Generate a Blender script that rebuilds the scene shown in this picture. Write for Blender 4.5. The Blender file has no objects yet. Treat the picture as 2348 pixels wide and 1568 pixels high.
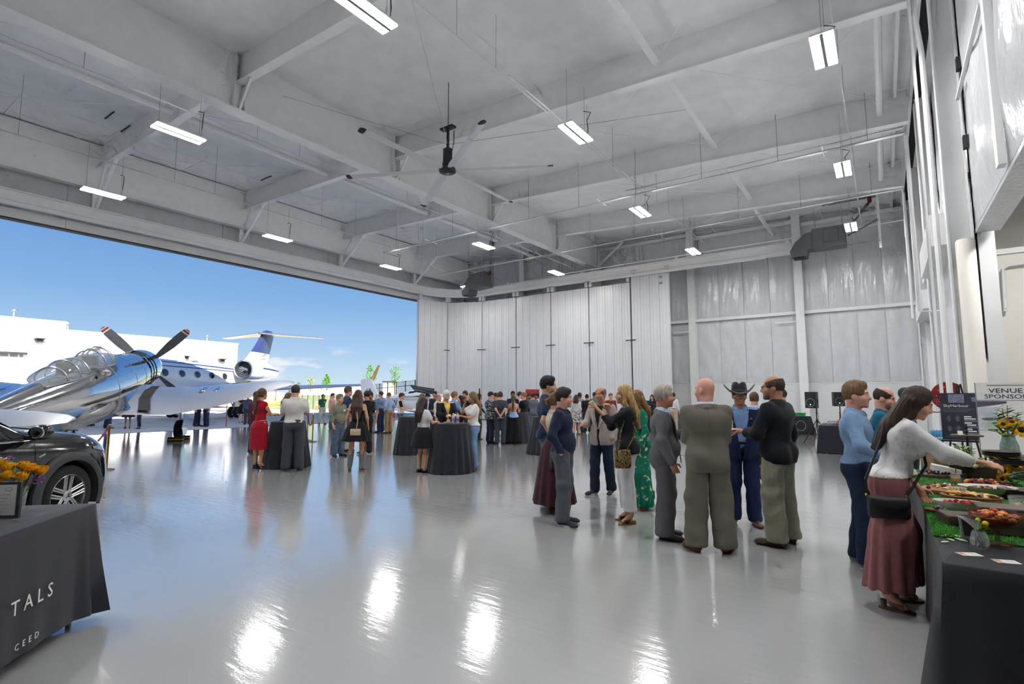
import bpy, math, random
import numpy as np
from mathutils import Vector, Matrix
# ------------------------------------------------------------------ camera, sky, sun, exposure
SC = bpy.context.scene
COL = SC.collection
R_ = math.radians
IMG_F, IMG_CX, IMG_CY = 1209.0, 1174.0, 784.0
PITCH, YAW, CAM_H = math.atan(123 / 1209.0), R_(35.2), 1.67
cam_d = bpy.data.cameras.new('camera')
cam_d.sensor_fit = 'HORIZONTAL'; cam_d.sensor_width = 36.0
cam_d.lens = IMG_F / 2348.0 * 36.0
cam_d.clip_start = 0.05; cam_d.clip_end = 2000
cam = bpy.data.objects.new('camera', cam_d); COL.objects.link(cam)
cam.location = (0, 0, CAM_H); cam.rotation_euler = (R_(90) + PITCH, 0, YAW)
SC.camera = cam
SC.view_settings.view_transform = 'Standard'
SC.view_settings.look = 'None'
SC.view_settings.gamma = 1.0
SC.view_settings.use_curve_mapping = False
SC.view_settings.exposure = 0.26
try:
 SC.cycles.use_denoising = True
 SC.cycles.max_bounces = 5; SC.cycles.diffuse_bounces = 3; SC.cycles.glossy_bounces = 2; SC.cycles.use_adaptive_sampling = True; SC.cycles.adaptive_threshold = 0.12; SC.cycles.adaptive_min_samples = 8
 SC.cycles.transmission_bounces = 6; SC.cycles.transparent_max_bounces = 8
 SC.cycles.caustics_reflective = False; SC.cycles.caustics_refractive = False
 SC.cycles.sample_clamp_indirect = 6.0
except Exception:
 pass
def make_world():
 w = bpy.data.worlds.new('sky'); SC.world = w; w.use_nodes = True
 nt = w.node_tree; nt.nodes.clear(); N = nt.nodes.new; L = nt.links.new
 out = N('ShaderNodeOutputWorld'); bg = N('ShaderNodeBackground'); L(bg.outputs[0], out.inputs[0])
 tc = N('ShaderNodeTexCoord'); sep = N('ShaderNodeSeparateXYZ'); L(tc.outputs['Generated'], sep.inputs[0])
 ramp = N('ShaderNodeValToRGB'); L(sep.outputs['Z'], ramp.inputs[0])
 el = ramp.color_ramp.elements
 el[0].position = 0.0; el[0].color = (0.62, 0.76, 0.88, 1)
 el[1].position = 1.0; el[1].color = (0.03, 0.11, 0.40, 1)
 for pos, c in ((0.03, (0.56, 0.72, 0.87)), (0.08, (0.40, 0.60, 0.84)), (0.16, (0.235, 0.44, 0.76)), (0.30, (0.125, 0.30, 0.66)), (0.6, (0.07, 0.20, 0.52))):
  e = el.new(pos); e.color = (*c, 1)
 # low fair-weather clouds near the horizon
 mp = N('ShaderNodeMapping'); mp.inputs['Scale'].default_value = (9, 9, 34); L(tc.outputs['Generated'], mp.inputs[0])
 nz = N('ShaderNodeTexNoise'); nz.inputs['Scale'].default_value = 1.0; nz.inputs['Detail'].default_value = 7; nz.inputs['Roughness'].default_value = 0.5
 L(mp.outputs[0], nz.inputs['Vector'])
 band = N('ShaderNodeValToRGB'); L(sep.outputs['Z'], band.inputs[0])
 b = band.color_ramp.elements
 b[0].position = 0.012; b[0].color = (0, 0, 0, 1); b[1].position = 0.045; b[1].color = (1, 1, 1, 1)
 e = b.new(0.07); e.color = (0.7, 0.7, 0.7, 1); e = b.new(0.09); e.color = (0, 0, 0, 1)
 thr = N('ShaderNodeMapRange'); thr.inputs[1].default_value = 0.56; thr.inputs[2].default_value = 0.66
 L(nz.outputs[0], thr.inputs[0])
 mul = N('ShaderNodeMath'); mul.operation = 'MULTIPLY'; L(thr.outputs[0], mul.inputs[0]); L(band.outputs[0], mul.inputs[1])
 mix = N('ShaderNodeMix'); mix.data_type = 'RGBA'; mix.inputs[7].default_value = (0.86, 0.88, 0.91, 1)
 L(mul.outputs[0], mix.inputs[0]); L(ramp.outputs[0], mix.inputs[6]); L(mix.outputs[2], bg.inputs[0])
 bg.inputs[1].default_value = 0.87
make_world()
sun_d = bpy.data.lights.new('sun', 'SUN'); sun_d.energy = 15.0; sun_d.angle = R_(0.6); sun_d.color = (1.0, 0.97, 0.92)
sun = bpy.data.objects.new('sun', sun_d); COL.objects.link(sun)
SUN_DIR = Vector((0.80, -0.22, 0.50)).normalized()
sun.rotation_euler = SUN_DIR.to_track_quat('Z', 'Y').to_euler()
LAMP_L = 120.0          # radiance of the LED strips
# ------------------------------------------------------------------ photograph pixel -> place on the ground
_cp, _sp, _cy, _sy = math.cos(PITCH), math.sin(PITCH), math.cos(YAW), math.sin(YAW)
def ray(x, y):
 u = (x - IMG_CX) / IMG_F; v = (IMG_CY - y) / IMG_F
 f = _cp - v * _sp
 return (u * _cy - f * _sy, u * _sy + f * _cy, _sp + v * _cp)
def gnd(x, y, z=0.0):
 d = ray(x, y); t = (z - CAM_H) / d[2]
 return Vector((d[0] * t, d[1] * t, z))
def adep(x, y, D):
 d = ray(x, y); t = D / (-d[0] * _sy + d[1] * _cy)
 return Vector((d[0] * t, d[1] * t, CAM_H + d[2] * t))
def dep(p): return -p[0] * _sy + p[1] * _cy
FWD = Vector((-_sy, _cy, 0)); RGT = Vector((_cy, _sy, 0))
# ------------------------------------------------------------------ materials
MATS = {}
def mat(name, col=(0.8, 0.8, 0.8), rough=0.5, metal=0.0, spec=0.5, emis=None, est=1.0, noise=0.0, nscale=8.0, bump=0.0, bscale=40.0,
  coat=0.0, trans=0.0, ior=1.45, alpha=1.0, stretch=(1, 1, 1), col2=None, sheen=0.0, detail=4.0, coatr=0.05, bdist=0.01):
 if name in MATS: return MATS[name]
 m = bpy.data.materials.new(name); m.use_nodes = True
 nt = m.node_tree; b = nt.nodes['Principled BSDF']; N = nt.nodes.new; L = nt.links.new
 b.inputs['Base Color'].default_value = (*col, 1); b.inputs['Roughness'].default_value = rough
 b.inputs['Metallic'].default_value = metal; b.inputs['Specular IOR Level'].default_value = spec
 b.inputs['IOR'].default_value = ior
 if coat: b.inputs['Coat Weight'].default_value = coat; b.inputs['Coat Roughness'].default_value = coatr
 if trans: b.inputs['Transmission Weight'].default_value = trans
 if alpha < 1: b.inputs['Alpha'].default_value = alpha
 if sheen: b.inputs['Sheen Weight'].default_value = sheen
 if emis: b.inputs['Emission Color'].default_value = (*emis, 1); b.inputs['Emission Strength'].default_value = est
 if noise or bump:
  tc = N('ShaderNodeTexCoord'); mp = N('ShaderNodeMapping'); mp.inputs['Scale'].default_value = stretch
  L(tc.outputs['Object'], mp.inputs[0])
 if noise:
  nz = N('ShaderNodeTexNoise'); nz.inputs['Scale'].default_value = nscale; nz.inputs['Detail'].default_value = detail
  L(mp.outputs[0], nz.inputs['Vector'])
  rp = N('ShaderNodeValToRGB'); L(nz.outputs[0], rp.inputs[0])
  c2 = col2 if col2 else tuple(max(0, c * (1 - noise)) for c in col)
  c1 = col if col2 else tuple(min(1, c * (1 + noise * 0.6)) for c in col)
  rp.color_ramp.elements[0].position = 0.35; rp.color_ramp.elements[0].color = (*c2, 1)
  rp.color_ramp.elements[1].position = 0.65; rp.color_ramp.elements[1].color = (*c1, 1)
  L(rp.outputs[0], b.inputs['Base Color'])
 if bump:
  n2 = N('ShaderNodeTexNoise'); n2.inputs['Scale'].default_value = bscale; n2.inputs['Detail'].default_value = 3
  L(mp.outputs[0], n2.inputs['Vector'])
  bp = N('ShaderNodeBump'); bp.inputs['Strength'].default_value = bump; bp.inputs['Distance'].default_value = bdist
  L(n2.outputs[0], bp.inputs['Height']); L(bp.outputs[0], b.inputs['Normal'])
 MATS[name] = m
 return m
def srgb(r, g, b):
 f = lambda c: (c / 255 / 12.92) if c / 255 <= 0.04045 else ((c / 255 + 0.055) / 1.055) ** 2.4
 return (f(r), f(g), f(b))
def cloth(r, g, b, kind='plain'):
 c = srgb(r, g, b); n = 'cloth_%s_%d_%d_%d' % (kind, r, g, b)
 return mat(n, c, 0.85, spec=0.25, noise=0.06, nscale=30, bump=0.15, bscale=90, sheen=0.08)
# ------------------------------------------------------------------ mesh helpers
def finish(o, parent=None, label=None, cat=None, group=None, kind=None):
 if parent is not None: o.parent = parent
 if label: o['label'] = label
 if cat: o['category'] = cat
 if group: o['group'] = group
 if kind: o['kind'] = kind
 return o
def empty(name, loc=(0, 0, 0), rz=0.0, label=None, cat=None, group=None, kind=None):
 o = bpy.data.objects.new(name, None); COL.objects.link(o)
 o.location = loc; o.rotation_euler = (0, 0, rz); o.empty_display_size = 0.2
 return finish(o, None, label, cat, group, kind)
def link(name, me, parent=None, loc=None, rot=None, **kw):
 o = bpy.data.objects.new(name, me); COL.objects.link(o)
 if loc is not None: o.location = loc
 if rot is not None: o.rotation_euler = rot
 return finish(o, parent, **kw)
def copy_tree(o, parent=None):
 c = o.copy(); COL.objects.link(c); c.parent = parent
 for ch in o.children: copy_tree(ch, c)
 return c
def frame(d, up=Vector((0, 0, 1))):
 d = Vector(d).normalized()
 if abs(d.dot(up)) > 0.98: up = Vector((0, 1, 0))
 s = d.cross(up).normalized(); u = s.cross(d).normalized()
 return s, u
class MB:
 def __init__(s): s.v = []; s.f = []; s.m = []; s.cur = 0
 def add(s, vs, fs, mi=None):
  o = len(s.v); s.v.extend([tuple(v) for v in vs]); mi = s.cur if mi is None else mi
  for f in fs: s.f.append(tuple(i + o for i in f)); s.m.append(mi)
  return s
 def box(s, c, d, mi=None, rz=0.0, M=None):
  x, y, z = d[0] / 2, d[1] / 2, d[2] / 2
  vs = [Vector((sx * x, sy * y, sz * z)) for sz in (-1, 1) for sy in (-1, 1) for sx in (-1, 1)]
  if M is not None: vs = [M @ v for v in vs]
  if rz: r = Matrix.Rotation(rz, 3, 'Z'); vs = [r @ v for v in vs]
  vs = [v + Vector(c) for v in vs]
  return s.add(vs, [(0, 2, 3, 1), (4, 5, 7, 6), (0, 1, 5, 4), (2, 6, 7, 3), (0, 4, 6, 2), (1, 3, 7, 5)], mi)
 def bx(s, a, b, mi=None):
  return s.box([(a[i] + b[i]) / 2 for i in range(3)], [abs(b[i] - a[i]) for i in range(3)], mi)
 def cbox(s, c, d, ch=0.01, mi=None, rz=0.0):
  # box with chamfered vertical and top edges
  x, y, z = d[0] / 2, d[1] / 2, d[2] / 2
  def ring(k, zz): 
   a, b = x - k, y - k
   return [(-a, -b + ch, zz), (-a + ch, -b, zz), (a - ch, -b, zz), (a, -b + ch, zz), (a, b - ch, zz), (a - ch, b, zz), (-a + ch, b, zz), (-a, b - ch, zz)]
  rings = [ring(ch, -z), ring(0, -z + ch), ring(0, z - ch), ring(ch, z)]
  r = Matrix.Rotation(rz, 3, 'Z'); vs = [r @ Vector(p) + Vector(c) for q in rings for p in q]
  fs = [tuple(range(7, -1, -1)), tuple(range(24, 32))]
  for k in range(3):
   for i in range(8): j = (i + 1) % 8; fs.append((k * 8 + i, k * 8 + j, k * 8 + 8 + j, k * 8 + 8 + i))
  return s.add(vs, fs, mi)
 def cyl(s, p0, p1, r0, r1=None, n=10, mi=None, cap=True, ph=0.0):
  r1 = r0 if r1 is None else r1; p0, p1 = Vector(p0), Vector(p1); a, b = frame(p1 - p0)
  vs = []
  for p, r in ((p0, r0), (p1, r1)):
   for i in range(n):
    t = 2 * math.pi * i / n + ph; vs.append(p + a * (r * math.cos(t)) + b * (r * math.sin(t)))
  fs = [(i, i + n, (i + 1) % n + n, (i + 1) % n) for i in range(n)]
  if cap: fs += [tuple(range(n)), tuple(range(2 * n - 1, n - 1, -1))]
  return s.add(vs, fs, mi)
 def tube(s, pts, r, n=6, mi=None, cap=True):
  pts = [Vector(p) for p in pts]; k = len(pts); rs = r if isinstance(r, (list, tuple)) else [r] * k
  vs = []; pa = None
  for i, p in enumerate(pts):
   d = (pts[min(i + 1, k - 1)] - pts[max(i - 1, 0)])
   if d.length < 1e-9: d = Vector((0, 0, 1))
   d.normalize()
   if pa is None: a, b = frame(d)
   else:
    a = (pa - d * pa.dot(d)); a = a.normalized() if a.length > 1e-6 else frame(d)[0]
    b = d.cross(a)
   pa = a
   for j in range(n):
    t = 2 * math.pi * j / n; vs.append(p + a * (rs[i] * math.cos(t)) + b * (rs[i] * math.sin(t)))
  fs = [(i * n + j, i * n + (j + 1) % n, (i + 1) * n + (j + 1) % n, (i + 1) * n + j) for i in range(k - 1) for j in range(n)]
  if cap: fs += [tuple(range(n - 1, -1, -1)), tuple(range((k - 1) * n, k * n))]
  return s.add(vs, fs, mi)
 def lathe(s, prof, c=(0, 0, 0), n=24, mi=None, M=None, sx=1.0, sy=1.0):
  vs = []; k = len(prof)
  for r, z in prof:
   for j in range(n):
    t = 2 * math.pi * j / n; v = Vector((r * math.cos(t) * sx, r * math.sin(t) * sy, z))
    vs.append((M @ v if M is not None else v) + Vector(c))
  fs = [(i * n + j, i * n + (j + 1) % n, (i + 1) * n + (j + 1) % n, (i + 1) * n + j) for i in range(k - 1) for j in range(n)]
  return s.add(vs, fs, mi)
 def loft(s, rings, mi=None, cap=True, closed=True):
  k = len(rings); n = len(rings[0]); vs = [p for r in rings for p in r]
  m = n if closed else n - 1
  fs = [(i * n + j, i * n + (j + 1) % n, (i + 1) * n + (j + 1) % n, (i + 1) * n + j) for i in range(k - 1) for j in range(m)]
  if cap and closed: fs += [tuple(range(n - 1, -1, -1)), tuple(range((k - 1) * n, k * n))]
  return s.add(vs, fs, mi)
 def ell(s, c, r, n=10, k=6, mi=None, M=None):
  vs = []; c = Vector(c)
  for i in range(k + 1):
   t = math.pi * i / k - math.pi / 2
   for j in range(n):
    a = 2 * math.pi * j / n
    v = Vector((r[0] * math.cos(t) * math.cos(a), r[1] * math.cos(t) * math.sin(a), r[2] * math.sin(t)))
    vs.append((M @ v if M is not None else v) + c)
  fs = [(i * n + j, i * n + (j + 1) % n, (i + 1) * n + (j + 1) % n, (i + 1) * n + j) for i in range(k) for j in range(n)]
  return s.add(vs, fs, mi)
 def prism(s, poly, axis_o, u, w, d, mi=None):
  # polygon (2d, in u/w) extruded by vector d from origin axis_o
  o, u, w, d = Vector(axis_o), Vector(u), Vector(w), Vector(d); n = len(poly)
  vs = [o + u * a + w * b for a, b in poly] + [o + u * a + w * b + d for a, b in poly]
  fs = [tuple(range(n - 1, -1, -1)), tuple(range(n, 2 * n))] + [(i, (i + 1) % n, (i + 1) % n + n, i + n) for i in range(n)]
  return s.add(vs, fs, mi)
 def ibeam(s, p0, p1, d0, d1=None, w=0.25, tf=0.025, tw=0.012, mi=None):
  # p0,p1: bottom-centre points; d0,d1 depth upward
  d1 = d0 if d1 is None else d1; p0, p1 = Vector(p0), Vector(p1); dr = (p1 - p0); dr.z = 0; dr.normalize()
  sd = Vector((-dr.y, dr.x, 0)); up = Vector((0, 0, 1))
  def hexa(lo0, hi0, lo1, hi1, hw):
   vs = [p0 + sd * -hw + up * lo0, p0 + sd * hw + up * lo0, p0 + sd * hw + up * hi0, p0 - sd * hw + up * hi0,
     p1 + sd * -hw + up * lo1, p1 + sd * hw + up * lo1, p1 + sd * hw + up * hi1, p1 - sd * hw + up * hi1]
   s.add(vs, [(0, 1, 2, 3), (7, 6, 5, 4), (0, 4, 5, 1), (1, 5, 6, 2), (2, 6, 7, 3), (3, 7, 4, 0)], mi)
  hexa(0, tf, 0, tf, w / 2); hexa(d0 - tf, d0, d1 - tf, d1, w / 2); hexa(tf, d0 - tf, tf, d1 - tf, tw / 2)
  return s
 def mesh(s, name, mats, smooth=False, angle=None):
  me = bpy.data.meshes.new(name); me.from_pydata(s.v, [], s.f)
  for m in (mats if isinstance(mats, (list, tuple)) else [mats]): me.materials.append(m)
  if any(s.m): me.polygons.foreach_set('material_index', s.m)
  import_fix(me)
  if smooth:
   me.polygons.foreach_set('use_smooth', [True] * len(me.polygons))
   if angle: 
    try: me.set_sharp_from_angle(angle=R_(angle))
    except Exception: pass
  return me
 def build(s, name, mats, parent=None, smooth=False, angle=40, loc=None, rot=None, **kw):
  return link(name, s.mesh(name, mats, smooth, angle), parent, loc, rot, **kw)
def import_fix(me):
 me.validate(); me.update()
def fixn(o):
 import bmesh
 bm = bmesh.new(); bm.from_mesh(o.data); bmesh.ops.recalc_face_normals(bm, faces=bm.faces); bm.to_mesh(o.data); bm.free()
 return o
def bevel(o, w, seg=2):
 m = o.modifiers.new('bevel', 'BEVEL'); m.width = w; m.segments = seg; m.limit_method = 'ANGLE'; return o
def text_mesh(body, size, extrude=0.001, align='CENTER', sp=1.0):
 cu = bpy.data.curves.new('text', 'FONT'); cu.body = body; cu.size = size; cu.extrude = extrude; cu.align_x = align
 cu.resolution_u = 2; cu.space_character = sp
 o = bpy.data.objects.new('text_tmp', cu); COL.objects.link(o)
 dg = bpy.context.evaluated_depsgraph_get(); me = bpy.data.meshes.new_from_object(o.evaluated_get(dg))
 bpy.data.objects.remove(o); return me
def text(name, body, size, mt, parent, loc, rot, align='CENTER', sx=1.0, sp=1.0, **kw):
 me = text_mesh(body, size, 0.0008, align, sp); me.materials.clear(); me.materials.append(mt)
 o = link(name, me, parent, loc, rot, **kw); o.scale = (sx, 1, 1); return o
# ------------------------------------------------------------------ the hangar
XG, XD, XR, YB, XSLAB = -15.0, -26.0, 1.6, 31.2, -27.8
FRAMES = [-10.85, -4.8, 1.25, 7.3, 13.35, 19.4, 25.45]
def roof_z(x): return 11.75 - (0.045 if x > XG else 0.02) * (x - XG)
M_STEEL = mat('painted_white_steel', srgb(237, 238, 239), 0.42, noise=0.03, nscale=3)
M_LINER = mat('white_liner_panel', srgb(224, 225, 226), 0.45, noise=0.03, nscale=2)
M_CREAM = mat('cream_wall_paint', srgb(232, 228, 220), 0.55, noise=0.02, nscale=2)
M_FOIL = mat('white_vinyl_insulation', srgb(212, 215, 219), 0.2, spec=0.7, noise=0.05, nscale=3, bump=0.5, bscale=9, bdist=0.03, stretch=(1, 1, 0.6))
M_CEIL = mat('white_roof_insulation', srgb(240, 241, 243), 0.5, noise=0.05, nscale=1.5, bump=0.25, bscale=3, bdist=0.03)
M_DOOR = mat('white_door_sheet', srgb(214, 216, 219), 0.3, noise=0.02, nscale=2)
M_DARKGAP = mat('dark_rubber_seal', srgb(38, 40, 44), 0.7, noise=0.1, nscale=9)
M_BLACKM = mat('black_metal', srgb(30, 31, 33), 0.45, noise=0.1, nscale=20)
M_GREYM = mat('galvanised_metal', srgb(150, 155, 158), 0.35, metal=0.7, noise=0.12, nscale=12)
def floor_mat():
 m = mat('grey_epoxy_floor', srgb(205, 204, 200), 0.13, spec=0.4, coat=1.0, coatr=0.07)
 nt = m.node_tree; b = nt.nodes['Principled BSDF']; N = nt.nodes.new; L = nt.links.new
 tc = N('ShaderNodeTexCoord')
 n1 = N('ShaderNodeTexNoise'); n1.inputs['Scale'].default_value = 0.35; n1.inputs['Detail'].default_value = 5; L(tc.outputs['Object'], n1.inputs['Vector'])
 r1 = N('ShaderNodeValToRGB'); L(n1.outputs[0], r1.inputs[0])
 r1.color_ramp.elements[0].position = 0.3; r1.color_ramp.elements[0].color = (*srgb(166, 167, 168), 1)
 r1.color_ramp.elements[1].position = 0.7; r1.color_ramp.elements[1].color = (*srgb(180, 181, 182), 1)
 L(r1.outputs[0], b.inputs['Base Color'])
 mp = N('ShaderNodeMapping'); mp.inputs['Scale'].default_value = (2.0, 14.0, 1.0); mp.inputs['Rotation'].default_value = (0, 0, R_(25)); L(tc.outputs['Object'], mp.inputs[0])
 n2 = N('ShaderNodeTexNoise'); n2.inputs['Scale'].default_value = 1.0; n2.inputs['Detail'].default_value = 4; L(mp.outputs[0], n2.inputs['Vector'])
 n3 = N('ShaderNodeTexNoise'); n3.inputs['Scale'].default_value = 70; n3.inputs['Detail'].default_value = 2; L(tc.outputs['Object'], n3.inputs['Vector'])
 ad = N('ShaderNodeMath'); ad.operation = 'MULTIPLY_ADD'; ad.inputs[1].default_value = 0.16; L(n3.outputs[0], ad.inputs[0]); L(n2.outputs[0], ad.inputs[2])
 bp = N('ShaderNodeBump'); bp.inputs['Strength'].default_value = 0.16; bp.inputs['Distance'].default_value = 0.012
 L(ad.outputs[0], bp.inputs['Height']); L(bp.outputs[0], b.inputs['Normal']); L(bp.outputs[0], b.inputs['Coat Normal']); b.inputs['Coat IOR'].default_value = 1.5
 rr = N('ShaderNodeMapRange'); rr.inputs[3].default_value = 0.12; rr.inputs[4].default_value = 0.2; L(n1.outputs[0], rr.inputs[0]); L(rr.outputs[0], b.inputs['Roughness'])
 return m
MB().bx((XSLAB, -13, -0.3), (13, YB + 0.3, 0)).build('floor', floor_mat(), kind='structure', label='glossy pale grey epoxy hangar floor')
# --- ceiling: liner panels, girder, rafters, struts are its parts
ceiling = empty('ceiling', (0, 0, 0), kind='structure', label='white insulated hangar roof with painted steel frame')
def slab_between(xa, xb, ya, yb, th=0.06, dz=0.0):
 vs = []
 for t in (0, th):
  for x, y in ((xa, ya), (xb, ya), (xb, yb), (xa, yb)): vs.append((x, y, roof_z(x) + dz + t))
 return MB().add(vs, [(3, 2, 1, 0), (4, 5, 6, 7), (0, 1, 5, 4), (1, 2, 6, 5), (2, 3, 7, 6), (3, 0, 4, 7)])
slab_between(XD - 1.0, 13.2, -13, YB + 0.4, 0.2, 0.06).build('roof_deck', M_CEIL, ceiling)
xs = [XD - 0.9 + i * 1.512 for i in range(8)] + [XG + 0.1 + i * 1.51 for i in range(12)]
ys = [-4.8, 1.25, 7.3, 13.35, 19.4, 25.45, 31.2]
rng = random.Random(3)
for j in range(len(ys) - 1):
 for x in xs:
  for h in (0, 1):
   ya = ys[j] + h * 3.02
   yb = ya + (3.02 if h == 0 else ys[j + 1] - ys[j] - 3.02)
   o = slab_between(x + 0.012, min(x + 1.5, XR + 0.6), ya + 0.012, yb - 0.012, 0.05, -0.004 - 0.012 * rng.random()).build('liner_panel', M_CEIL, ceiling)
def steel(fn, name, parent=ceiling, m=M_STEEL, **kw):
 b = MB(); fn(b); return b.build(name, m, parent, **kw)
# main girder along the hall
steel(lambda b: b.ibeam((XG, -13, 9.87), (XG, YB - 0.25, 9.87), 1.85, w=0.45, tf=0.04, tw=0.02), 'main_girder')
# header girder over the door opening
steel(lambda b: b.ibeam((XD, -13, 10.05), (XD, YB - 0.25, 10.05), 1.85, w=0.35, tf=0.03, tw=0.02), 'header_girder')
for fy in FRAMES:
 # right hand rafter (roof slopes down to the right wall) and left hand rafter
 steel(lambda b: b.ibeam((XG + 0.02, fy, 10.72), (XR - 0.55, fy, 9.92), roof_z(XG) - 10.72, roof_z(XR) - 9.92, w=0.26), 'rafter')
 steel(lambda b: b.ibeam((XG - 0.02, fy, 10.72), (XD, fy, 10.98), roof_z(XG) - 10.72, roof_z(XD) - 10.98, w=0.26), 'rafter')
 # stiffener plates and bolts on the girder at each frame
 for sx in (-1, 1):
  steel(lambda b: b.bx((XG, fy - 0.16, 9.92), (XG + sx * 0.2, fy - 0.14, 11.65)), 'stiffener_plate')
  steel(lambda b: b.bx((XG, fy + 0.14, 9.92), (XG + sx * 0.2, fy + 0.16, 11.65)), 'stiffener_plate')
 steel(lambda b: b.bx((XG + 0.012, fy - 0.13, 10.72), (XG + 0.035, fy + 0.13, 11.66)), 'end_plate')
 bb = MB()
 for k in range(6):
  for sy in (-1, 1):
   bb.cyl((XG + 0.03, fy + sy * 0.09, 10.85 + k * 0.14), (XG + 0.06, fy + sy * 0.09, 10.85 + k * 0.14), 0.022, n=6)
 bb.build('bolt_row', M_GREYM, ceiling, kind='stuff')
 # knee strut from girder flange to the rafter
 steel(lambda b: b.cyl((XG + 0.2, fy, 9.93), (XG + 0.75, fy, 10.68), 0.045, n=4, ph=0.785), 'flange_brace')
 # braces at the door girder: rafter to track beam
 steel(lambda b: b.cyl((XD + 1.9, fy, 11.0), (XD - 0.25, fy + 0.05, 9.35), 0.075, n=8), 'track_brace', smooth=True)
 steel(lambda b: b.bx((XD - 0.35, fy - 0.1, 9.25), (XD - 0.18, fy + 0.1, 10.1)), 'track_hanger_post')
 steel(lambda b: b.cyl((XD + 0.15, fy, 10.1), (XD + 0.75, fy, 10.98), 0.05, n=4, ph=0.785), 'flange_brace')
# compression struts (round/box purlins) between frames, braces, rods
def strut(x, z, fi, r=0.085, n=8, dx=0.0):
 ya, yb = FRAMES[fi] + 0.14, FRAMES[fi + 1] - 0.14
 steel(lambda b: b.cyl((x, ya, z), (x + dx, yb, z), r, n=n), 'strut_tube', smooth=True)
for fi in range(2, 6):
 strut(-4.55, 10.62, fi, 0.1, 4)
 strut(-19.0, 11.12, fi, 0.11, 10)
 strut(0.35, 10.35, fi, 0.085)
strut(-4.55, 10.62, 1, 0.1, 4); 
for x, z in ((-4.55, 10.5), (-19.0, 11.1)):
 steel(lambda b: b.cyl((x, FRAMES[6] + 0.1, z), (x, YB - 0.2, z - 0.1), 0.1, n=8), 'strut_tube', smooth=True)
def rod(p0, p1, r=0.012, name='brace_rod', m=M_STEEL):
 steel(lambda b: b.cyl(p0, p1, r, n=5), name, m=m)
for fi in range(2, 7):
 y0 = FRAMES[fi]; y1 = FRAMES[fi + 1] if fi < 6 else YB - 0.2
 for xa, xb in ((XD + 0.3, -19.0), (-4.55, XR - 0.6), (-19.0, XG - 0.3), (-10.5, -4.55)):
  if xa == -10.5 and fi < 4: continue
  za, zb = roof_z(xa) - 0.55, roof_z(xb) - 0.55
  rod((xa, y0 + 0.1, za), (xb, y1 - 0.1, zb)); rod((xb, y0 + 0.1, zb), (xa, y1 - 0.1, za))
# roof-edge channel with a dark gap beside the right wall and the corrugated run beside the girder
for i in range(5):
 steel(lambda b: b.bx((0.72, FRAMES[i + 2] + 0.2, roof_z(0.9) - 0.32), (0.80, FRAMES[i + 2] + 5.85, roof_z(0.9) - 0.02)), 'eave_strut')
steel(lambda b: b.bx((1.12, -12, roof_z(1.3) - 0.25), (1.2, YB - 0.3, roof_z(1.3) - 0.02)), 'eave_channel')
steel(lambda b: b.bx((1.2, -12, roof_z(1.3) - 0.04), (1.45, YB - 0.3, roof_z(1.3) - 0.015)), 'eave_gap', m=M_DARKGAP)
# inspection slots cut in the liner (short dark slots with hangers)
for p in ((1305, 135, 10.9, 0.0, 1.5), (250, 280, 11.6, 0.0, 0.9), (287, 305, 11.7, 0.0, 0.9), (610, 417, 11.7, 0.0, 0.9), (1350, 252, 11.1, 0, 0.4), (1425, 328, 11.1, 0, 0.4)):
 q = gnd(p[0], p[1], p[2]); z = roof_z(q.x) - 0.03
 steel(lambda b: b.bx((q.x - p[4] / 2, q.y - 0.02, z - 0.015), (q.x + p[4] / 2, q.y + 0.02, z + 0.01)), 'liner_slot', m=M_DARKGAP)
# sprinkler / gas pipes and light conduits
pipes = ceiling
def pipe(pts, r, name='pipe', n=8, m=M_STEEL):
 b = MB(); b.tube([Vector(p) for p in pts], r, n); return b.build(name, m, pipes, smooth=True)
pipe([(-22.0, 19.0, 9.45), (XR - 0.7, 19.0, 9.45)], 0.05)
pipe([(XR - 0.7, 19.16, 9.7), (-8.0, 19.16, 9.75)], 0.045)
pipe([(-22.0, 19.0, 9.45), (-22.0, 24.5, 9.45)], 0.03)
pipe([(-23.5, 25.0, 9.55), (XR - 0.9, 25.0, 9.7), (XR - 0.62, 25.0, 9.7), (XR - 0.58, 25.0, 9.5), (XR - 0.58, 25.0, 4.6)], 0.05)
pipe([(-22.0, 28.5, 9.1), (-16, 28.5, 9.3), (-3.3, 28.5, 9.35), (XR - 0.5, 28.5, 9.4), (XR - 0.5, 28.5, 8.6)], 0.028)
pipe([(XR - 0.66, 13.1, 10.4), (XR - 0.66, 13.1, 9.5), (XR - 0.6, 13.05, 8.6), (XR - 0.6, 13.05, 0.1)], 0.05)
pipe([(XR - 0.74, 13.05, 10.4), (XR - 0.72, 13.05, 0.1)], 0.03)
pipe([(XR - 0.66, 19.1, 9.4), (XR - 0.64, 19.1, 4.1), (XR - 0.2, 19.1, 4.05)], 0.055)
for x, y0 in ((-7.55, -2), (-0.48, -2), (-21.9, -2), (-16.0, -2)):
 pipe([(x, y0, 9.85), (x, 29.5, 9.85)], 0.022, 'conduit', 6)
pipe([(-7.3, 10.2, 9.7), (-7.3, 19.0, 9.7)], 0.022, 'conduit', 6)
b = MB()
for x in (-21, -19, -17, -12.5, -10, -7.5, -5, -2.5, 0):
 for y, z in ((19.0, 9.45), (25.0, 9.6)): b.cyl((x, y, z), (x, y, roof_z(x)), 0.008, n=4)
for x in (-7.55, -0.48, -21.9, -16.0):
 for y in (4, 8.5, 10, 15, 17, 21.5, 23, 27): b.cyl((x, y, 9.85), (x, y, roof_z(x)), 0.006, n=4)
b.build('hanger_wires', M_GREYM, pipes, kind='stuff')
b = MB()
for x in (-21, -18.5, -13.3, -9.0, -4.2, -1.2):
 b.cyl((x, 18.6, 9.5), (x, 19.5, 9.48), 0.03, n=6)
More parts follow.
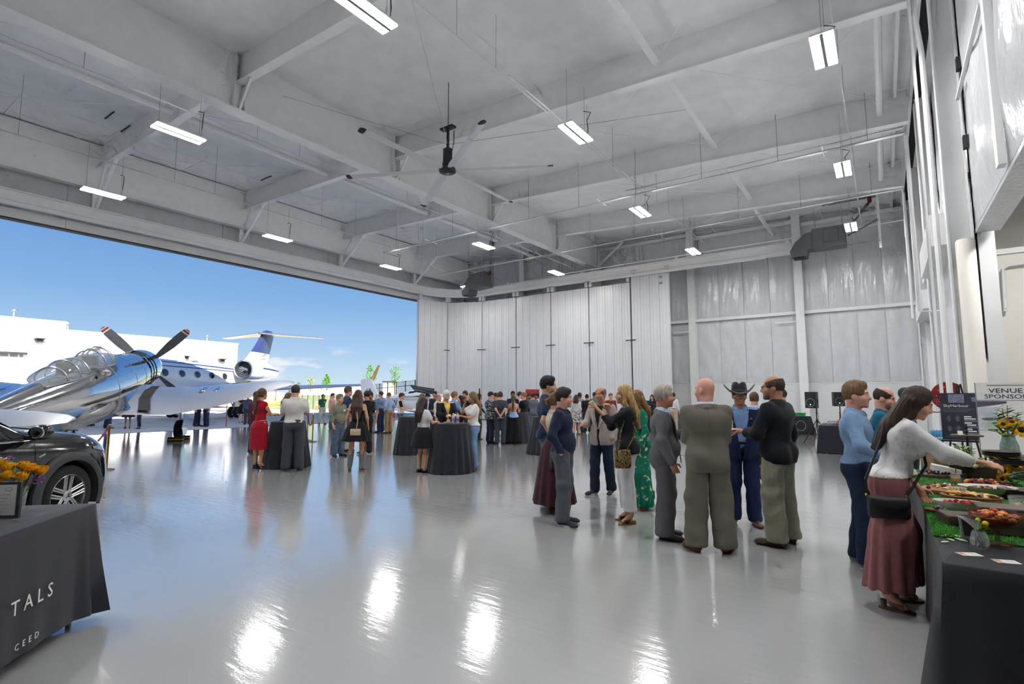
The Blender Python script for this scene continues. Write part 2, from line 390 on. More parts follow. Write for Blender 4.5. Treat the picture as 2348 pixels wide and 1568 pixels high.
b.build('pipe_clamp', M_STEEL, pipes, kind='stuff')
# --- left (door) side: header wall above the opening, track beam, dark door seal
wl = empty('wall_left', (XD - 0.75, 0, 0), kind='structure', label='white insulated header wall above the open hangar door')
def wpart(name, a, c, m, par=wl, off=(XD - 0.75, 0, 0)):
 b = MB(); b.bx([a[i] - off[i] for i in range(3)], [c[i] - off[i] for i in range(3)]); return b.build(name, m, par)
for k in range(7):
 y0 = -12 + k * 6.17
 wpart('header_panel', (XD - 0.85, y0 + 0.01, 8.42), (XD - 0.7, y0 + 6.16, roof_z(XD) + 0.02), M_FOIL)
 wpart('header_trim', (XD - 0.9, y0 + 0.004, 8.36), (XD - 0.6, y0 + 6.166, 8.95), M_LINER)
 wpart('door_seal', (XD - 0.93, y0, 8.31), (XD - 0.57, y0 + 6.17, 8.36), M_DARKGAP)
wpart('corner_wall', (XD - 0.85, 29.3, 0), (XD - 0.7, YB, 8.4), M_LINER)
wpart('front_wall', (XD - 0.85, -13, 0), (XD - 0.7, -9, 8.4), M_LINER)
# the top-hung track: runs over the opening, curves and follows the rear wall
trk = []
for y in (-10, 0, 8, 16, 22, 26.0): trk.append((-26.2, y))
for k in range(1, 10):
 a = math.pi / 2 * k / 9; trk.append((-26.2 + 3.2 * (1 - math.cos(a)), 26.0 + 3.2 * math.sin(a)))
for x in (-20, -14, -8, -3.45): trk.append((x, 29.2))
track = empty('trim_1', (0, 0, 0), kind='structure', label='white steel door track beam curving from the opening along the rear wall')
def track_part(name, w, z0, z1, m):
 b = MB(); rings = []
 for i, p in enumerate(trk):
  p0, p1 = Vector(trk[max(i - 1, 0)]), Vector(trk[min(i + 1, len(trk) - 1)]); d = (p1 - p0).normalized(); s = Vector((-d.y, d.x))
  c = Vector(p); rings.append([(*(c - s * w), z0), (*(c + s * w), z0), (*(c + s * w), z1), (*(c - s * w), z1)])
 b.loft(rings); return fixn(b.build(name, m, track))
track_part('track_lower_flange', 0.16, 8.88, 8.93, M_STEEL)
track_part('track_web', 0.05, 8.93, 9.26, M_STEEL)
track_part('track_upper_flange', 0.16, 9.26, 9.31, M_STEEL)
track_part('track_rail', 0.08, 8.72, 8.88, M_STEEL)
for i, x in enumerate((-20.9, -15.2, -9.2, -3.6)):
 steel(lambda b: b.bx((x - 0.08, 29.1, 9.31), (x + 0.08, 29.3, 9.45)), 'track_clip', track)
 steel(lambda b: b.bx((x - 0.06, 29.2, 9.33), (x + 0.06, YB - 0.2, 9.41)), 'track_bracket', track)
steel(lambda b: b.bx((-14.5, 28.9, 8.62), (-4.6, 28.98, 8.74)), 'cable_tray', track)
# --- rear wall: liner base, insulation panels, girts, columns
wb = empty('wall_back', (0, YB, 0), kind='structure', label='rear hangar wall with shiny white insulation, girts and columns')
def bpart(name, a, c, m, **kw):
 b = MB(); b.bx([a[0], a[1] - YB, a[2]], [c[0], c[1] - YB, c[2]]); return b.build(name, m, wb, **kw)
bpart('wall_core', (XD - 0.85, YB + 0.02, 0), (13, YB + 0.3, 13), M_LINER)
bpart('liner_base', (XD - 0.7, YB - 0.05, 0), (XR + 0.1, YB + 0.02, 2.3), M_LINER)
bpart('liner_cap', (XD - 0.7, YB - 0.075, 2.28), (XR + 0.1, YB + 0.02, 2.34), M_STEEL)
def crinkle(x0, x1, z0, z1, seed, amp=0.035):
 # a pillowy insulation sheet: bulged between its seams, creased near the bottom corners
 r = random.Random(seed); nx, nz = 14, 22; vs = []
 ph = [r.uniform(0, 6.28) for _ in range(6)]
 for j in range(nz + 1):
  for i in range(nx + 1):
   u, v = i / nx, j / nz
   e = min(1, 6 * min(u, 1 - u)) * min(1, 8 * min(v, 1 - v))
   d = amp * 1.5 * e * (0.7 + 0.6 * math.sin(9 * u + 5 * v + ph[0]) * math.sin(7 * v + ph[1]))
   d += 0.034 * e * math.sin(30 * (u - 0.35 * v) + ph[2] + 2 * math.sin(5 * v + ph[3])) * max(0, 1 - 1.6 * v)
   d += 0.02 * e * math.sin(46 * (u + 0.3 * v) + ph[4]) * max(0, 1 - 2.4 * v)
   vs.append((x0 + (x1 - x0) * u, -0.02 - d, z0 + (z1 - z0) * v))
 fs = [(j * (nx + 1) + i, j * (nx + 1) + i + 1, (j + 1) * (nx + 1) + i + 1, (j + 1) * (nx + 1) + i) for j in range(nz) for i in range(nx)]
 return MB().add(vs, fs)
colx = [-26.5, -20.9, -15.0, -8.95, -3.4, 1.5]
sd = 0
for k in range(len(colx) - 1):
 xa, xb = colx[k] + 0.12, colx[k + 1] - 0.12; n = 4
 for i in range(n):
  a = xa + (xb - xa) * i / n; c = xa + (xb - xa) * (i + 1) / n
  for z0, z1 in ((2.36, 5.92), (6.08, roof_z((a + c) / 2) - 0.35)):
   sd += 1; crinkle(a + 0.008, c - 0.008, z0, z1, sd).build('insulation_panel', M_FOIL, wb, smooth=True, angle=80)
 bpart('girt', (xa - 0.02, YB - 0.24, 5.92), (xb + 0.02, YB - 0.04, 6.08), M_STEEL)
 bpart('eave_girt', (xa - 0.02, YB - 0.24, roof_z(xb) - 0.42), (xb + 0.02, YB - 0.04, roof_z(xb) - 0.24), M_STEEL)
 for i in (1, 3):
  xx = xa + (xb - xa) * i / 4
  MB().cyl((xx, -0.2, roof_z(xx) - 0.38), (xx - 0.15, -0.75, roof_z(xx) - 0.02), 0.035, n=4).build('flange_brace', M_STEEL, wb)
for x in colx[:-1]:
 w = 0.2 if x != XG else 0.34
 b = MB(); zt = roof_z(x) - 0.05 if x != XG else 9.9
 b.bx((x - w, -0.42, 0), (x + w, -0.40, zt)); b.bx((x - 0.01, -0.40, 0), (x + 0.01, -0.05, zt)); b.bx((x - w, -0.07, 0), (x + w, -0.05, zt))
 b.build('column', M_STEEL, wb)
MB().cyl((XG + 0.1, -0.42, 9.95), (XG + 1.9, -0.42, 11.4), 0.08, n=8).build('knee_brace', M_STEEL, wb, smooth=True)
bpart('wall_conduit', (-4.6, YB - 0.3, 5.5), (-3.5, YB - 0.26, 5.56), M_STEEL)
bpart('wall_conduit', (-10.1, YB - 0.3, 5.35), (-9.1, YB - 0.26, 5.41), M_STEEL)
# --- folding door leaves hanging from the track
def door_leaf(i, p0, p1, top=8.35, z0=0.04, gap=True):
 p0, p1 = Vector((*p0, 0)), Vector((*p1, 0)); d = p1 - p0; ln = d.length; a = math.atan2(d.y, d.x)
 root = empty('door_%d' % i, p0, a, kind='structure', label=['leaf nearest the opening', 'leaf turning the corner', 'first leaf along the rear wall', 'second leaf along the rear wall', 'third leaf along the rear wall', 'fourth leaf along the rear wall', 'end leaf of the stack'][i - 1] + ' of the white folding hangar door')
 MB().bx((0.02, 0.0, z0), (ln - 0.02, 0.14, top)).build('core', M_LINER, root)
 MB().bx((-0.012, -0.012, z0), (0.022, 0.15, top + 0.02)).build('edge_frame', M_DARKGAP if i > 3 else M_GREYM, root)
 n = 5 if ln > 2.4 else 4; w = (ln - 0.06) / n
 for k in range(n):
  x0 = 0.03 + k * w
  b = MB(); prof = [(0, 0), (0.012, -0.03), (w * 0.30, -0.03), (w * 0.315, -0.02), (w * 0.345, -0.02), (w * 0.36, -0.03), (w * 0.66, -0.03), (w * 0.675, -0.02), (w * 0.705, -0.02), (w * 0.72, -0.03), (w - 0.014, -0.03), (w - 0.006, 0), (w - 0.006, 0.004), (0, 0.004)]
  b.prism(prof, (x0, 0, z0), (1, 0, 0), (0, 1, 0), (0, 0, top - z0)); fixn(b.build('sheet', M_DOOR, root))
 if i < 7:
  MB().tube([(ln - 0.3, -0.05, 4.9), (ln - 0.3, -0.16, 4.9), (ln + 0.3, -0.16, 4.9), (ln + 0.3, -0.05, 4.9)], 0.03, 6).build('hinge_bar', M_BLACKM, root)
 for x in (0.14, ln - 0.14):
  b = MB(); b.bx((x - 0.1, -0.08, top + 0.05), (x + 0.1, 0.12, top + 0.42)); b.build('hanger_box', M_DOOR, root)
  MB().cyl((x, 0.02, top), (x, 0.02, top + 0.06), 0.03, n=8).build('hanger_bolt', M_GREYM, root)
 return root
DP = [(-26.1, 25.75), (-25.6, 28.2), (-23.2, 29.2), (-20.25, 29.2), (-17.5, 29.2), (-14.75, 29.2), (-12.0, 29.2)]
for i in range(6): door_leaf(i + 1, DP[i], DP[i + 1])
dl = door_leaf(7, (-11.95, 29.1), (-9.65, 29.1), top=8.62)
for z in (8.0, 8.35): MB().bx((1.75, -0.045, z), (1.92, -0.028, z + 0.13)).build('latch_plate', M_GREYM, dl)
# --- right wall with columns, doors, and the opening to the side bay
wr = empty('wall_right', (XR, 0, 0), kind='structure', label='right hangar wall with insulation, columns and doors')
def rp(name, a, c, m, **kw):
 b = MB(); b.bx([a[0] - XR, a[1], a[2]], [c[0] - XR, c[1], c[2]]); return b.build(name, m, wr, **kw)
rp('wall_core', (XR + 0.05, 13.5, 0), (XR + 0.3, YB, 11.4), M_LINER)
rp('liner_base', (XR - 0.02, 13.5, 0), (XR + 0.05, YB, 2.3), M_LINER)
for k, (ya, yb) in enumerate(((13.5, 19.2), (19.6, 25.2), (25.7, 31.1))):
 for i in range(3):
  y0 = ya + (yb - ya) * i / 3; y1 = ya + (yb - ya) * (i + 1) / 3
  for z0, z1 in ((2.36, 5.9), (6.1, 10.8)):
   sd += 1; bm_ = crinkle(0, y1 - y0 - 0.02, z0, z1, sd); o = bm_.build('insulation_panel', M_FOIL, wr, smooth=True, angle=80)
   o.rotation_euler = (0, 0, R_(-90)); o.location = (0.03, y1 - 0.01, 0)
 rp('girt', (XR - 0.2, ya, 5.9), (XR, yb, 6.1), M_STEEL)
for i, fy in enumerate((13.35, 19.4, 25.45)):
 b = MB()
 b.bx((-0.42, fy - 0.16, 0), (-0.39, fy + 0.16, 10.4)); b.bx((-0.39, fy - 0.012, 0), (-0.05, fy + 0.012, 10.6)); b.bx((-0.08, fy - 0.16, 0), (-0.05, fy + 0.16, 10.6))
 b.build('frame_column', M_STEEL, wr)
 for z in (3.0, 4.6, 6.2, 7.8, 9.2):
  MB().cyl((-0.38, fy + 0.1, z), (-0.05, fy + 0.55, z + 0.12), 0.03, n=6).build('column_strut', M_STEEL, wr)
MB().lathe([(0.15, 0), (0.15, 4.6), (0.13, 4.64), (0.02, 4.64)], (-0.19, 13.05, 0), 24).build('column_casing', M_CREAM, wr, smooth=True)
# upper insulated wall over the side bay opening, with its sloped soffit
for i in range(4):
 y1 = 13.2 - i * 3.2; y0 = y1 - 3.18
 sd += 1; o = crinkle(0, 3.18, 4.9, 10.9, sd, 0.06).build('insulation_panel', M_FOIL, wr, smooth=True, angle=80)
 o.rotation_euler = (0, 0, R_(-90)); o.location = (0.03, y1, 0)
rp('upper_wall', (XR + 0.02, -13, 4.85), (XR + 0.35, 13.4, 11.4), M_LINER)
rp('soffit', (XR, -13, 4.80), (XR + 0.36, 13.3, 4.87), M_FOIL)
rp('mullion', (XR - 0.12, 9.75, 4.9), (XR - 0.03, 9.95, 11.0), M_STEEL)
rp('wall_tube', (XR - 0.14, 10.0, 7.45), (XR - 0.08, 13.1, 7.5), M_STEEL)
for z in (6.4, 8.0, 9.6): rp('dark_clip', (XR - 0.1, 12.9, z), (XR - 0.02, 13.05, z + 0.25), M_DARKGAP)
# man door and rolling door frames in the right wall
rp('door_frame', (XR - 0.25, 21.0, 0), (XR, 21.2, 4.4), M_STEEL)
rp('door_frame', (XR - 0.25, 24.6, 0), (XR, 24.8, 4.4), M_STEEL)
rp('door_head', (XR - 0.5, 20.9, 4.4), (XR, 24.9, 5.0), M_LINER)
rp('door_leaf', (XR - 0.1, 21.2, 0), (XR - 0.04, 24.6, 4.4), M_DOOR)
rp('door_seal', (XR - 0.14, 21.16, 0), (XR - 0.02, 21.22, 4.4), M_DARKGAP)
rp('door_head', (XR - 0.6, 14.4, 4.9), (XR, 18.4, 5.6), M_LINER)
rp('door_leaf', (XR - 0.16, 14.6, 0), (XR - 0.1, 18.2, 4.9), M_DOOR)
rp('door_seal', (XR - 0.2, 14.5, 0), (XR - 0.06, 14.62, 4.9), M_DARKGAP)
rp('door_handle', (XR - 0.3, 14.75, 1.0), (XR - 0.2, 14.8, 3.0), M_STEEL)
# side bay: end wall, ceiling, outer shell
ws = empty('wall_side_bay', (0, 0, 0), kind='structure', label='cream end wall and ceiling of the side bay')
def sp(name, a, c, m): return MB().bx(a, c).build(name, m, ws)
sp('end_wall', (1.98, 16.0, 0), (13, 16.2, 4.9), M_CREAM)
sp('end_wall_cap', (1.9, 15.95, 4.86), (13, 16.25, 4.98), M_STEEL)
sp('upper_end_wall', (1.95, 17.2, 0), (13, 17.3, 7.2), M_CREAM)
sp('bay_ceiling', (XR + 0.35, -13, 6.6), (13, 17.4, 6.7), M_LINER)
sp('end_return', (1.96, 16.2, 0), (2.0, 17.3, 4.9), M_DARKGAP)
MB().tube([(2.3, 15.9, 3.55), (2.3, 15.9, 3.62), (2.32, 15.9, 4.5), (2.42, 15.9, 4.58), (5.5, 15.9, 4.58)], 0.035, 8).build('wall_pipe', M_STEEL, ws, smooth=True)
sp('wall_outer', (12.8, -13, 0), (13.0, YB, 11.0), M_LINER)
sp('wall_front', (XD - 0.8, -13.2, 0), (13.0, -13.0, 12.5), M_LINER)
# ------------------------------------------------------------------ lamps, fan, heaters
M_LED = mat('lit_led_strip', (1, 1, 1), 0.5, emis=(1.0, 0.985, 0.96), est=LAMP_L)
M_LAMPBODY = mat('white_lamp_housing', srgb(225, 225, 225), 0.4, noise=0.02, nscale=5)
def lamp_proto():
 root = empty('hanging_lamp', (0, 0, 0))
 b = MB(); b.cbox((0, 0, 0.06), (0.42, 1.22, 0.07), 0.015); b.build('housing', M_LAMPBODY, root)
 MB().cbox((0, 0, 0.015), (0.07, 1.2, 0.03), 0.006).build('driver_spine', M_GREYM, root)
 for s in (-1, 1): MB().bx((s * 0.04, -0.6, 0.006), (s * 0.205, 0.6, 0.024)).build('led_strip', M_LED, root)
 b = MB(); b.tube([(0.1, 0.5, 0.09), (0.1, 0.52, 0.35), (0.05, 0.55, 0.62), (0.2, 0.5, 0.78), (0.0, 0.45, 0.85)], 0.012, 5); b.build('power_cord', M_BLACKM, root, smooth=True)
 MB().cyl((0, -0.5, 0.09), (0, -0.5, 1.6), 0.005, n=4).build('hanger_wire', M_GREYM, root)
 MB().cyl((0, 0.5, 0.09), (0, 0.5, 1.6), 0.005, n=4).build('hanger_wire', M_GREYM, root)
 return root
LZ = 8.66; LK = 0.96
LAMPS = [(-7.7, 6.05, 'nearest the camera at the top edge of the picture'), (-6.66, 12.55, 'right of the ceiling fan, with a looped cord'), (-7.6, 19.7, 'beyond the fan in the middle row'), (-7.6, 26.8, 'in front of the rear wall in the middle row'),
   (-0.65, 12.45, 'nearest in the right row with a hooked cord'), (-0.71, 19.65, 'second in the right row above the right wall doors'), (-0.82, 26.8, 'beside the far right unit heater'),
   (-15.75, 6.15, 'below the big girder at upper left'), (-15.7, 19.85, 'under the rear part of the big girder'), (-15.7, 26.85, 'nearest the rear wall below the girder end'),
   (-22.8, 6.57, 'leftmost, close to the door header'), (-22.77, 13.3, 'second along the door header'), (-22.74, 20.2, 'third along the door header'), (-22.78, 27.2, 'last along the door header next to the dark heater')]
lamp0 = None
for x, y, t in LAMPS + [(-7.7, -1.0, None), (-15.75, -1.0, None), (-22.8, -0.5, None), (-0.65, 5.5, None)]:
 if lamp0 is None: lamp0 = lamp_proto(); o = lamp0
 else: o = copy_tree(lamp0)
 o.location = (x * LK, y * LK, LZ)
 finish(o, None, 'lit twin-strip LED lamp ' + (t or 'behind the camera in the %s row' % {-7.7: 'middle', -15.75: 'girder', -22.8: 'door', -0.65: 'right'}[x]), 'lamp', 'hanging LED lamps under the hangar roof')
# two lamps of the side bay
for x, y in ((3.2, 12.5), (4.5, 4.0)):
 o = copy_tree(lamp0); o.location = (x, y, 6.0); finish(o, None, 'twin-strip LED lamp inside the side bay, ' + ('near its end wall' if y > 10 else 'close to the camera'), 'lamp', 'hanging LED lamps in the side bay')
 for ch in list(o.children):
  if ch.name.startswith('hanger_wire') or ch.name.startswith('power_cord'): bpy.data.objects.remove(ch)
# ceiling fan
M_BLADE = mat('brushed_aluminium_blade', srgb(214, 216, 222), 0.4, metal=0.0, noise=0.05, nscale=6, stretch=(1, 8, 1))
fan = empty('ceiling_fan', (-10.63, 11.62, 8.55), R_(0), label='large six-blade ceiling fan with black hub hanging from the roof', cat='fan')
MB().lathe([(0.0, -0.08), (0.14, -0.08), (0.25, -0.04), (0.27, 0.02), (0.24, 0.08), (0.12, 0.1), (0.12, 0.16), (0.16, 0.18), (0.16, 0.26), (0.09, 0.28), (0.09, 0.42), (0, 0.42)], n=24).build('hub', M_BLACKM, fan, smooth=True)
MB().bx((-0.11, -0.09, 0.3), (0.11, 0.09, 0.72)).build('motor_box', M_BLACKM, fan)
MB().cyl((0, 0, 0.4), (0, 0, 1.35), 0.045, n=10).build('down_tube', M_BLACKM, fan, smooth=True)
MB().box((0, 0, 1.38), (0.5, 0.2, 0.06)).build('mount_bracket', M_BLACKM, fan)
MB().tube([(0.14, 0.02, 0.5), (0.2, 0.05, 0.9), (0.16, 0.1, 1.3)], 0.015, 5).build('cable', M_BLACKM, fan, smooth=True)
MB().cyl((0, 0, 1.4), (0, 0, 2.98), 0.012, n=5).build('safety_cable', M_BLACKM, fan)
for p in ((-7.4, 6.6), (-14.6, 8.5), (-4.5, 15.6), (-14.5, 16)):
 q = Vector((p[0], p[1], roof_z(p[0]) - 0.9)) - Vector(fan.location); MB().cyl((0, 0, 0.85), q, 0.007, n=4).build('guy_wire', M_GREYM, fan)
ang0 = math.atan2(9.87 - 11.62, -7.82 + 10.63)
for k in range(6):
 a = ang0 + k * math.pi / 3; b = MB(); rings = []
 ca, sa = math.cos(a), math.sin(a)
 for r in (0.2, 0.5, 3.1):
  w = 0.055 if r < 0.3 else 0.115; c = Vector((ca * r, sa * r, 0.02 - 0.012 * r)); s = Vector((-sa, ca, 0.12)).normalized()
  rings.append([c + s * w * u + Vector((0, 0, h)) for u, h in ((-1, 0), (-0.5, 0.022), (0.3, 0.03), (1, 0.0), (0.3, -0.008), (-0.5, -0.01))])
 b.loft(rings); fixn(b.build('blade', M_BLADE, fan))
 c = Vector((ca * 3.15, sa * 3.15, -0.018)); s = Vector((-sa, ca, 0.25)).normalized(); b = MB()
 b.loft([[c + Vector((ca, sa, 0)) * t + s * 0.12 * u * (1 - 0.3 * abs(t) * 8) + Vector((0, 0, h)) for u, h in ((-1, 0), (-0.5, 0.03), (0.3, 0.04), (1, 0.0), (0.3, -0.012), (-0.5, -0.014))] for t in (-0.06, 0.03, 0.1)])
 fixn(b.build('blade_tip', M_BLACKM, fan))
b = MB(); b.box((0, 0, -0.083), (0.09, 0.02, 0.004)); b.box((0, 0.04, -0.083), (0.09, 0.02, 0.004)); b.box((0.04, 0.02, -0.083), (0.02, 0.06, 0.004)); b.box((-0.04, -0.01, -0.083), (0.02, 0.05, 0.004))
b.build('hub_emblem', M_LAMPBODY, fan)
# unit heaters
M_HEAT = mat('charcoal_heater_sheet', srgb(92, 95, 98), 0.5, metal=0.0, noise=0.12, nscale=9)
M_FLUE = mat('steel_flue', srgb(165, 170, 172), 0.3, metal=0.8, noise=0.1, nscale=8)
M_REDF = mat('red_pipe_fitting', srgb(120, 40, 38), 0.5, noise=0.1, nscale=9)
def heater(loc, rz, label, flue):
 h = empty('unit_heater', loc, rz, label=label, cat='heater', group='roof-hung unit heaters')
 MB().cbox((0, 0, 0.45), (1.35, 0.8, 0.95), 0.02).build('cabinet', M_HEAT, h)
 b = MB(); prof = [(-0.66, 0.82), (-0.95, 0.78), (-1.4, 0.4), (-1.62, -0.02), (-1.55, -0.3), (-0.92, -0.3), (-0.86, -0.02), (-0.66, 0.02)]
 b.prism(prof, (0, -0.36, 0), (1, 0, 0), (0, 0, 1), (0, 0.72, 0)); fixn(b.build('outlet_hood', M_HEAT, h))
 MB().bx((-1.5, -0.34, -0.315), (-0.96, 0.34, -0.30)).build('outlet_throat', M_DARKGAP, h)
 for k in range(7):
  MB().box((-1.46 + k * 0.085, 0, -0.33), (0.014, 0.66, 0.06)).build('louver', M_HEAT, h)
 MB().box((0, 0, 0.45), (0.02, 0.84, 0.7)).build('seam', M_HEAT, h)
 MB().cbox((0.1, -0.42, 0.5), (0.6, 0.03, 0.6), 0.01).build('access_panel', M_HEAT, h)
 for x in (-0.55, 0.55):
  for y in (-0.32, 0.32): MB().cyl((x, y, 0.9), (x, y, 1.9), 0.008, n=4).build('hanger_rod', M_GREYM, h)
 for pts, r, m, nm in flue:
  MB().tube(pts, r, 10).build(nm, m, h, smooth=True)
 return h
heater((-1.75, 28.3, 8.55), R_(0), 'dark grey unit heater with curved outlet at far right', [
 ([(0.55, 0, 0.75), (0.85, 0, 0.8), (1.0, 0, 1.05)], 0.09, M_REDF, 'flue_elbow'), ([(1.0, 0, 1.05), (1.55, 0, 1.75)], 0.075, M_FLUE, 'flue_pipe'),
 ([(1.55, 0, 1.75), (1.66, 0, 1.88), (1.66, 0, 2.1)], 0.09, M_REDF, 'flue_elbow'), ([(1.95, 0.05, -0.3), (1.95, 0.05, 2.2)], 0.055, M_STEEL, 'gas_pipe'),
 ([(0.75, 0, 0.45), (1.9, 0, 1.0)], 0.06, M_FLUE, 'intake_pipe'), ([(0.6, 0, 0.02), (1.2, 0.0, 0.03), (1.95, 0, 0.03)], 0.018, M_GREYM, 'gas_line')])
heater((-20.4, 25.6, 8.4), R_(-12), 'dark grey unit heater hanging above the folding door corner', [
 ([(0.5, 0, 0.7), (0.78, 0, 0.74), (0.82, 0, 0.95)], 0.08, M_REDF, 'flue_elbow'), ([(0.82, 0, 0.95), (0.82, 0, 3.0)], 0.07, M_FLUE, 'flue_pipe'), ([(1.05, 0, 0.1), (1.05, 0, 3.0)], 0.06, M_FLUE, 'flue_pipe')])
MB().bx((-0.2, -0.02, 2.05), (1.9, 0.02, 2.15)).build('unistrut', M_GREYM, bpy.data.objects['unit_heater'])
# ------------------------------------------------------------------ outdoors: apron, lawn, far hangar, fence, trees
M_APRON = mat('pale_concrete_apron', srgb(196, 192, 186), 0.8, noise=0.10, nscale=0.8, bump=0.1, bscale=30)
M_LAWN = mat('sunny_grass', srgb(128, 142, 66), 0.95, noise=0.3, nscale=1.2, col2=srgb(150, 138, 84))
M_DIRT = mat('pale_dirt', srgb(190, 160, 128), 0.95, noise=0.15, nscale=0.6)
g0 = empty('ground', (0, 0, 0), kind='structure', label='sunlit concrete apron and open ground outside the hangar')
MB().bx((-900, -700, -0.9), (60, 900, -0.32)).build('far_ground', M_DIRT, g0)
r = random.Random(5)
for i in range(12):
 for j in range(-3, 9):
  x1 = XSLAB - 0.03 - i * 6.1; y0 = -12 + j * 6.1
  if x1 < -62 and y0 > 36: continue
  MB().bx((x1 - 6.07, y0, -0.25), (x1, y0 + 6.07, -0.025 - 0.003 * r.random())).build('concrete_slab', M_APRON, g0)
MB().bx((XSLAB - 0.02, -12, -0.2), (XSLAB + 0.12, 29, 0.004)).build('threshold_strip', M_DARKGAP, g0)
# grass bank behind the fence
bank = MB(); rings = []
for k, (d, z) in enumerate(((0, -0.12), (1.5, 0.1), (8, 0.9), (20, 1.35), (60, 1.3), (90, -0.4))):
 ring = []
 for t in range(13):
  u = t / 12; p = Vector((-74, 38.5, 0)).lerp(Vector((-30, 52.5, 0)), u); nrm = Vector((-0.30, 0.95, 0)).normalized()
  q = p + nrm * d; ring.append((q.x, q.y, z * (0.6 + 0.8 * u) + 0.15 * math.sin(3 * u + d)))
 rings.append(ring)
bank.loft(rings, closed=False, cap=False); bank.build('grass_bank', M_LAWN, g0, smooth=True)
# far ridge and low far buildings on the horizon
rd = MB(); rings = []
for k, (d, h) in enumerate(((0, 0), (60, 1.0), (200, 0.6))):
 ring = []
 for t in range(41):
  a = R_(100 + 70 * t / 40); rad = 420 + d
  ring.append((rad * math.cos(a), rad * math.sin(a), -0.4 + h * (5.0 + 1.6 * math.sin(t * 1.1) + math.sin(t * 2.3))))
 rings.append(ring)
rd.loft(rings, closed=False, cap=False); rd.build('far_ridge', mat('hazy_ridge', srgb(196, 178, 150), 0.95, noise=0.15, nscale=0.02), g0, smooth=True)
M_WHITEB = mat('white_building_cladding', srgb(238, 238, 238), 0.6, noise=0.02, nscale=0.5)
M_TAN = mat('tan_building_wall', srgb(214, 204, 190), 0.8, noise=0.05, nscale=0.3)
def far_building(px, y1, w, h, D, m, label):
 p = adep(px, 905, D); o = empty('far_building', (p.x, p.y, -0.3), YAW, label=label, cat='building', group='low buildings on the horizon')
 MB().bx((-w / 2, 0, 0), (w / 2, 12, h + 0.3)).build('wall', m, o)
 MB().bx((-w / 2 - 0.3, -0.3, h + 0.3), (w / 2 + 0.3, 12.3, h + 0.9)).build('roof_edge', M_DARKGAP if m is M_TAN else m, o)
far_building(798, 885, 16, 7.0, 300, M_TAN, 'low tan building with dark roof edge on the horizon')
far_building(738, 890, 26, 5.6, 320, M_WHITEB, 'long white building low on the horizon')
far_building(887, 880, 4, 8.2, 260, M_TAN, 'small pale block on the horizon between the two tall saplings')
# the white hangar across the apron
fh = empty('hangar_building', (-90, 0, 0), label='long white metal hangar across the sunlit apron', cat='building')
def fp(name, a, c, m, par=None):
 return MB().bx((a[0] + 90, a[1], a[2]), (c[0] + 90, c[1], c[2])).build(name, m, par or fh)
yc0 = 46.3
ystep = 23.0
fp('wall', (-110, ystep, 0), (-90, yc0, 10.35), M_WHITEB)
fp('parapet', (-110, ystep, 10.35), (-89.9, yc0 + 0.1, 10.55), M_WHITEB)
fp('tall_wall', (-110, -30, 0), (-89.8, ystep, 11.35), M_WHITEB)
fp('tall_parapet', (-110, -30, 11.35), (-89.7, ystep + 0.1, 11.6), M_WHITEB)
M_RIB = mat('white_ribbed_sheet', srgb(228, 229, 231), 0.55, noise=0.02, nscale=1)
rb = MB()
for k in range(60): rb.bx((0.2, ystep - 1 - k * 0.9, 0), (0.26, ystep - 0.85 - k * 0.9, 11.3))
rb.build('ribs', M_RIB, fh, kind='stuff')
for (y, z) in ((14.5, 9.2), (20.3, 8.6), (26.4, 8.0), (32.1, 7.7), (38.0, 7.4), (43.6, 7.25)):
 f = fp('wall_light', (-89.8, y - 0.35, z), (-89.3, y + 0.35, z + 0.35), M_BLACKM); fp('light_shade', (-89.8, y - 0.55, z + 0.36), (-89.0, y + 0.5, z + 0.5), M_BLACKM)
dr = fp('sliding_door', (-90, 5, 0), (-89.6, 15.0, 6.9), M_WHITEB); fp('door_head', (-90, 4, 6.9), (-89.2, 19.2, 7.15), M_DARKGAP)
for y in (7.8, 10.9): fp('door_joint', (-89.65, y, 0), (-89.55, y + 0.08, 6.9), M_DARKGAP)
fp('door_post', (-90, 15.8, 0), (-89.5, 16.3, 6.9), M_DARKGAP)
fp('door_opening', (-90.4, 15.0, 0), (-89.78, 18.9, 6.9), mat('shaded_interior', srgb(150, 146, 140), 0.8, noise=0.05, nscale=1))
for y, h in ((18.0, 11.6), (23.6, 10.5), (41.9, 10.5)):
 b = MB(); b.cyl((-1.5, y, h), (-1.5, y, h + 0.9), 0.18, n=10); b.cyl((-1.5, y, h + 0.9), (-1.5, y, h + 1.15), 0.3, n=10); b.build('flue_stack', M_FLUE, fh, smooth=True)
# fences
M_SCREEN = mat('green_wind_screen', srgb(128, 140, 104), 0.9, noise=0.12, nscale=2)
def P2(px, py, D): q = adep(px, py, D); return Vector((q.x, q.y, 0))
scr = empty('screened_fence', gnd(720, 937), label='low fence with green wind screen beyond the jet wing', cat='fence')
A, B = gnd(655, 936.5), gnd(812, 938.5); off = Vector(scr.location)
n = 12
for k in range(n):
 p, q = A.lerp(B, k / n), A.lerp(B, (k + 1) / n); d = (q - p); s = Vector((-d.y, d.x, 0)).normalized() * 0.02
 b = MB(); b.add([p - off, q - off - d * 0.02, q - off - d * 0.02 + Vector((0, 0, 1.75)), p - off + Vector((0, 0, 1.75)), p - off + s, q - off - d * 0.02 + s, q - off - d * 0.02 + s + Vector((0, 0, 1.75)), p - off + s + Vector((0, 0, 1.75))],
  [(0, 1, 2, 3), (7, 6, 5, 4), (0, 4, 5, 1), (1, 5, 6, 2), (2, 6, 7, 3), (3, 7, 4, 0)]); b.build('screen_panel', M_SCREEN, scr)
 MB().cyl(p - off, p - off + Vector((0, 0, 1.9)), 0.04, n=6).build('post', M_BLACKM, scr)
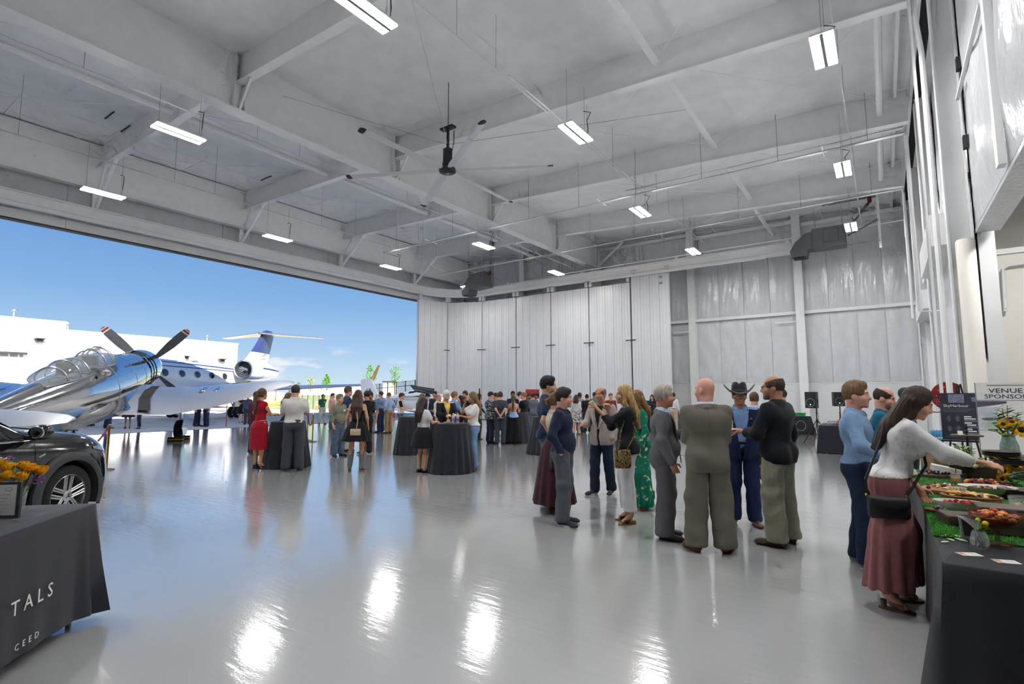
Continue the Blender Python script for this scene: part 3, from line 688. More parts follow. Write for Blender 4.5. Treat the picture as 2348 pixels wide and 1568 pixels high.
pf = empty('picket_fence', adep(900, 912, 56), label='black metal picket fence on the grass bank right of the parked planes', cat='fence'); off = Vector(pf.location)
A, B = adep(852, 917, 60), adep(975, 911, 50); n = 6; pk = MB()
for k in range(n):
 p, q = A.lerp(B, k / n), A.lerp(B, (k + 1) / n)
 MB().cyl(p - off - Vector((0, 0, 0.5)), p - off + Vector((0, 0, 1.75)), 0.05, n=6).build('post', M_BLACKM, pf)
 for z in (0.15, 1.25): MB().cyl(p - off + Vector((0, 0, z)), q - off + Vector((0, 0, z)), 0.03, n=4).build('rail', M_BLACKM, pf)
 for i in range(12):
  c = p.lerp(q, (i + 0.5) / 12) - off; pk.cyl(c, c + Vector((0, 0, 1.62)), 0.018, n=4)
  if i % 2 == 0:
   c2 = p.lerp(q, (i + 1.5) / 12) - off; m_ = (c + c2) / 2
   pk.tube([c + Vector((0, 0, 1.6)), m_ + Vector((0, 0, 1.78)), c2 + Vector((0, 0, 1.6))], 0.018, 4)
pk.build('pickets', M_BLACKM, pf, kind='stuff')
# young trees
M_BARK = mat('sapling_bark', srgb(92, 78, 62), 0.9, noise=0.2, nscale=20)
M_LEAF = mat('sapling_leaf', srgb(88, 140, 44), 0.7, noise=0.35, nscale=2.0, spec=0.3)
M_LEAFY = mat('yellow_green_leaf', srgb(150, 166, 42), 0.7, noise=0.3, nscale=2.0)
def tree(px, ybase, ytop, w, D, label, shape, m=M_LEAF, n=420, seed=1):
 p = adep(px, ybase, D); top = adep(px, ytop, D); h = top.z - p.z; rr = random.Random(seed)
 o = empty('young_tree', p, label=label, cat='tree', group='young trees beyond the fence')
 b = MB(); b.tube([(0, 0, -0.8), (0.02, 0, h * 0.4), (0, 0.03, h * 0.95)], [0.06, 0.045, 0.012], 6); br = []
 for k in range(9):
  a = rr.uniform(0, 6.28); z0 = h * rr.uniform(0.25, 0.75); l = w * rr.uniform(0.3, 0.55)
  br.append((Vector((0, 0, z0)), Vector((l * math.cos(a), l * math.sin(a), z0 + l * rr.uniform(0.5, 1.1)))))
  b.tube([br[-1][0], br[-1][1]], [0.025, 0.008], 4)
 b.build('trunk', M_BARK, o, smooth=True)
 lf = MB()
 for k in range(n):
  t = rr.random(); z = h * (0.22 + 0.78 * t)
  if shape == 'cone': rad = w / 2 * (1.05 - t) ** 0.8
  elif shape == 'vase': rad = w / 2 * (0.35 + 0.65 * t) * (1 if t < 0.85 else 0.7)
  else: rad = w / 2 * math.sin(math.pi * min(1, 0.15 + t * 0.85)) ** 0.7
  a = rr.uniform(0, 6.28); q = rad * math.sqrt(rr.random()); c = Vector((q * math.cos(a), q * math.sin(a), z)); s = rr.uniform(0.05, 0.11) * (D / 70)
  u = Vector((rr.uniform(-1, 1), rr.uniform(-1, 1), rr.uniform(-0.6, 0.6))).normalized(); v = u.cross(Vector((rr.uniform(-1, 1), rr.uniform(-1, 1), rr.uniform(-1, 1)))).normalized()
  lf.add([c - u * s, c + v * s * 0.6, c + u * s * 1.2, c - v * s * 0.6], [(0, 1, 2, 3)])
 lf.build('foliage', m, o, kind='stuff')
tree(748, 906, 858, 1.9, 68, 'conical green sapling left of the small white plane', 'cone', n=700, seed=2)
tree(711, 906, 864, 1.7, 68, 'sparse yellow-green sapling beside the conical one', 'vase', M_LEAFY, n=240, seed=3)
tree(848, 893, 836, 1.7, 66, 'tall leafy sapling above the small plane tail', 'oval', n=520, seed=4)
tree(905, 896, 841, 1.8, 66, 'leafy vase-shaped sapling beside the open door edge', 'vase', n=420, seed=5)
tree(684, 905, 876, 0.9, 72, 'small leafy bush just above the wing tip', 'oval', n=160, seed=6)
tree(664, 905, 874, 0.9, 72, 'thin bush left of the wing tip bush', 'oval', n=120, seed=7)
tree(632, 905, 873, 1.2, 74, 'bare twiggy sapling behind the jet tail', 'vase', M_BARK, n=60, seed=8)
# cones
M_ORANGE = mat('orange_cone_plastic', srgb(232, 96, 40), 0.5, noise=0.05, nscale=8)
M_WBAND = mat('white_reflective_band', srgb(235, 232, 228), 0.5, noise=0.03, nscale=8)
def cone(p, h, label, slim=False):
 o = empty('traffic_cone', p, label=label, cat='cone')
 MB().cbox((0, 0, 0.02), (h * 0.5, h * 0.5, 0.04), 0.01).build('base', M_ORANGE, o)
 r0, r1 = (h * 0.1, h * 0.06) if slim else (h * 0.19, h * 0.04)
 f = lambda t: r0 + (r1 - r0) * t
 for a, c, m, nm in ((0.03, 0.45, M_ORANGE, 'body'), (0.45, 0.62, M_WBAND, 'band'), (0.62, 0.75, M_ORANGE, 'body'), (0.75, 0.86, M_WBAND, 'band'), (0.86, 1.0, M_ORANGE, 'tip')):
  MB().cyl((0, 0, a * h), (0, 0, c * h), f(a), f(c), n=16).build(nm, m, o, smooth=True)
cone(gnd(902, 957), 0.75, 'orange traffic cone with white band on the apron edge')
cone(gnd(726, 939), 1.1, 'slim orange delineator post by the screened fence', True)
# ------------------------------------------------------------------ aircraft
M_CHROME = mat('polished_aluminium', (0.76, 0.755, 0.75), 0.09, metal=1.0, bump=0.25, bscale=2.2, bdist=0.012)
M_CHROME3 = mat('satin_polished_wing', (0.88, 0.86, 0.84), 0.36, metal=1.0, bump=0.3, bscale=3, bdist=0.012)
M_CHROME2 = mat('mirror_chrome', (0.88, 0.89, 0.9), 0.03, metal=1.0, bump=0.12, bscale=5, bdist=0.01)
M_TYRE = mat('black_tyre', srgb(30, 30, 32), 0.8, noise=0.15, nscale=12)
M_PROP = mat('grey_propeller', srgb(92, 96, 104), 0.45, noise=0.06, nscale=6)
M_REDP = mat('red_tip_paint', srgb(176, 40, 62), 0.4, noise=0.05, nscale=6)
M_WPAINT = mat('gloss_white_paint', srgb(236, 238, 242), 0.12, spec=0.6, coat=0.6, noise=0.015, nscale=2)
M_NAVYP = mat('navy_stripe_paint', srgb(42, 52, 92), 0.2, coat=0.5, noise=0.05, nscale=4)
M_GREYP = mat('grey_stripe_paint', srgb(150, 152, 162), 0.2, coat=0.5, noise=0.05, nscale=4)
M_BLKP = mat('matt_black_walkway', srgb(40, 41, 46), 0.7, noise=0.1, nscale=30)
M_CANOPY = mat('clear_canopy', (0.85, 0.92, 0.95), 0.02, spec=0.8, alpha=0.22)
M_DGLASS = mat('dark_cabin_glass', srgb(34, 40, 44), 0.05, spec=0.8, noise=0.05, nscale=3)
M_SEAT = mat('grey_leather', srgb(90, 90, 92), 0.6, noise=0.1, nscale=12)
M_CHOCK = mat('yellow_band', srgb(222, 170, 40), 0.6, noise=0.1, nscale=12)
M_SILVER = mat('satin_metal', srgb(196, 198, 204), 0.25, metal=0.9, noise=0.05, nscale=5)
M_BLUEG = mat('blue_logo', srgb(52, 92, 160), 0.4, noise=0.04, nscale=6)
M_GOLDP = mat('gold_winglet', srgb(196, 164, 76), 0.25, metal=0.4, noise=0.05, nscale=3)
def ring(x, zc, hw, hh, n=28, e=2.0, yc=0.0):
 out = []
 for i in range(n):
  t = 2 * math.pi * i / n; c, s = math.cos(t), math.sin(t)
  out.append(Vector((x, yc + hw * math.copysign(abs(c) ** (2 / e), c), zc + hh * math.copysign(abs(s) ** (2 / e), s))))
 return out
def interp(st, k):
 # Catmull-Rom refine of station tuples
 out = []
 for i in range(len(st) - 1):
  p0, p1, p2, p3 = st[max(i - 1, 0)], st[i], st[i + 1], st[min(i + 2, len(st) - 1)]
  for j in range(k):
   t = j / k; q = []
   for a, b, c, d in zip(p0, p1, p2, p3):
    q.append(0.5 * (2 * b + (c - a) * t + (2 * a - 5 * b + 4 * c - d) * t * t + (3 * b - a - 3 * c + d) * t ** 3))
   out.append(tuple(q))
 out.append(st[-1]); return out
def body(name, st, m, parent, n=28, k=3, e=2.0, cap=True):
 b = MB(); b.loft([ring(s[0], s[1], s[2], s[3], n, e, s[4] if len(s) > 4 else 0) for s in interp(st, k)], cap=cap)
 return fixn(b.build(name, m, parent, smooth=True, angle=50))
AIRF = [(0, 0), (0.012, 0.35), (0.05, 0.62), (0.15, 0.92), (0.3, 1.0), (0.5, 0.85), (0.75, 0.47), (1.0, 0.03), (0.75, -0.2), (0.5, -0.38), (0.3, -0.48), (0.15, -0.5), (0.05, -0.38), (0.012, -0.2)]
def wing(name, secs, m, parent, mid=None):
 # secs: (le_x, y, z, chord, thick)  x forward positive, chord runs aft
 b = MB(); b.loft([[Vector((q[0] - q[3] * u, q[1], q[2] + q[4] * v - (q[5] * u * u if len(q) > 5 else 0))) for u, v in AIRF] for q in secs])
 return fixn(b.build(name, m, parent, smooth=True, angle=45))
def fin(name, secs, m, parent):
 b = MB(); b.loft([[Vector((lx - c * u, y + th * (v - 0.25), z)) for u, v in AIRF] for lx, y, z, c, th in secs])
 return fixn(b.build(name, m, parent, smooth=True, angle=45))
def wheel(parent, c, r, w, m_hub=M_SILVER, name='wheel'):
 # axle along y
 Mx = Matrix.Rotation(R_(90), 3, 'X'); t = MB()
 t.lathe([(r * 0.55, -w / 2), (r * 0.9, -w / 2), (r, -w * 0.3), (r, w * 0.3), (r * 0.9, w / 2), (r * 0.55, w / 2)], c, 28, M=Mx)
 o = t.build(name, M_TYRE, parent, smooth=True, angle=60)
 h = MB(); h.lathe([(r * 0.56, -w * 0.42), (r * 0.4, -w * 0.3), (r * 0.18, -w * 0.48), (0.0, -w * 0.5)], c, 20, M=Mx); h.lathe([(0.0, w * 0.5), (r * 0.18, w * 0.48), (r * 0.4, w * 0.3), (r * 0.56, w * 0.42)], c, 20, M=Mx)
 h.build('hub', m_hub, o, smooth=True); return o
# ---- polished warbird; local x points forward, pitch frame carries everything above the wheels
HUB = adep(336, 838, 21.3); HEAD = YAW + R_(17)                 # heading left of +Y
WB = empty('propeller_plane', (HUB.x, HUB.y, 0), HEAD + R_(90), label='polished silver two-seat propeller warbird with four-blade propeller', cat='airplane')
PT = R_(11.6)
def wbp(o): o.location = (0, 0, HUB.z); o.rotation_euler = (0, -PT, 0); return o
def wloc(v): # level frame -> plane local
 x, y, z = v; return Vector((x * math.cos(PT) - z * math.sin(PT), y, HUB.z + x * math.sin(PT) + z * math.cos(PT)))
fus = [(-1.72, -0.04, 0.73, 0.76), (-2.3, -0.08, 0.75, 0.84), (-3.2, -0.12, 0.76, 0.94), (-4.6, -0.12, 0.74, 0.98), (-6.2, -0.06, 0.64, 0.88), (-7.8, 0.0, 0.50, 0.70), (-9.4, 0.08, 0.34, 0.50), (-11.2, 0.15, 0.15, 0.29), (-11.8, 0.18, 0.03, 0.10)]
wbp(body('fuselage', fus, M_CHROME, WB))
wbp(body('cowling', [(-0.22, 0, 0.50, 0.50), (-0.26, 0, 0.60, 0.60), (-0.42, 0, 0.68, 0.68), (-0.7, 0, 0.735, 0.735), (-1.1, 0, 0.75, 0.75), (-1.22, 0, 0.75, 0.75)], M_CHROME2, WB, 36))
wbp(body('exhaust_bay', [(-1.1, -0.01, 0.66, 0.66), (-1.5, -0.01, 0.665, 0.67), (-1.8, -0.02, 0.67, 0.69)], M_BLKP, WB))
for sy in (-1, 1):
 b = MB(); r0 = 0.755
 for x0, x1 in ((-1.36, -1.5), (-1.62, -1.74)):
  b.loft([[Vector((x, sy * q * math.cos(R_(a)), q * math.sin(R_(a)))) for a in range(-42, 60, 8)] for x, q in ((x0, r0 - 0.02), (x0, r0), (x1, r0), (x1, r0 - 0.02))], closed=False, cap=False)
 wbp(b.build('cowl_strap', M_CHROME2, WB, smooth=True, angle=30))
b = MB(); b.lathe([(0.0, 0.32), (0.12, 0.26), (0.22, 0.05), (0.24, -0.1), (0.24, -0.2)], n=20, M=Matrix.Rotation(R_(90), 3, 'Y')); wbp(b.build('spinner', M_CHROME2, WB, smooth=True))
for k in range(4):
 a = R_(45 + 90 * k); u = Vector((0, math.cos(a), math.sin(a))); s = Vector((0, -math.sin(a), math.cos(a))); f = Vector((1, 0, 0))
 prof = [(0.15, 0.07, 70), (0.4, 0.10, 60), (0.75, 0.155, 48), (1.2, 0.185, 36), (1.6, 0.18, 28), (1.9, 0.16, 24), (2.0, 0.145, 22), (2.06, 0.115, 21), (2.11, 0.06, 21)]
 def bl(r, w, tw):
  tw = R_(tw); cdir = s * math.cos(tw) + f * math.sin(tw); t = -s * math.sin(tw) + f * math.cos(tw)
  return [u * r + cdir * (w * q) + t * (0.026 * (2.2 - r) / 2 * hh + 0.004 * hh) for q, hh in ((-1, 0), (-0.5, 1), (0.3, 1.2), (1, 0), (0.3, -1.0), (-0.5, -0.8))]
 b = MB(); b.loft([bl(*p) for p in prof if p[0] <= 1.9]); bo = wbp(fixn(b.build('propeller_blade', M_PROP, WB, smooth=True, angle=50)))
 wl_ = 0.152
 for r0, r1, w0, w1, m in ((1.9, 1.955, 0.16, wl_, M_WBAND), (1.955, 2.03, wl_, 0.13, M_REDP), (2.03, 2.075, 0.13, 0.1, M_WBAND)):
  b = MB(); b.loft([bl(r0, w0, 24), bl(r1, w1, 22)]); fixn(b.build('tip_band', m, bo, smooth=True, angle=50))
 b = MB(); b.loft([bl(2.075, 0.1, 21), bl(2.11, 0.055, 21)]); fixn(b.build('tip_cap', M_PROP, bo, smooth=True))
# wings (roots low, dihedral), walkways, blisters
for sy in (-1, 1):
 secs = [(-1.35, sy * 0.3, -0.62, 4.6, 0.30, -0.1), (-1.6, sy * 0.9, -0.70, 3.9, 0.27, 0.02), (-1.72, sy * 2.3, -0.66, 3.4, 0.22, 0.17), (-1.85, sy * 3.8, -0.44, 2.7, 0.17, 0.18), (-2.05, sy * 4.9, -0.28, 1.9, 0.12, 0.08), (-2.35, sy * 5.5, -0.19, 1.25, 0.08), (-2.75, sy * 5.82, -0.15, 0.45, 0.04)]
 wbp(wing('wing', secs, M_CHROME3, WB))
 b = MB(); pts = [(-1.62, 0.62), (-2.1, 0.78), (-3.0, 0.92), (-4.0, 1.08), (-5.1, 1.42)]
 L_, Rr = [], []
 for x, y in pts:
  u = (-1.6 - x) / 3.85; th = 0.265; zz = -0.69 - 0.05 * u * u
  v = [v_ for u_, v_ in AIRF[:8]]; us = [u_ for u_, v_ in AIRF[:8]]; hv = float(np.interp(max(u, 0), us, v))
  L_.append(Vector((x, sy * (y - 0.02), zz + th * hv + 0.018))); Rr.append(Vector((x, sy * (y + 0.32), zz + th * hv + 0.018)))
 b.loft([L_, Rr], closed=False, cap=False); wbp(b.build('walkway', M_BLKP, WB))
 for yy in (2.75, 3.2):
  b = MB(); b.ell((-2.75, sy * yy, -0.43), (0.6, 0.13, 0.09), 14, 8); wbp(b.build('blister', M_CHROME2, WB, smooth=True))
 # wing root fillet
 b = MB(); rings = []
 for x, w, h in ((-1.3, 0.1, 0.15), (-2.2, 0.35, 0.42), (-3.6, 0.45, 0.5), (-5.0, 0.52, 0.42), (-6.2, 0.3, 0.25), (-7.0, 0.05, 0.05)):
  z0 = -0.62; y0 = 0.62 - max(0, -x - 4.8) * 0.1
  rings.append([Vector((x, sy * (y0 - 0.12), z0 + h)), Vector((x, sy * (y0 + 0.10 * w / 0.4), z0 + h * 0.45)), Vector((x, sy * (y0 + w * 0.55), z0 + h * 0.12)), Vector((x, sy * (y0 + w), z0 - 0.03)), Vector((x, sy * (y0 + w * 0.8), z0 - 0.16)), Vector((x, sy * (y0 - 0.2), z0 - 0.2))])
 b.loft(rings); wbp(fixn(b.build('wing_fillet', M_CHROME, WB, smooth=True)))
 # tailplane
 wbp(wing('tailplane', [(-9.6, sy * 0.15, 0.38, 1.5, 0.1), (-9.85, sy * 1.1, 0.38, 1.25, 0.08), (-10.15, sy * 1.75, 0.38, 0.85, 0.06), (-10.4, sy * 1.98, 0.38, 0.4, 0.03)], M_CHROME3, WB))
 # main gear leg, door and wheel (plane-local coordinates, vertical leg)
 wy = sy * 1.78; top = wloc((-2.0, wy, -0.6)); gx = top.x + 0.12
 b = MB(); b.cyl((top.x, wy, top.z), (gx, wy, 0.42), 0.06, n=12); b.cyl((gx, wy, 0.9), (gx, wy, 0.4), 0.045, n=12); b.build('gear_leg', M_SILVER, WB, smooth=True)
 b = MB(); b.prism([(-0.34, 1.15), (0.26, 1.2), (0.30, 0.75), (0.46, 0.5), (0.24, 0.18), (-0.2, 0.22), (-0.34, 0.6)], (gx, wy + sy * 0.17, 0), (-1, 0, 0), (0, 0, 1), (0, sy * 0.02, 0)); fixn(b.build('gear_door', M_CHROME2, WB))
 wheel(WB, (gx, wy, 0.38), 0.38, 0.24)
 for dx in (-0.42, 0.42):
  ck = MB(); ck.prism([(-0.12, 0.0), (0.12, 0.0), (0.08, 0.14), (-0.08, 0.14)], (gx + dx, wy - 0.24, 0), (1, 0, 0), (0, 0, 1), (0, 0.48, 0)); o = ck.build('chock', M_BLKP, WB); MB().bx((gx + dx - 0.125, wy - 0.242, 0.05), (gx + dx + 0.125, wy + 0.242, 0.08)).build('chock_band', M_CHOCK, o)
wbp(fin('tail_fin', [(-9.4, 0, 0.35, 2.2, 0.14), (-10.1, 0, 1.0, 1.6, 0.1), (-10.5, 0, 1.55, 1.1, 0.07), (-10.8, 0, 1.75, 0.5, 0.04)], M_CHROME, WB))
wheel(WB, (wloc((-10.2, 0, 0)).x, 0, 0.17), 0.17, 0.12)
tl = wloc((-10.2, 0, -0.05)); MB().cyl((tl.x, 0, 0.17), (tl.x + 0.1, 0, tl.z), 0.04, n=8).build('tail_leg', M_SILVER, WB, smooth=True)
# canopies: glass shells, frames, seats
def canopy(x0, x1, zb, h, w, peak, name, hoops):
 secs = []
 for i in range(9):
  t = i / 8; x = x0 + (x1 - x0) * t
  k = math.sin(math.pi * (t ** peak)) ** 0.62 if 0 < t < 1 else 0.05
  k = max(k, 0.05); secs.append((x, k))
 b = MB(); rr = []
 for x, k in secs:
  rr.append([Vector((x, w * (0.55 + 0.45 * k) * math.cos(R_(a)), zb + h * k * math.sin(R_(a)))) for a in range(0, 181, 15)])
 b.loft(rr, closed=False, cap=False); o = wbp(b.build(name, M_CANOPY, WB, smooth=True))
 for t in hoops:
  x = x0 + (x1 - x0) * t; k = max(math.sin(math.pi * (t ** peak)) ** 0.62, 0.05)
  b = MB(); b.tube([(x, (w * (0.55 + 0.45 * k) + 0.005) * math.cos(R_(a)), zb + (h * k + 0.008) * math.sin(R_(a))) for a in range(0, 181, 12)], 0.028, 5); b.build('hoop', M_SILVER, o, smooth=True)
 b = MB()
 for s in (-1, 1): b.tube([(x, s * w * (0.55 + 0.45 * k), zb) for x, k in secs], 0.022, 5)
 b.build('sill_rail', M_SILVER, o, smooth=True); return o
canopy(-3.7, -5.45, 0.70, 0.56, 0.46, 0.85, 'front_canopy', (0.24, 0.36, 0.62))
canopy(-5.35, -7.9, 0.60, 0.52, 0.44, 0.62, 'rear_canopy', (0.2, 0.42, 0.66))
for x in (-4.75, -6.3):
 b = MB(); b.cbox((x, 0, 0.76), (0.14, 0.42, 0.55), 0.03); wbp(b.build('seat', M_SEAT, WB))
b = MB(); b.bx((-7.6, -0.3, 0.5), (-3.9, 0.3, 0.56)); wbp(b.build('cockpit_floor', M_BLKP, WB))
b = MB(); b.ell((-5.5, -0.70, 0.60), (0.05, 0.14, 0.1), 10, 8); wbp(b.build('mirror', M_CHROME2, WB, smooth=True))
b = MB(); b.lathe([(0.0, 0.0), (0.055, 0.0), (0.055, 0.015)], (-4.3, -0.752, -0.2), 12, M=Matrix.Rotation(R_(90), 3, 'X')); wbp(b.build('port_hole', mat('brown_port', srgb(84, 64, 44), 0.6, noise=0.1, nscale=9), WB))
b = MB()
for k in range(40):
 b.ell((-2.2 - k * 0.09, -0.755 + k * 0.0006, 0.12 + 0.03 * math.sin(k)), (0.008, 0.006, 0.008), 5, 3)
 b.ell((-2.0 - k * 0.1, -0.675 + k * 0.0, 0.34), (0.008, 0.006, 0.008), 5, 3)
wbp(b.build('rivets', M_CHROME2, WB, kind='stuff'))
for x in (-2.35, -3.3, -4.5):
 st = interp(fus, 6); s = min(st, key=lambda q: abs(q[0] - x)); b = MB(); b.tube(ring(s[0], s[1], s[2] + 0.002, s[3] + 0.002, 32) + [ring(s[0], s[1], s[2] + 0.002, s[3] + 0.002, 32)[0]], 0.006, 4, cap=False); wbp(b.build('panel_seam', M_SILVER, WB))
b = MB(); b.cyl((-3.2, -3.4, -0.62), (-3.2, -3.4, -0.85), 0.008, n=4); o = wbp(b.build('pitot_flag_cord', M_BLKP, WB))
p = wloc((-3.2, -3.6, -0.55)); MB().bx((p.x, -3.61, p.z - 1.15), (p.x + 0.04, -3.59, p.z - 0.1)).build('remove_flag', M_REDP, WB)
# ---- business jet on the apron, nose towards the camera
gA, gB, gN = gnd(538, 958), gnd(396, 957), gnd(183, 977)
mc = (gA + gB) / 2; hd = (gN - mc).normalized()
JT = empty('business_jet', mc, math.atan2(hd.y, hd.x), label='white business jet with T-tail and navy stripes on the apron', cat='airplane')
JC, JR = 2.95, 1.2
jf = [(14.6, 2.45, 0.05, 0.05), (14.2, 2.5, 0.32, 0.32), (13.2, 2.6, 0.72, 0.70), (12.0, 2.78, 1.0, 0.98), (10.6, 2.95, 1.16, 1.17), (9.0, JC, JR, JR), (2, JC, JR, JR), (-2.0, JC, JR, JR), (-4.4, 3.05, 1.08, 1.1), (-6.8, 3.3, 0.75, 0.82), (-8.6, 3.55, 0.42, 0.5), (-10.0, 3.72, 0.16, 0.24), (-10.2, 3.74, 0.08, 0.1)]
body('fuselage', jf, M_WPAINT, JT, 32, 3)
body('belly', [(5.0, 2.05, 0.3, 0.15), (3.5, 1.98, 1.0, 0.42), (0, 1.95, 1.25, 0.5), (-3, 2.0, 1.1, 0.45), (-4.8, 2.15, 0.4, 0.2)], M_WPAINT, JT, 20, 2)
def jsurf(x, a):
 st = interp(jf, 6); s = min(st, key=lambda q: abs(q[0] - x)); return Vector((x, s[2] * 1.004 * math.cos(a), s[1] + s[3] * 1.004 * math.sin(a)))
def stripe(name, x0, x1, a0, a1, w0, w1, m, sy=1, bow=0.0):
 b = MB(); lo, hi = [], []
 for i in range(25):
  t = i / 24; x = x0 + (x1 - x0) * t; a = a0 + (a1 - a0) * t + bow * math.sin(math.pi * t); w = (w0 + (w1 - w0) * t) * (math.sin(math.pi * min(max(t, 0.02), 0.98)) ** 0.35)
  for lst, aa in ((lo, a - w), (hi, a + w)):
   p = jsurf(x, aa); lst.append(Vector((p.x, p.y * sy, p.z)))
 b.loft([lo, hi], closed=False, cap=False); b.build(name, m, JT, smooth=True)
for sy in (1, -1):
 stripe('stripe', 12.5, -6.5, 0.50, 0.50, 0.022, 0.05, M_NAVYP, sy, 0.1); stripe('stripe', 12.0, -7, 0.95, 0.62, 0.03, 0.10, M_NAVYP, sy, 0.12)
 stripe('stripe', -0.5, -9.0, -0.25, 0.1, 0.02, 0.10, M_NAVYP, sy, -0.1); stripe('stripe', 1.0, -8.2, -0.45, -0.25, 0.01, 0.06, M_GREYP, sy, -0.1)
 for k in range(6):
  x = 8.1 - k * 1.72
  b = MB(); c = Vector((x, 0, 0)); pts = []
  for i in range(16):
   t = 2 * math.pi * i / 16; p = jsurf(x + 0.34 * math.cos(t), 0.18 + 0.20 * math.sin(t)); pts.append(Vector((p.x, (p.y + 0.012) * sy, p.z)))
  b.add(pts, [tuple(range(16)) if sy > 0 else tuple(range(15, -1, -1))]); o = b.build('cabin_window', M_DGLASS, JT)
  b = MB(); b.tube(pts + [pts[0]], 0.025, 5, cap=False); b.build('window_ring', M_SILVER, o, smooth=True)
 # nacelle
 NC = [(-1.50, 3.75, 0.70, 0.70, sy * 2.05), (-1.80, 3.75, 0.80, 0.80, sy * 2.05), (-3.00, 3.75, 0.87, 0.87, sy * 2.05), (-4.50, 3.74, 0.80, 0.80, sy * 2.03), (-6.00, 3.72, 0.60, 0.60, sy * 2.0), (-6.80, 3.7, 0.48, 0.48, sy * 1.98)]
 o = body('engine_nacelle', NC, M_WPAINT, JT, 32, 3, cap=False)
 Mx = Matrix.Rotation(R_(90), 3, 'Y')
 MB().lathe([(0.66, 0.06), (0.71, 0.1), (0.755, 0.04), (0.76, -0.1)], (-1.58, sy * 2.05, 3.75), 32, M=Mx).build('intake_lip', M_SILVER, o, smooth=True)
 MB().lathe([(0.68, 0.05), (0.62, -0.35), (0.62, -0.6), (0.0, -0.6)], (-1.55, sy * 2.05, 3.75), 32, M=Mx).build('intake_duct', mat('grey_duct', srgb(58, 60, 66), 0.5, metal=0.3, noise=0.05, nscale=6), o, smooth=True, angle=50)
 MB().lathe([(0.0, -0.2), (0.08, -0.28), (0.16, -0.45), (0.2, -0.6)], (-1.55, sy * 2.05, 3.75), 20, M=Mx).build('fan_spinner', M_SILVER, o, smooth=True)
 for k in range(20):
  a = 2 * math.pi * k / 20; u = Vector((0, math.cos(a), math.sin(a))); s = Vector((0, -math.sin(a), math.cos(a))); c0 = Vector((-2.05, sy * 2.05, 3.75))
  b = MB(); b.add([c0 + u * 0.17 + s * 0.02, c0 + u * 0.61 + s * 0.10 + Vector((0.06, 0, 0)), c0 + u * 0.61 - s * 0.03 - Vector((0.05, 0, 0)), c0 + u * 0.17 - s * 0.03 - Vector((0.04, 0, 0))], [(0, 1, 2, 3)]); b.build('fan_blade', M_PROP, o)
 MB().bx((-5.3, min(sy * 0.9, sy * 1.5), 3.6), (-2.7, max(sy * 0.9, sy * 1.5), 3.78)).build('pylon', M_WPAINT, JT)
 stn = MB(); stn.loft([[Vector((x, sy * 2.05 + q * math.cos(a) * 1.01 * sy, 3.75 + q * math.sin(a) * 1.01)) for x, q in ((-2.4, 0.845), (-3.5, 0.87), (-4.7, 0.79), (-6.0, 0.60), (-6.7, 0.49))] for a in (0.12, 0.26)], closed=False, cap=False); stn.build('stripe', M_NAVYP, o, smooth=True)
 # wings with winglets
 wing('wing', [(5.6, sy * 0.8, 1.95, 6.4, 0.36), (2.6, sy * 3.2, 2.05, 4.4, 0.3), (-0.6, sy * 8.0, 2.32, 2.9, 0.2), (-2.9, sy * 11.3, 2.52, 1.9, 0.12)], M_WPAINT, JT)
 b = MB(); b.loft([[Vector((lx - c * u, sy * (y + 0.05 * v), z)) for u, v in AIRF] for lx, y, z, c in ((-3.0, 11.3, 2.5, 1.85), (-3.6, 11.65, 2.95, 1.3), (-4.3, 12.1, 4.25, 0.7))]); fixn(b.build('winglet', M_GOLDP, JT, smooth=True, angle=45))
 wing('tailplane', [(-7.7, sy * 0.05, 7.4, 2.5, 0.14), (-9.0, sy * 2.4, 7.32, 1.8, 0.1), (-10.3, sy * 4.9, 7.24, 1.05, 0.06)], M_SILVER, JT)
 # main gear
 b = MB(); b.cyl((0, sy * 2.35, 0.45), (0.1, sy * 2.3, 2.0), 0.1, n=10); b.cyl((0.4, sy * 2.1, 1.6), (0, sy * 2.35, 0.6), 0.05, n=8); b.build('gear_leg', M_SILVER, JT, smooth=True)
 MB().bx((-0.45, sy * 2.62, 0.85), (0.45, sy * 2.66, 2.0)).build('gear_door', M_WPAINT, JT)
 for d in (-0.22, 0.22): wheel(JT, (0, sy * 2.35 + d, 0.42), 0.42, 0.24)
for d in (-0.2, 0.2): wheel(JT, (11.35, d, 0.28), 0.28, 0.18)
MB().cyl((11.35, 0, 0.3), (11.2, 0, 2.0), 0.09, n=10).build('nose_leg', M_SILVER, JT, smooth=True)
for sy in (-1, 1): MB().bx((10.3, sy * 0.42, 1.15), (12.0, sy * 0.45, 1.95)).build('nose_gear_door', M_WPAINT, JT)
for dx in (-0.42, 0.42): MB().bx((11.35 + dx - 0.08, -0.5, 0), (11.35 + dx + 0.08, 0.5, 0.12)).build('chock', M_BLKP, JT)
fin('tail_fin', [(-3.6, 0, 3.9, 5.8, 0.3), (-5.5, 0, 4.7, 4.2, 0.26), (-6.6, 0, 5.6, 3.5, 0.22)], M_WPAINT, JT)
fin('tail_fin_top', [(-6.6, 0, 5.6, 3.5, 0.224), (-7.5, 0, 6.5, 2.9, 0.2), (-8.2, 0, 7.2, 2.5, 0.18), (-8.5, 0, 7.65, 2.2, 0.13), (-9.2, 0, 7.85, 1.0, 0.05)], M_NAVYP, JT)
for z0, x in ((5.0, -7.2), (5.3, -7.5), (5.45, -7.9)):
 fin('fin_stripe', [(x, 0, z0, 9.6 + x - 0.2, 0.25), (x - 0.3, 0, z0 + 0.13, 9.6 + x - 0.1, 0.25)], M_GREYP, JT)
bx_ = MB()
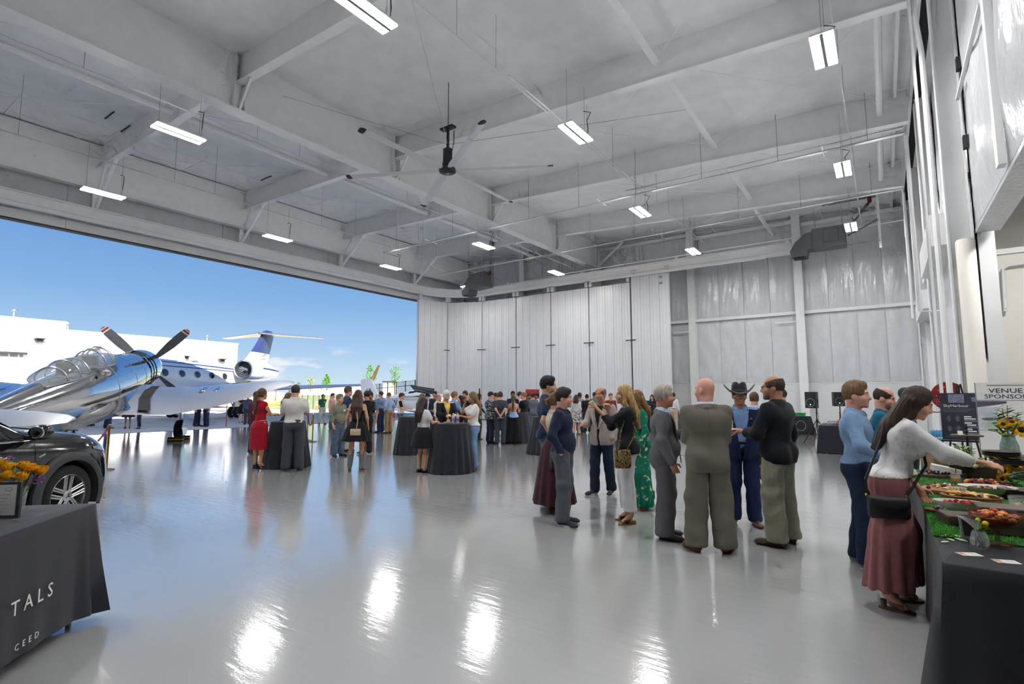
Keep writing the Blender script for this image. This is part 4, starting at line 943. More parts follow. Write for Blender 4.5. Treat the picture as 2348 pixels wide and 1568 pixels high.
for sy in (-1, 1):
 for x0, x1, a0, a1 in ((12.9, 12.1, 0.75, 1.25), (12.05, 11.5, 0.35, 1.0)):
  pts = [jsurf(x0, a0), jsurf(x1, a0 * 0.9), jsurf(x1, a1), jsurf(x0, a1)]; bx_.add([Vector((p.x, p.y * sy * 1.01, p.z + 0.01)) for p in pts], [(0, 1, 2, 3)])
bx_.build('windshield', M_DGLASS, JT)
MB().prism([(0, 0), (0.5, 0), (0.15, 0.55), (-0.02, 0.55)], (3.0, -0.02, 4.12), (-1, 0, 0), (0, 0, 1), (0, 0.04, 0)).build('antenna', M_WPAINT, JT)
# ---- small white four-seat plane near the folded doors
tp, np_ = adep(846, 907, 31.5), adep(1085, 907, 28.8); hd = (np_ - tp); hd.z = 0; ln = hd.length; hd.normalize()
ct = (tp + np_) / 2
SP = empty('light_aircraft', (ct.x, ct.y, 0), math.atan2(hd.y, hd.x), label='small white four-seat propeller plane with open door beside the folding door', cat='airplane')
sf = [(3.75, 1.12, 0.12, 0.14), (3.6, 1.12, 0.28, 0.28), (3.0, 1.12, 0.46, 0.42), (2.2, 1.15, 0.54, 0.5), (1.2, 1.22, 0.60, 0.60), (0.2, 1.25, 0.60, 0.60), (-0.9, 1.26, 0.48, 0.48), (-2.2, 1.27, 0.28, 0.30), (-3.4, 1.32, 0.15, 0.20), (-3.9, 1.34, 0.06, 0.12)]
body('fuselage', sf, M_WPAINT, SP, 28, 3)
body('cabin_roof', [(1.75, 1.55, 0.12, 0.02), (1.2, 1.62, 0.44, 0.22), (0.5, 1.68, 0.52, 0.36), (-0.3, 1.68, 0.48, 0.34), (-1.2, 1.58, 0.34, 0.24), (-2.2, 1.46, 0.14, 0.1)], M_WPAINT, SP, 24, 3)
for sy in (-1, 1):
 for poly in ([(1.15, 1.62), (0.45, 1.6), (0.42, 1.95), (0.85, 1.9)], [(0.35, 1.6), (-0.5, 1.6), (-0.35, 1.9), (0.33, 1.96)], [(-0.58, 1.6), (-1.05, 1.6), (-0.45, 1.88)]):
  b = MB(); q = []
  for x, z in poly: q.append(Vector((x, sy * (0.50 if z < 1.7 else 0.40) * (1.0 if x > -0.4 else 0.84) + sy * 0.03, z)))
  b.add(q, [tuple(range(len(q))) if sy < 0 else tuple(range(len(q) - 1, -1, -1))]); b.build('cabin_window', M_DGLASS, SP)
 wing('wing', [(1.3, sy * 0.4, 0.82, 1.5, 0.13), (1.1, sy * 3.0, 0.95, 1.2, 0.1), (0.9, sy * 5.6, 1.1, 0.8, 0.06)], M_WPAINT, SP)
 wing('tailplane', [(-3.0, sy * 0.08, 1.42, 0.8, 0.05), (-3.15, sy * 1.9, 1.45, 0.5, 0.03)], M_WPAINT, SP)
 wheel(SP, (0.35, sy * 1.25, 0.2), 0.2, 0.14); b = MB(); b.ell((0.3, sy * 1.25, 0.3), (0.5, 0.11, 0.16), 14, 8); b.build('wheel_fairing', M_WPAINT, SP, smooth=True)
 MB().cyl((0.4, sy * 1.22, 0.35), (0.5, sy * 0.5, 0.75), 0.05, n=8).build('gear_leg', M_WPAINT, SP, smooth=True)
fin('tail_fin', [(-2.3, 0, 1.35, 1.75, 0.1), (-2.75, 0, 1.75, 1.3, 0.09), (-3.2, 0, 2.55, 0.9, 0.06), (-3.3, 0, 2.66, 0.72, 0.03)], M_WPAINT, SP)
wheel(SP, (3.0, 0, 0.18), 0.18, 0.12); MB().cyl((3.0, 0, 0.2), (2.95, 0, 0.8), 0.04, n=8).build('nose_leg', M_WPAINT, SP, smooth=True)
b = MB(); b.loft([[Vector((1.35, -0.62, 1.72)), Vector((0.2, -0.62, 1.86)), Vector((0.2, -0.62, 1.90)), Vector((1.35, -0.62, 1.76))], [Vector((1.75, -1.2, 2.0)), Vector((0.25, -1.25, 2.2)), Vector((0.25, -1.25, 2.24)), Vector((1.75, -1.2, 2.04))]]); fixn(b.build('open_door', M_DGLASS, SP))
MB().lathe([(0.0, 0.3), (0.1, 0.2), (0.16, 0.0)], (3.75, 0, 1.12), 16, M=Matrix.Rotation(R_(90), 3, 'Y')).build('spinner', M_WPAINT, SP, smooth=True)
for k in range(3):
 a = R_(90 + 120 * k); u = Vector((0, math.cos(a), math.sin(a))); b = MB(); b.tube([Vector((3.85, 0, 1.12)) + u * r for r in (0.1, 0.5, 0.95)], [0.04, 0.07, 0.03], 6); b.build('propeller_blade', M_BLACKM, SP, smooth=True)
text('tail_logo', 'iA', 0.62, M_BLUEG, SP, (-3.42, -0.062, 1.68), (R_(90), 0, 0), sx=0.85)
text('registration', 'N1W', 0.42, M_BLACKM, SP, (-1.55, -0.46, 1.12), (R_(90), 0, R_(-9)))
for z0, z1 in ((1.42, 1.34), (1.5, 1.42)): MB().tube([(1.5, -0.62, z0), (-0.6, -0.56, z0 + 0.04), (-2.6, -0.24, z1)], 0.012, 4).build('stripe', M_BLACKM, SP)
MB().cyl((-0.8, 0, 1.85), (-1.15, 0, 2.6), 0.008, n=4).build('antenna', M_BLACKM, SP); MB().cyl((1.55, -0.1, 1.7), (1.5, -0.1, 2.35), 0.006, n=4).build('antenna', M_BLACKM, SP)
# ------------------------------------------------------------------ people: signed-distance bodies and garments, surfaced with surface nets
class Fld:
 def __init__(s, lo, hi, h):
  s.h = h; s.lo = np.array(lo, float); n = np.maximum(np.ceil((np.array(hi, float) - s.lo) / h).astype(int) + 1, 3)
  s.n = n; s.x = [(s.lo[i] + h * np.arange(n[i])).astype(np.float32) for i in range(3)]
  s.f = np.full(n, 0.3, np.float32)
 def reg(s, lo, hi):
  a = np.clip(np.floor((np.array(lo) - s.lo) / s.h).astype(int), 0, s.n); b = np.clip(np.ceil((np.array(hi) - s.lo) / s.h).astype(int) + 1, 0, s.n)
  if np.any(b <= a): return None
  return tuple(slice(a[i], b[i]) for i in range(3)), (s.x[0][a[0]:b[0], None, None], s.x[1][None, a[1]:b[1], None], s.x[2][None, None, a[2]:b[2]])
 def put(s, p, k=0.03, sub=False):
  kind = p[0]; m = k + 3 * s.h
  if kind == 'c':
   _, a, b, ra, rb = p; r = max(ra, rb) + m; g = s.reg(np.minimum(a, b) - r, np.maximum(a, b) + r)
  else:
   _, c, rad, R = p; e = (np.abs(R) @ np.array(rad)) + m; g = s.reg(np.array(c) - e, np.array(c) + e)
  if g is None: return s
  sl, (X, Y, Z) = g
  if kind == 'c':
   ab = [float(b[i] - a[i]) for i in range(3)]; l2 = sum(q * q for q in ab) + 1e-9
   px, py, pz = X - a[0], Y - a[1], Z - a[2]
   t = np.clip((px * ab[0] + py * ab[1] + pz * ab[2]) / l2, 0, 1)
   d = np.sqrt((px - t * ab[0]) ** 2 + (py - t * ab[1]) ** 2 + (pz - t * ab[2]) ** 2) - (ra + (rb - ra) * t)
  else:
   px, py, pz = X - c[0], Y - c[1], Z - c[2]
   u = [(R[0, i] * px + R[1, i] * py + R[2, i] * pz) for i in range(3)]
   k0 = np.sqrt((u[0] / rad[0]) ** 2 + (u[1] / rad[1]) ** 2 + (u[2] / rad[2]) ** 2)
   k1 = np.sqrt((u[0] / rad[0] ** 2) ** 2 + (u[1] / rad[1] ** 2) ** 2 + (u[2] / rad[2] ** 2) ** 2) + 1e-6
   d = k0 * (k0 - 1) / k1
  f = s.f[sl]
  if sub:
   d = -d; hh = np.maximum(k - np.abs(f - d), 0) / k; s.f[sl] = np.maximum(f, d) + hh * hh * k * 0.25
  else:
   hh = np.maximum(k - np.abs(f - d), 0) / k; s.f[sl] = np.minimum(f, d) - hh * hh * k * 0.25
  return s
 def cut(s, fn):
  # fn(X,Y,Z) -> positive where material is removed
  s.f = np.maximum(s.f, fn(s.x[0][:, None, None], s.x[1][None, :, None], s.x[2][None, None, :]).astype(np.float32)); return s
 def surf(s, wr=None):
  f = s.f.copy(); f[0] = f[-1] = 0.3; f[:, 0] = f[:, -1] = 0.3; f[:, :, 0] = f[:, :, -1] = 0.3
  ins = f < 0; c = ins[:-1, :-1, :-1].astype(np.int8)
  for dx, dy, dz in ((1, 0, 0), (0, 1, 0), (1, 1, 0), (0, 0, 1), (1, 0, 1), (0, 1, 1), (1, 1, 1)):
   c = c + ins[dx:f.shape[0] - 1 + dx, dy:f.shape[1] - 1 + dy, dz:f.shape[2] - 1 + dz]
  act = (c > 0) & (c < 8); idx = np.argwhere(act)
  if len(idx) == 0: return np.zeros((0, 3)), np.zeros((0, 4), int)
  i, j, k = idx.T; acc = np.zeros((len(idx), 3)); cnt = np.zeros(len(idx))
  cor = [(a, b, c_) for a in (0, 1) for b in (0, 1) for c_ in (0, 1)]; val = {q: f[i + q[0], j + q[1], k + q[2]].astype(float) for q in cor}
  for q in cor:
   for ax in range(3):
    if q[ax] == 0:
     q2 = list(q); q2[ax] = 1; q2 = tuple(q2); v0, v1 = val[q], val[q2]; m = (v0 < 0) != (v1 < 0)
     t = np.where(m, v0 / np.where(m, v0 - v1, 1), 0); p = np.tile(np.array(q, float), (len(idx), 1)); p[:, ax] += t
     acc[m] += p[m]; cnt[m] += 1
  loc = acc / np.maximum(cnt, 1)[:, None]; V = s.lo + (idx + loc) * s.h
  vid = np.full(act.shape, -1, np.int64); vid[i, j, k] = np.arange(len(idx)); Q = []
  for ax in range(3):
   o = [0, 1, 2]; o.remove(ax); u, w = o
   sl0 = [slice(1, -1)] * 3; sl0[ax] = slice(0, -1); sl1 = list(sl0); sl1[ax] = slice(1, None)
   a, b = ins[tuple(sl0)], ins[tuple(sl1)]
   for flip, m in ((False, a & ~b), (True, ~a & b)):
    e = np.argwhere(m)
    if len(e) == 0: continue
    base = e.copy(); base[:, u] += 1; base[:, w] += 1
    def cell(du, dw):
     q = base.copy(); q[:, u] += du; q[:, w] += dw; return vid[q[:, 0], q[:, 1], q[:, 2]]
    quad = np.stack([cell(-1, -1), cell(0, -1), cell(0, 0), cell(-1, 0)], 1)
    if flip != (ax == 1): quad = quad[:, ::-1]
    Q.append(quad)
  Q = np.concatenate(Q) if Q else np.zeros((0, 4), int); Q = Q[(Q >= 0).all(1)]
  if wr is not None:
   gx = np.clip(i, 1, f.shape[0] - 2), np.clip(j, 1, f.shape[1] - 2), np.clip(k, 1, f.shape[2] - 2)
   g = np.stack([f[gx[0] + 1, gx[1], gx[2]] - f[gx[0] - 1, gx[1], gx[2]], f[gx[0], gx[1] + 1, gx[2]] - f[gx[0], gx[1] - 1, gx[2]], f[gx[0], gx[1], gx[2] + 1] - f[gx[0], gx[1], gx[2] - 1]], 1).astype(float)
   g /= (np.linalg.norm(g, axis=1, keepdims=True) + 1e-6); V = V + g * wr(V)[:, None]
  return V, Q
def np_mesh(name, parts, mats, smooth=True):
 # parts: list of (V, Q, material index)
 off = 0; VV = []; QQ = []; MI = []
 for V, Q, mi in parts:
  if len(Q) == 0: continue
  VV.append(V); QQ.append(Q + off); MI.append(np.full(len(Q), mi)); off += len(V)
 me = bpy.data.meshes.new(name)
 if not VV: return me
 V = np.concatenate(VV).astype(np.float32); Q = np.concatenate(QQ).astype(np.int32); MI = np.concatenate(MI).astype(np.int32)
 me.vertices.add(len(V)); me.vertices.foreach_set('co', V.ravel())
 me.loops.add(Q.size); me.loops.foreach_set('vertex_index', Q.ravel())
 me.polygons.add(len(Q)); me.polygons.foreach_set('loop_start', np.arange(0, Q.size, 4, dtype=np.int32))
 try: me.polygons.foreach_set('loop_total', np.full(len(Q), 4, np.int32))
 except Exception: pass
 for m in mats: me.materials.append(m)
 me.polygons.foreach_set('material_index', MI)
 if smooth: me.polygons.foreach_set('use_smooth', np.ones(len(Q), bool))
 me.update(calc_edges=True); return me
def ell_np(c, r, n=10, k=7, R=None):
 V = []; 
 for i in range(k + 1):
  t = math.pi * i / k - math.pi / 2
  for j in range(n):
   a = 2 * math.pi * j / n; V.append((r[0] * math.cos(t) * math.cos(a), r[1] * math.cos(t) * math.sin(a), r[2] * math.sin(t)))
 V = np.array(V); V = V @ R.T + np.array(c) if R is not None else V + np.array(c)
 Q = np.array([(i * n + j, i * n + (j + 1) % n, (i + 1) * n + (j + 1) % n, (i + 1) * n + j) for i in range(k) for j in range(n)]); return V, Q
A = lambda *v: np.array(v, float)
I3 = np.eye(3)
def rotm(ax, a):
 return np.array(Matrix.Rotation(a, 3, ax))
def folds(amp, seed, kz=26.0, kx=9.0):
 ph = np.random.RandomState(seed).uniform(0, 6.28, 6)
 def w(V):
  x, y, z = V[:, 0], V[:, 1], V[:, 2]
  return amp * (0.55 * np.sin(kz * z + 2.2 * np.sin(kx * x + ph[0]) + 1.6 * np.sin(kx * 1.3 * y + ph[1])) + 0.45 * np.sin(kz * 0.55 * z + 14 * x + ph[2] + 1.5 * np.sin(11 * y + ph[3])))
 return w
def pleats(amp, n, cx=0.0, cy=0.0, z0=0.0, z1=1.0, seed=0):
 def w(V):
  a = np.arctan2(V[:, 1] - cy, V[:, 0] - cx); t = np.clip((z1 - V[:, 2]) / (z1 - z0 + 1e-6), 0, 1)
  return amp * (0.25 + 0.75 * t) * np.sin(n * a + 1.2 * np.sin(3 * a + seed) + 0.8 * np.sin(5 * V[:, 2]))
 return w
SKIN = {'f': srgb(206, 158, 132), 't': srgb(186, 132, 102), 'p': srgb(216, 160, 142), 'd': srgb(138, 96, 74), 'b': srgb(150, 104, 78), 'a': srgb(204, 152, 120)}
def skin_m(k):
 m = mat('skin_' + k, SKIN[k], 0.5, spec=0.35, noise=0.06, nscale=18, bump=0.08, bscale=120)
 try: m.node_tree.nodes['Principled BSDF'].inputs['Subsurface Weight'].default_value = 0.0
 except Exception: pass
 return m
def hair_m(r, g, b, streak=None):
 n = 'hair_%d_%d_%d' % (r, g, b) + ('s' if streak else '')
 return mat(n, srgb(r, g, b), 0.42, spec=0.4, noise=0.45, nscale=26, stretch=(3, 3, 0.18), col2=srgb(*streak) if streak else None, bump=0.6, bscale=60, bdist=0.008)
M_EYEW = mat('eye_white', srgb(226, 222, 216), 0.3, noise=0.02, nscale=9)
M_IRIS = mat('dark_iris', srgb(52, 40, 32), 0.2, noise=0.05, nscale=9)
M_LIP = mat('lip', srgb(168, 92, 84), 0.5, noise=0.05, nscale=9)
ARM = {  # wrist target from the shoulder: outward, forward, up ; elbow hint ; hand: 'd' along forearm, curl
 'down': ((0.065, 0.03, -0.535), (0.2, -0.6, -0.1), 0.45), 'relax': ((0.08, 0.08, -0.51), (0.3, -0.7, 0), 0.5),
 'pocket': ((0.06, 0.06, -0.485), (0.75, -0.9, 0), 0.3), 'plate': ((-0.02, 0.33, -0.25), (0.4, -0.4, -0.7), 0.35),
 'cup': ((-0.08, 0.33, -0.2), (0.5, -0.3, -0.7), 0.75), 'chin': ((-0.13, 0.24, 0.02), (0.15, 0.3, -1), 0.8),
 'gesture': ((-0.06, 0.36, 0.08), (0.5, 0.0, -0.8), 0.6), 'phone': ((-0.10, 0.30, -0.10), (0.4, 0, -0.8), 0.7),
 'behind': ((-0.155, -0.17, -0.44), (0.6, -0.8, 0), 0.6), 'cross': ((-0.26, 0.20, -0.24), (0.5, 0.1, -0.5), 0.5),
 'table': ((-0.06, 0.36, -0.24), (0.5, -0.4, -0.6), 0.4), 'hip': ((0.02, 0.06, -0.40), (1.0, -0.5, 0), 0.5), 'reach': ((-0.02, 0.52, -0.16), (0.4, -0.2, -0.6), 0.35),
 'tablel': ((0.06, 0.30, -0.36), (0.5, -0.6, -0.3), 0.35), 'mouth': ((-0.10, 0.20, 0.10), (0.35, 0.2, -1), 0.75), 'front': ((-0.13, 0.24, -0.42), (0.5, -0.4, -0.2), 0.6), 'wave': ((0.22, 0.2, 0.14), (0.4, 0.1, -0.9), 0.3)}
def make_person(label, px, py, H, face, sex='m', D=None, w=1.0, gut=0.0, skin='f', hair=('short', (60, 44, 34)), R='down', L='down', lean=0.0, hyaw=0.0, hpitch=0.0,
    top=None, jacket=None, bottom=None, skirt=None, shoes=('shoe', (40, 34, 30)), stance=0.10, step=0.0, collar=None, belt=None, hat=None, glasses=False, extra=None, seed=None, group=None, lod=None, beard=None, toe=0.25, tilt=0.0, tie=None, tag=None, hands=True, pxy=None, tuck=True):
 pos = gnd(px, py) if D is None else Vector((*adep(px, py, D)[:2], 0.0)); d = dep(pos)
 toc = Vector((-pos.x, -pos.y, 0)).normalized(); v = -toc; rgt = Vector((v.y, -v.x, 0)); fa = R_(face)
 Fv = toc * math.cos(fa) + rgt * math.sin(fa); rz = math.atan2(Fv.y, Fv.x) - math.pi / 2
 zoff = 0.0 if pos.x > XSLAB else -0.028
 root = empty('person', (pos.x, pos.y, zoff), rz, label=label, cat='person', group=group)
 seed = seed if seed is not None else int(px * 7 + py) % 9999; rs = np.random.RandomState(seed); q = H / 1.75; fem = sex == 'f'
 lod = lod if lod else d; h = min(max(lod * 0.00125, 0.0095), 0.026); hh = min(max(h * 0.62, 0.0062), 0.014); hn = min(max(h * 0.5, 0.0050), 0.012)
 res = {'root': root, 'q': q, 'pos': pos, 'rz': rz}
 # joints -----------------------------------------------------------
 sw = (0.150 if fem else 0.174) * (0.5 + 0.5 * w); hw = (0.092 if fem else 0.088)
 heel = {'heel': 0.065, 'wedge': 0.06, 'boot': 0.045}.get(shoes[0], 0.02)
 piv = A(0, 0, 0.95); RL = rotm('X', -R_(lean)) @ rotm('Y', R_(tilt))
 def T(p): return RL @ (np.array(p, float) - piv) + piv
 up = heel - 0.02
 J = {}
 for s, nm in ((1, 'R'), (-1, 'L')):
  st = step * s; J['hip' + nm] = A(s * hw, 0, 0.92 + up); J['ank' + nm] = A(s * (stance + 0.0), st - 0.02, 0.075 + heel * 0.9)
  kv = (J['hip' + nm] + J['ank' + nm]) / 2; J['kne' + nm] = kv + A(s * 0.005, 0.028, 0.02)
  J['sho' + nm] = T((s * sw, -0.008, 1.408 + up))
 pv = A(0, 0, up)
 nb, hc = T((0, -0.012, 1.455 + up)), T((0, 0.022, 1.622 + up))
 RH = RL @ rotm('X', R_(lean) * 0.6) @ rotm('Z', R_(-hyaw)) @ rotm('X', R_(hpitch))
 arms = {}
 for s, nm, ps in ((1, 'R', R), (-1, 'L', L)):
  tg, hint, curl = ARM[ps] if isinstance(ps, str) else ps
  so = J['sho' + nm]; l1, l2 = 0.285, 0.255
  wt = so + RL @ A(s * tg[0], tg[1], tg[2]) if lean < 12 or ps in ('reach',) else so + A(s * tg[0], tg[1], tg[2])
  dv = wt - so; dl = np.linalg.norm(dv); mx = l1 + l2 - 0.006
  if dl > mx: wt = so + dv * (mx / dl); dv = wt - so; dl = mx
  a_ = (l1 * l1 - l2 * l2 + dl * dl) / (2 * dl); hgt = math.sqrt(max(l1 * l1 - a_ * a_, 1e-5)); dn = dv / dl
  hv = A(s * hint[0], hint[1], hint[2]); hv = hv - dn * hv.dot(dn); hv /= (np.linalg.norm(hv) + 1e-6)
  el = so + dn * a_ + hv * hgt; arms[nm] = (so, el, wt, curl, ps)
 SL = sorted(((-1, 'L'), (1, 'R')))
 # primitive lists ----------------------------------------------------
 def torso(i=0.0, low=True, upp=True):
  o = []
  wx = w
  if low:
   pr_ = 0.108 if fem else 0.098; o += [('c', A(-0.068, -0.003, 0.955) + pv, A(0.068, -0.003, 0.955) + pv, (pr_ + i) * wx, (pr_ + i) * wx)]
   for s in (-1, 1): o.append(('e', A(s * (0.078 if fem else 0.070), -0.052, 0.925) + pv, A((0.092 if fem else 0.080) * wx + i, (0.088 if fem else 0.078) + i, 0.10 + i), I3))
   if fem:
    for s in (-1, 1): o.append(('e', A(s * 0.088, -0.01, 0.90) + pv, A(0.092 * wx + i, 0.1 + i, 0.12 + i), I3))
  if upp:
   o += [('e', T(A(0, 0.004 + gut * 0.5, 1.075) + pv), A((0.122 if fem else 0.148) * wx + gut * 0.4 + i, 0.098 + gut * 0.8 + i, 0.15 + i), RL),
     ('e', T(A(0, -0.006, 1.285) + pv), A((0.138 if fem else 0.168) * wx + i, (0.104 if fem else 0.118) * (0.4 + 0.6 * wx) + i, 0.175 + i), RL),
     ('c', T(A(-(sw - 0.02), -0.012, 1.402) + pv), T(A(0, -0.016, 1.425) + pv), 0.046 + i * 0.7, 0.05 + i * 0.7), ('c', T(A((sw - 0.02), -0.012, 1.402) + pv), T(A(0, -0.016, 1.425) + pv), 0.046 + i * 0.7, 0.05 + i * 0.7),
     ('c', T(A(-(sw - 0.06), -0.02, 1.33) + pv), T(A(sw - 0.06, -0.02, 1.33) + pv), 0.085 * wx + i, 0.085 * wx + i),
     ('c', T(A(-0.05, -0.022, 1.455) + pv), T(A(0.05, -0.022, 1.455) + pv), 0.04 + i, 0.04 + i)]
   if gut: o.append(('e', T(A(0, 0.05 + gut * 0.55, 1.03) + pv), A(0.13 * wx + i, 0.075 + gut * 0.7 + i, 0.12 + i), RL))
   if fem:
    for s in (-1, 1): o.append(('e', T(A(s * 0.068, 0.085, 1.265) + pv), A(0.06 + i, 0.05 + i, 0.06 + i), RL))
  return o
 def armp(nm, i=0.0, t=2.0, slack=0.0):
  so, el, wt, _, _ = arms[nm]; k = 0.86 if fem else 1.0; o = []
  k *= (0.6 + 0.4 * w)
  i = i * 0.7
  if t > 0:
   e = so + (el - so) * min(t, 1.0); r1 = 0.049 * k; r2 = 0.039 * k
   o.append(('c', so, e, r1 + i, r1 + (r2 - r1) * min(t, 1) + i + slack * min(t, 1)))
  if t > 1:
   e = el + (wt - el) * min(t - 1, 1.0); r1, r2 = 0.040 * k, 0.026 * k
   o.append(('c', el, e, r1 + i + slack, r1 + (r2 - r1) * min(t - 1, 1) + i + slack))
  return o
 def legp(nm, i=0.0, t=2.0, taper=(0, 0, 0)):
  a, b, c = J['hip' + nm], J['kne' + nm], J['ank' + nm]; k = (0.55 + 0.45 * w); o = []
  r0, r1, r2 = 0.088 * k, 0.056 * k, 0.038
  e = a + (b - a) * min(t, 1.0); o.append(('c', a, e, r0 + i + taper[0], (r0 + (r1 - r0) * min(t, 1)) + i + taper[0] + (taper[1] - taper[0]) * min(t, 1)))
  if t > 1: 
   e = b + (c - b) * min(t - 1, 1); o.append(('c', b, e, r1 + i + taper[1], r1 + (r2 - r1) * min(t - 1, 1) + i + taper[1] + (taper[2] - taper[1]) * min(t - 1, 1)))
   if not any(taper): o.append(('e', b * 0.62 + c * 0.38 + A(0, -0.028, 0), A(0.046 * k + i, 0.048 * k + i, 0.11), I3))
  return o
 def bounds(pr, pad=0.05):
  lo = A(9, 9, 9); hi = -lo
  for p in pr:
   if p[0] == 'c': r = max(p[3], p[4]); lo = np.minimum(lo, np.minimum(p[1], p[2]) - r); hi = np.maximum(hi, np.maximum(p[1], p[2]) + r)
   else: e = np.abs(p[3]) @ np.array(p[2]); lo = np.minimum(lo, p[1] - e); hi = np.maximum(hi, p[1] + e)
  return lo - pad, hi + pad
 def field(pr, hc_, k=0.03, pad=0.05):
  lo, hi = bounds(pr, pad); F = Fld(lo, hi, hc_ / q)
  for p in pr: F.put(p, k)
  return F
 def emit(name, VQ, m, parent=None, mats=None):
  parts = VQ if isinstance(VQ, list) else [(VQ[0], VQ[1], 0)]
  parts = [(V * q, Q, mi) for V, Q, mi in parts]
  return link(name, np_mesh(name, parts, mats or [m]), parent or root)
 sk = skin_m(skin)
 # body ---------------------------------------------------------------
 bare = skirt or (bottom and bottom.get('len', 2) < 1.7) or (top and top.get('sleeve', 2) < 1.5)
 pr = torso(-0.004) + armp('R', -0.002) + armp('L', -0.002) + legp('R', -0.004 if not skirt else 0.0) + legp('L', -0.004 if not skirt else 0.0) + [('c', nb - RL @ A(0, 0, 0.03), hc - RH @ A(0, 0.03, 0.07), 0.056 if fem else 0.064, 0.050 if fem else 0.058)]
 for s, nm in ((1, 'R'), (-1, 'L')):
  an = J['ank' + nm]; ft = A(s * math.sin(toe), math.cos(toe), 0); pr.append(('c', an - A(0, 0, 0.02), an + ft * 0.11 - A(0, 0, 0.045 + heel * 0.8), 0.036, 0.026))
 parts = []
 F = field(pr, max(h, 0.012) if bare else max(h * 1.35, 0.016)); V, Q = F.surf(); parts.append((V, Q, 0))
 # head
 hs = 1.0 * (0.96 if fem else 1.0)
 def HP(p): return hc + RH @ (np.array(p, float) * hs)
 def he(c, r): return ('e', HP(c), np.array(r, float) * hs, RH)
 def hcap(a, b, ra, rb): return ('c', HP(a), HP(b), ra * hs, rb * hs)
 hp = [he((0, -0.012, 0.035), (0.077, 0.098, 0.098)), he((0, 0.022, -0.02), (0.068, 0.078, 0.085)), he((0, 0.030, -0.066), (0.056 if not fem else 0.05, 0.058, 0.05)), he((0, 0.074, -0.098), (0.026, 0.02, 0.02)),
   hcap((-0.036, 0.078, 0.032), (0.036, 0.078, 0.032), 0.014, 0.014), he((-0.045, 0.058, -0.03), (0.026, 0.03, 0.03)), he((0.045, 0.058, -0.03), (0.026, 0.03, 0.03)),
   hcap((0, 0.088, 0.014), (0, 0.110, -0.026), 0.009, 0.014), hcap((-0.013, 0.094, -0.030), (0.013, 0.094, -0.030), 0.010, 0.010), hcap((-0.02, 0.084, -0.064), (0.02, 0.084, -0.064), 0.009, 0.009),
   ('c', hc - RH @ A(0, 0.03, 0.05), nb + RL @ A(0, 0, 0.0), 0.055 if fem else 0.062, 0.056 if fem else 0.064)]
 lo, hi = bounds(hp, 0.03); F = Fld(lo, hi, hh / q)
 for p in hp: F.put(p, 0.018 if p is not hp[-1] else 0.03)
 for s in (-1, 1): F.put(he((s * 0.032, 0.098, 0.010), (0.017, 0.014, 0.011)), 0.012, sub=True)
 for s in (-1, 1): F.put(he((s * 0.079, -0.012, -0.008), (0.011, 0.024, 0.034)), 0.008)
 V, Q = F.surf(); parts.append((V, Q, 0))
 if lod < 26 and abs(((face + hyaw + 180) % 360) - 180) < 125:
  for s in (-1, 1):
   parts.append((*ell_np(HP((s * 0.032, 0.078, 0.010)), A(0.0135, 0.0125, 0.0095) * hs, R=RH), 1)); parts.append((*ell_np(HP((s * 0.032, 0.0875, 0.010)), A(0.0062, 0.004, 0.0062) * hs, 8, 5, R=RH), 2))
   parts.append((*ell_np(HP((s * 0.034, 0.091, 0.034)), A(0.022, 0.007, 0.0048) * hs, 8, 5, R=RH @ rotm('Y', s * 0.12)), 3))
  parts.append((*ell_np(HP((0, 0.091, -0.060)), A(0.023, 0.007, 0.005) * hs, 10, 5, R=RH), 4)); parts.append((*ell_np(HP((0, 0.090, -0.069)), A(0.019, 0.007, 0.0055) * hs, 10, 5, R=RH), 4))
 # hands
 if hands:
  for s, nm in ((1, 'R'), (-1, 'L')):
   so, el, wt, curl, ps = arms[nm]
   if ps == 'pocket': continue
   dr = wt - el; dr /= np.linalg.norm(dr)
   if ps in ('plate', 'table', 'tablel', 'cup', 'phone'): dr = dr + A(0, 0.35, 0.0); dr /= np.linalg.norm(dr)
   inn = A(-s, 0, 0) if abs(dr[2]) > 0.55 else A(-s * 0.5, 0, -0.8)
   inn = inn - dr * inn.dot(dr); inn /= np.linalg.norm(inn); sd = np.cross(dr, inn) * s   # towards thumb side
   fwd = A(0, 1, 0.3) - dr * A(0, 1, 0.3).dot(dr)
   if sd.dot(fwd) < 0: sd = -sd
   hk = 0.9 if fem else 1.0; pc = wt + dr * 0.048 * hk
   hpz = [('c', wt - dr * 0.02, wt + dr * 0.02, 0.026 * hk, 0.026 * hk)]
   Rm = np.stack([sd, inn, dr], 1); hpz.append(('e', pc, A(0.042, 0.017, 0.052) * hk, Rm))
   for fi, (o_, ln_) in enumerate(((0.030, 0.072), (0.010, 0.080), (-0.011, 0.075), (-0.030, 0.058))):
    b0 = wt + (dr * 0.088 + sd * o_) * hk; c1 = curl * (0.9 + 0.12 * fi)
    d1 = dr * math.cos(c1) + inn * math.sin(c1); d2 = dr * math.cos(2.1 * c1) + inn * math.sin(2.1 * c1); m1 = b0 + d1 * ln_ * 0.52 * hk
    hpz += [('c', b0, m1, 0.0098 * hk, 0.009 * hk), ('c', m1, m1 + d2 * ln_ * 0.5 * hk, 0.009 * hk, 0.0075 * hk)]
   t0 = wt + (dr * 0.03 + sd * 0.030) * hk; t1 = t0 + (dr * 0.030 + sd * 0.030 + inn * 0.014) * hk; hpz += [('c', t0, t1, 0.014 * hk, 0.0115 * hk), ('c', t1, t1 + (dr * 0.032 + sd * 0.004 + inn * 0.012) * hk, 0.011 * hk, 0.009 * hk)]
   lo, hi = bounds(hpz, 0.015); F = Fld(lo, hi, hn / q)
   for p in hpz: F.put(p, 0.008)
   V, Q = F.surf(); parts.append((V, Q, 0)); res['hand' + nm] = wt + dr * 0.10 + inn * 0.03; res['dir' + nm] = dr
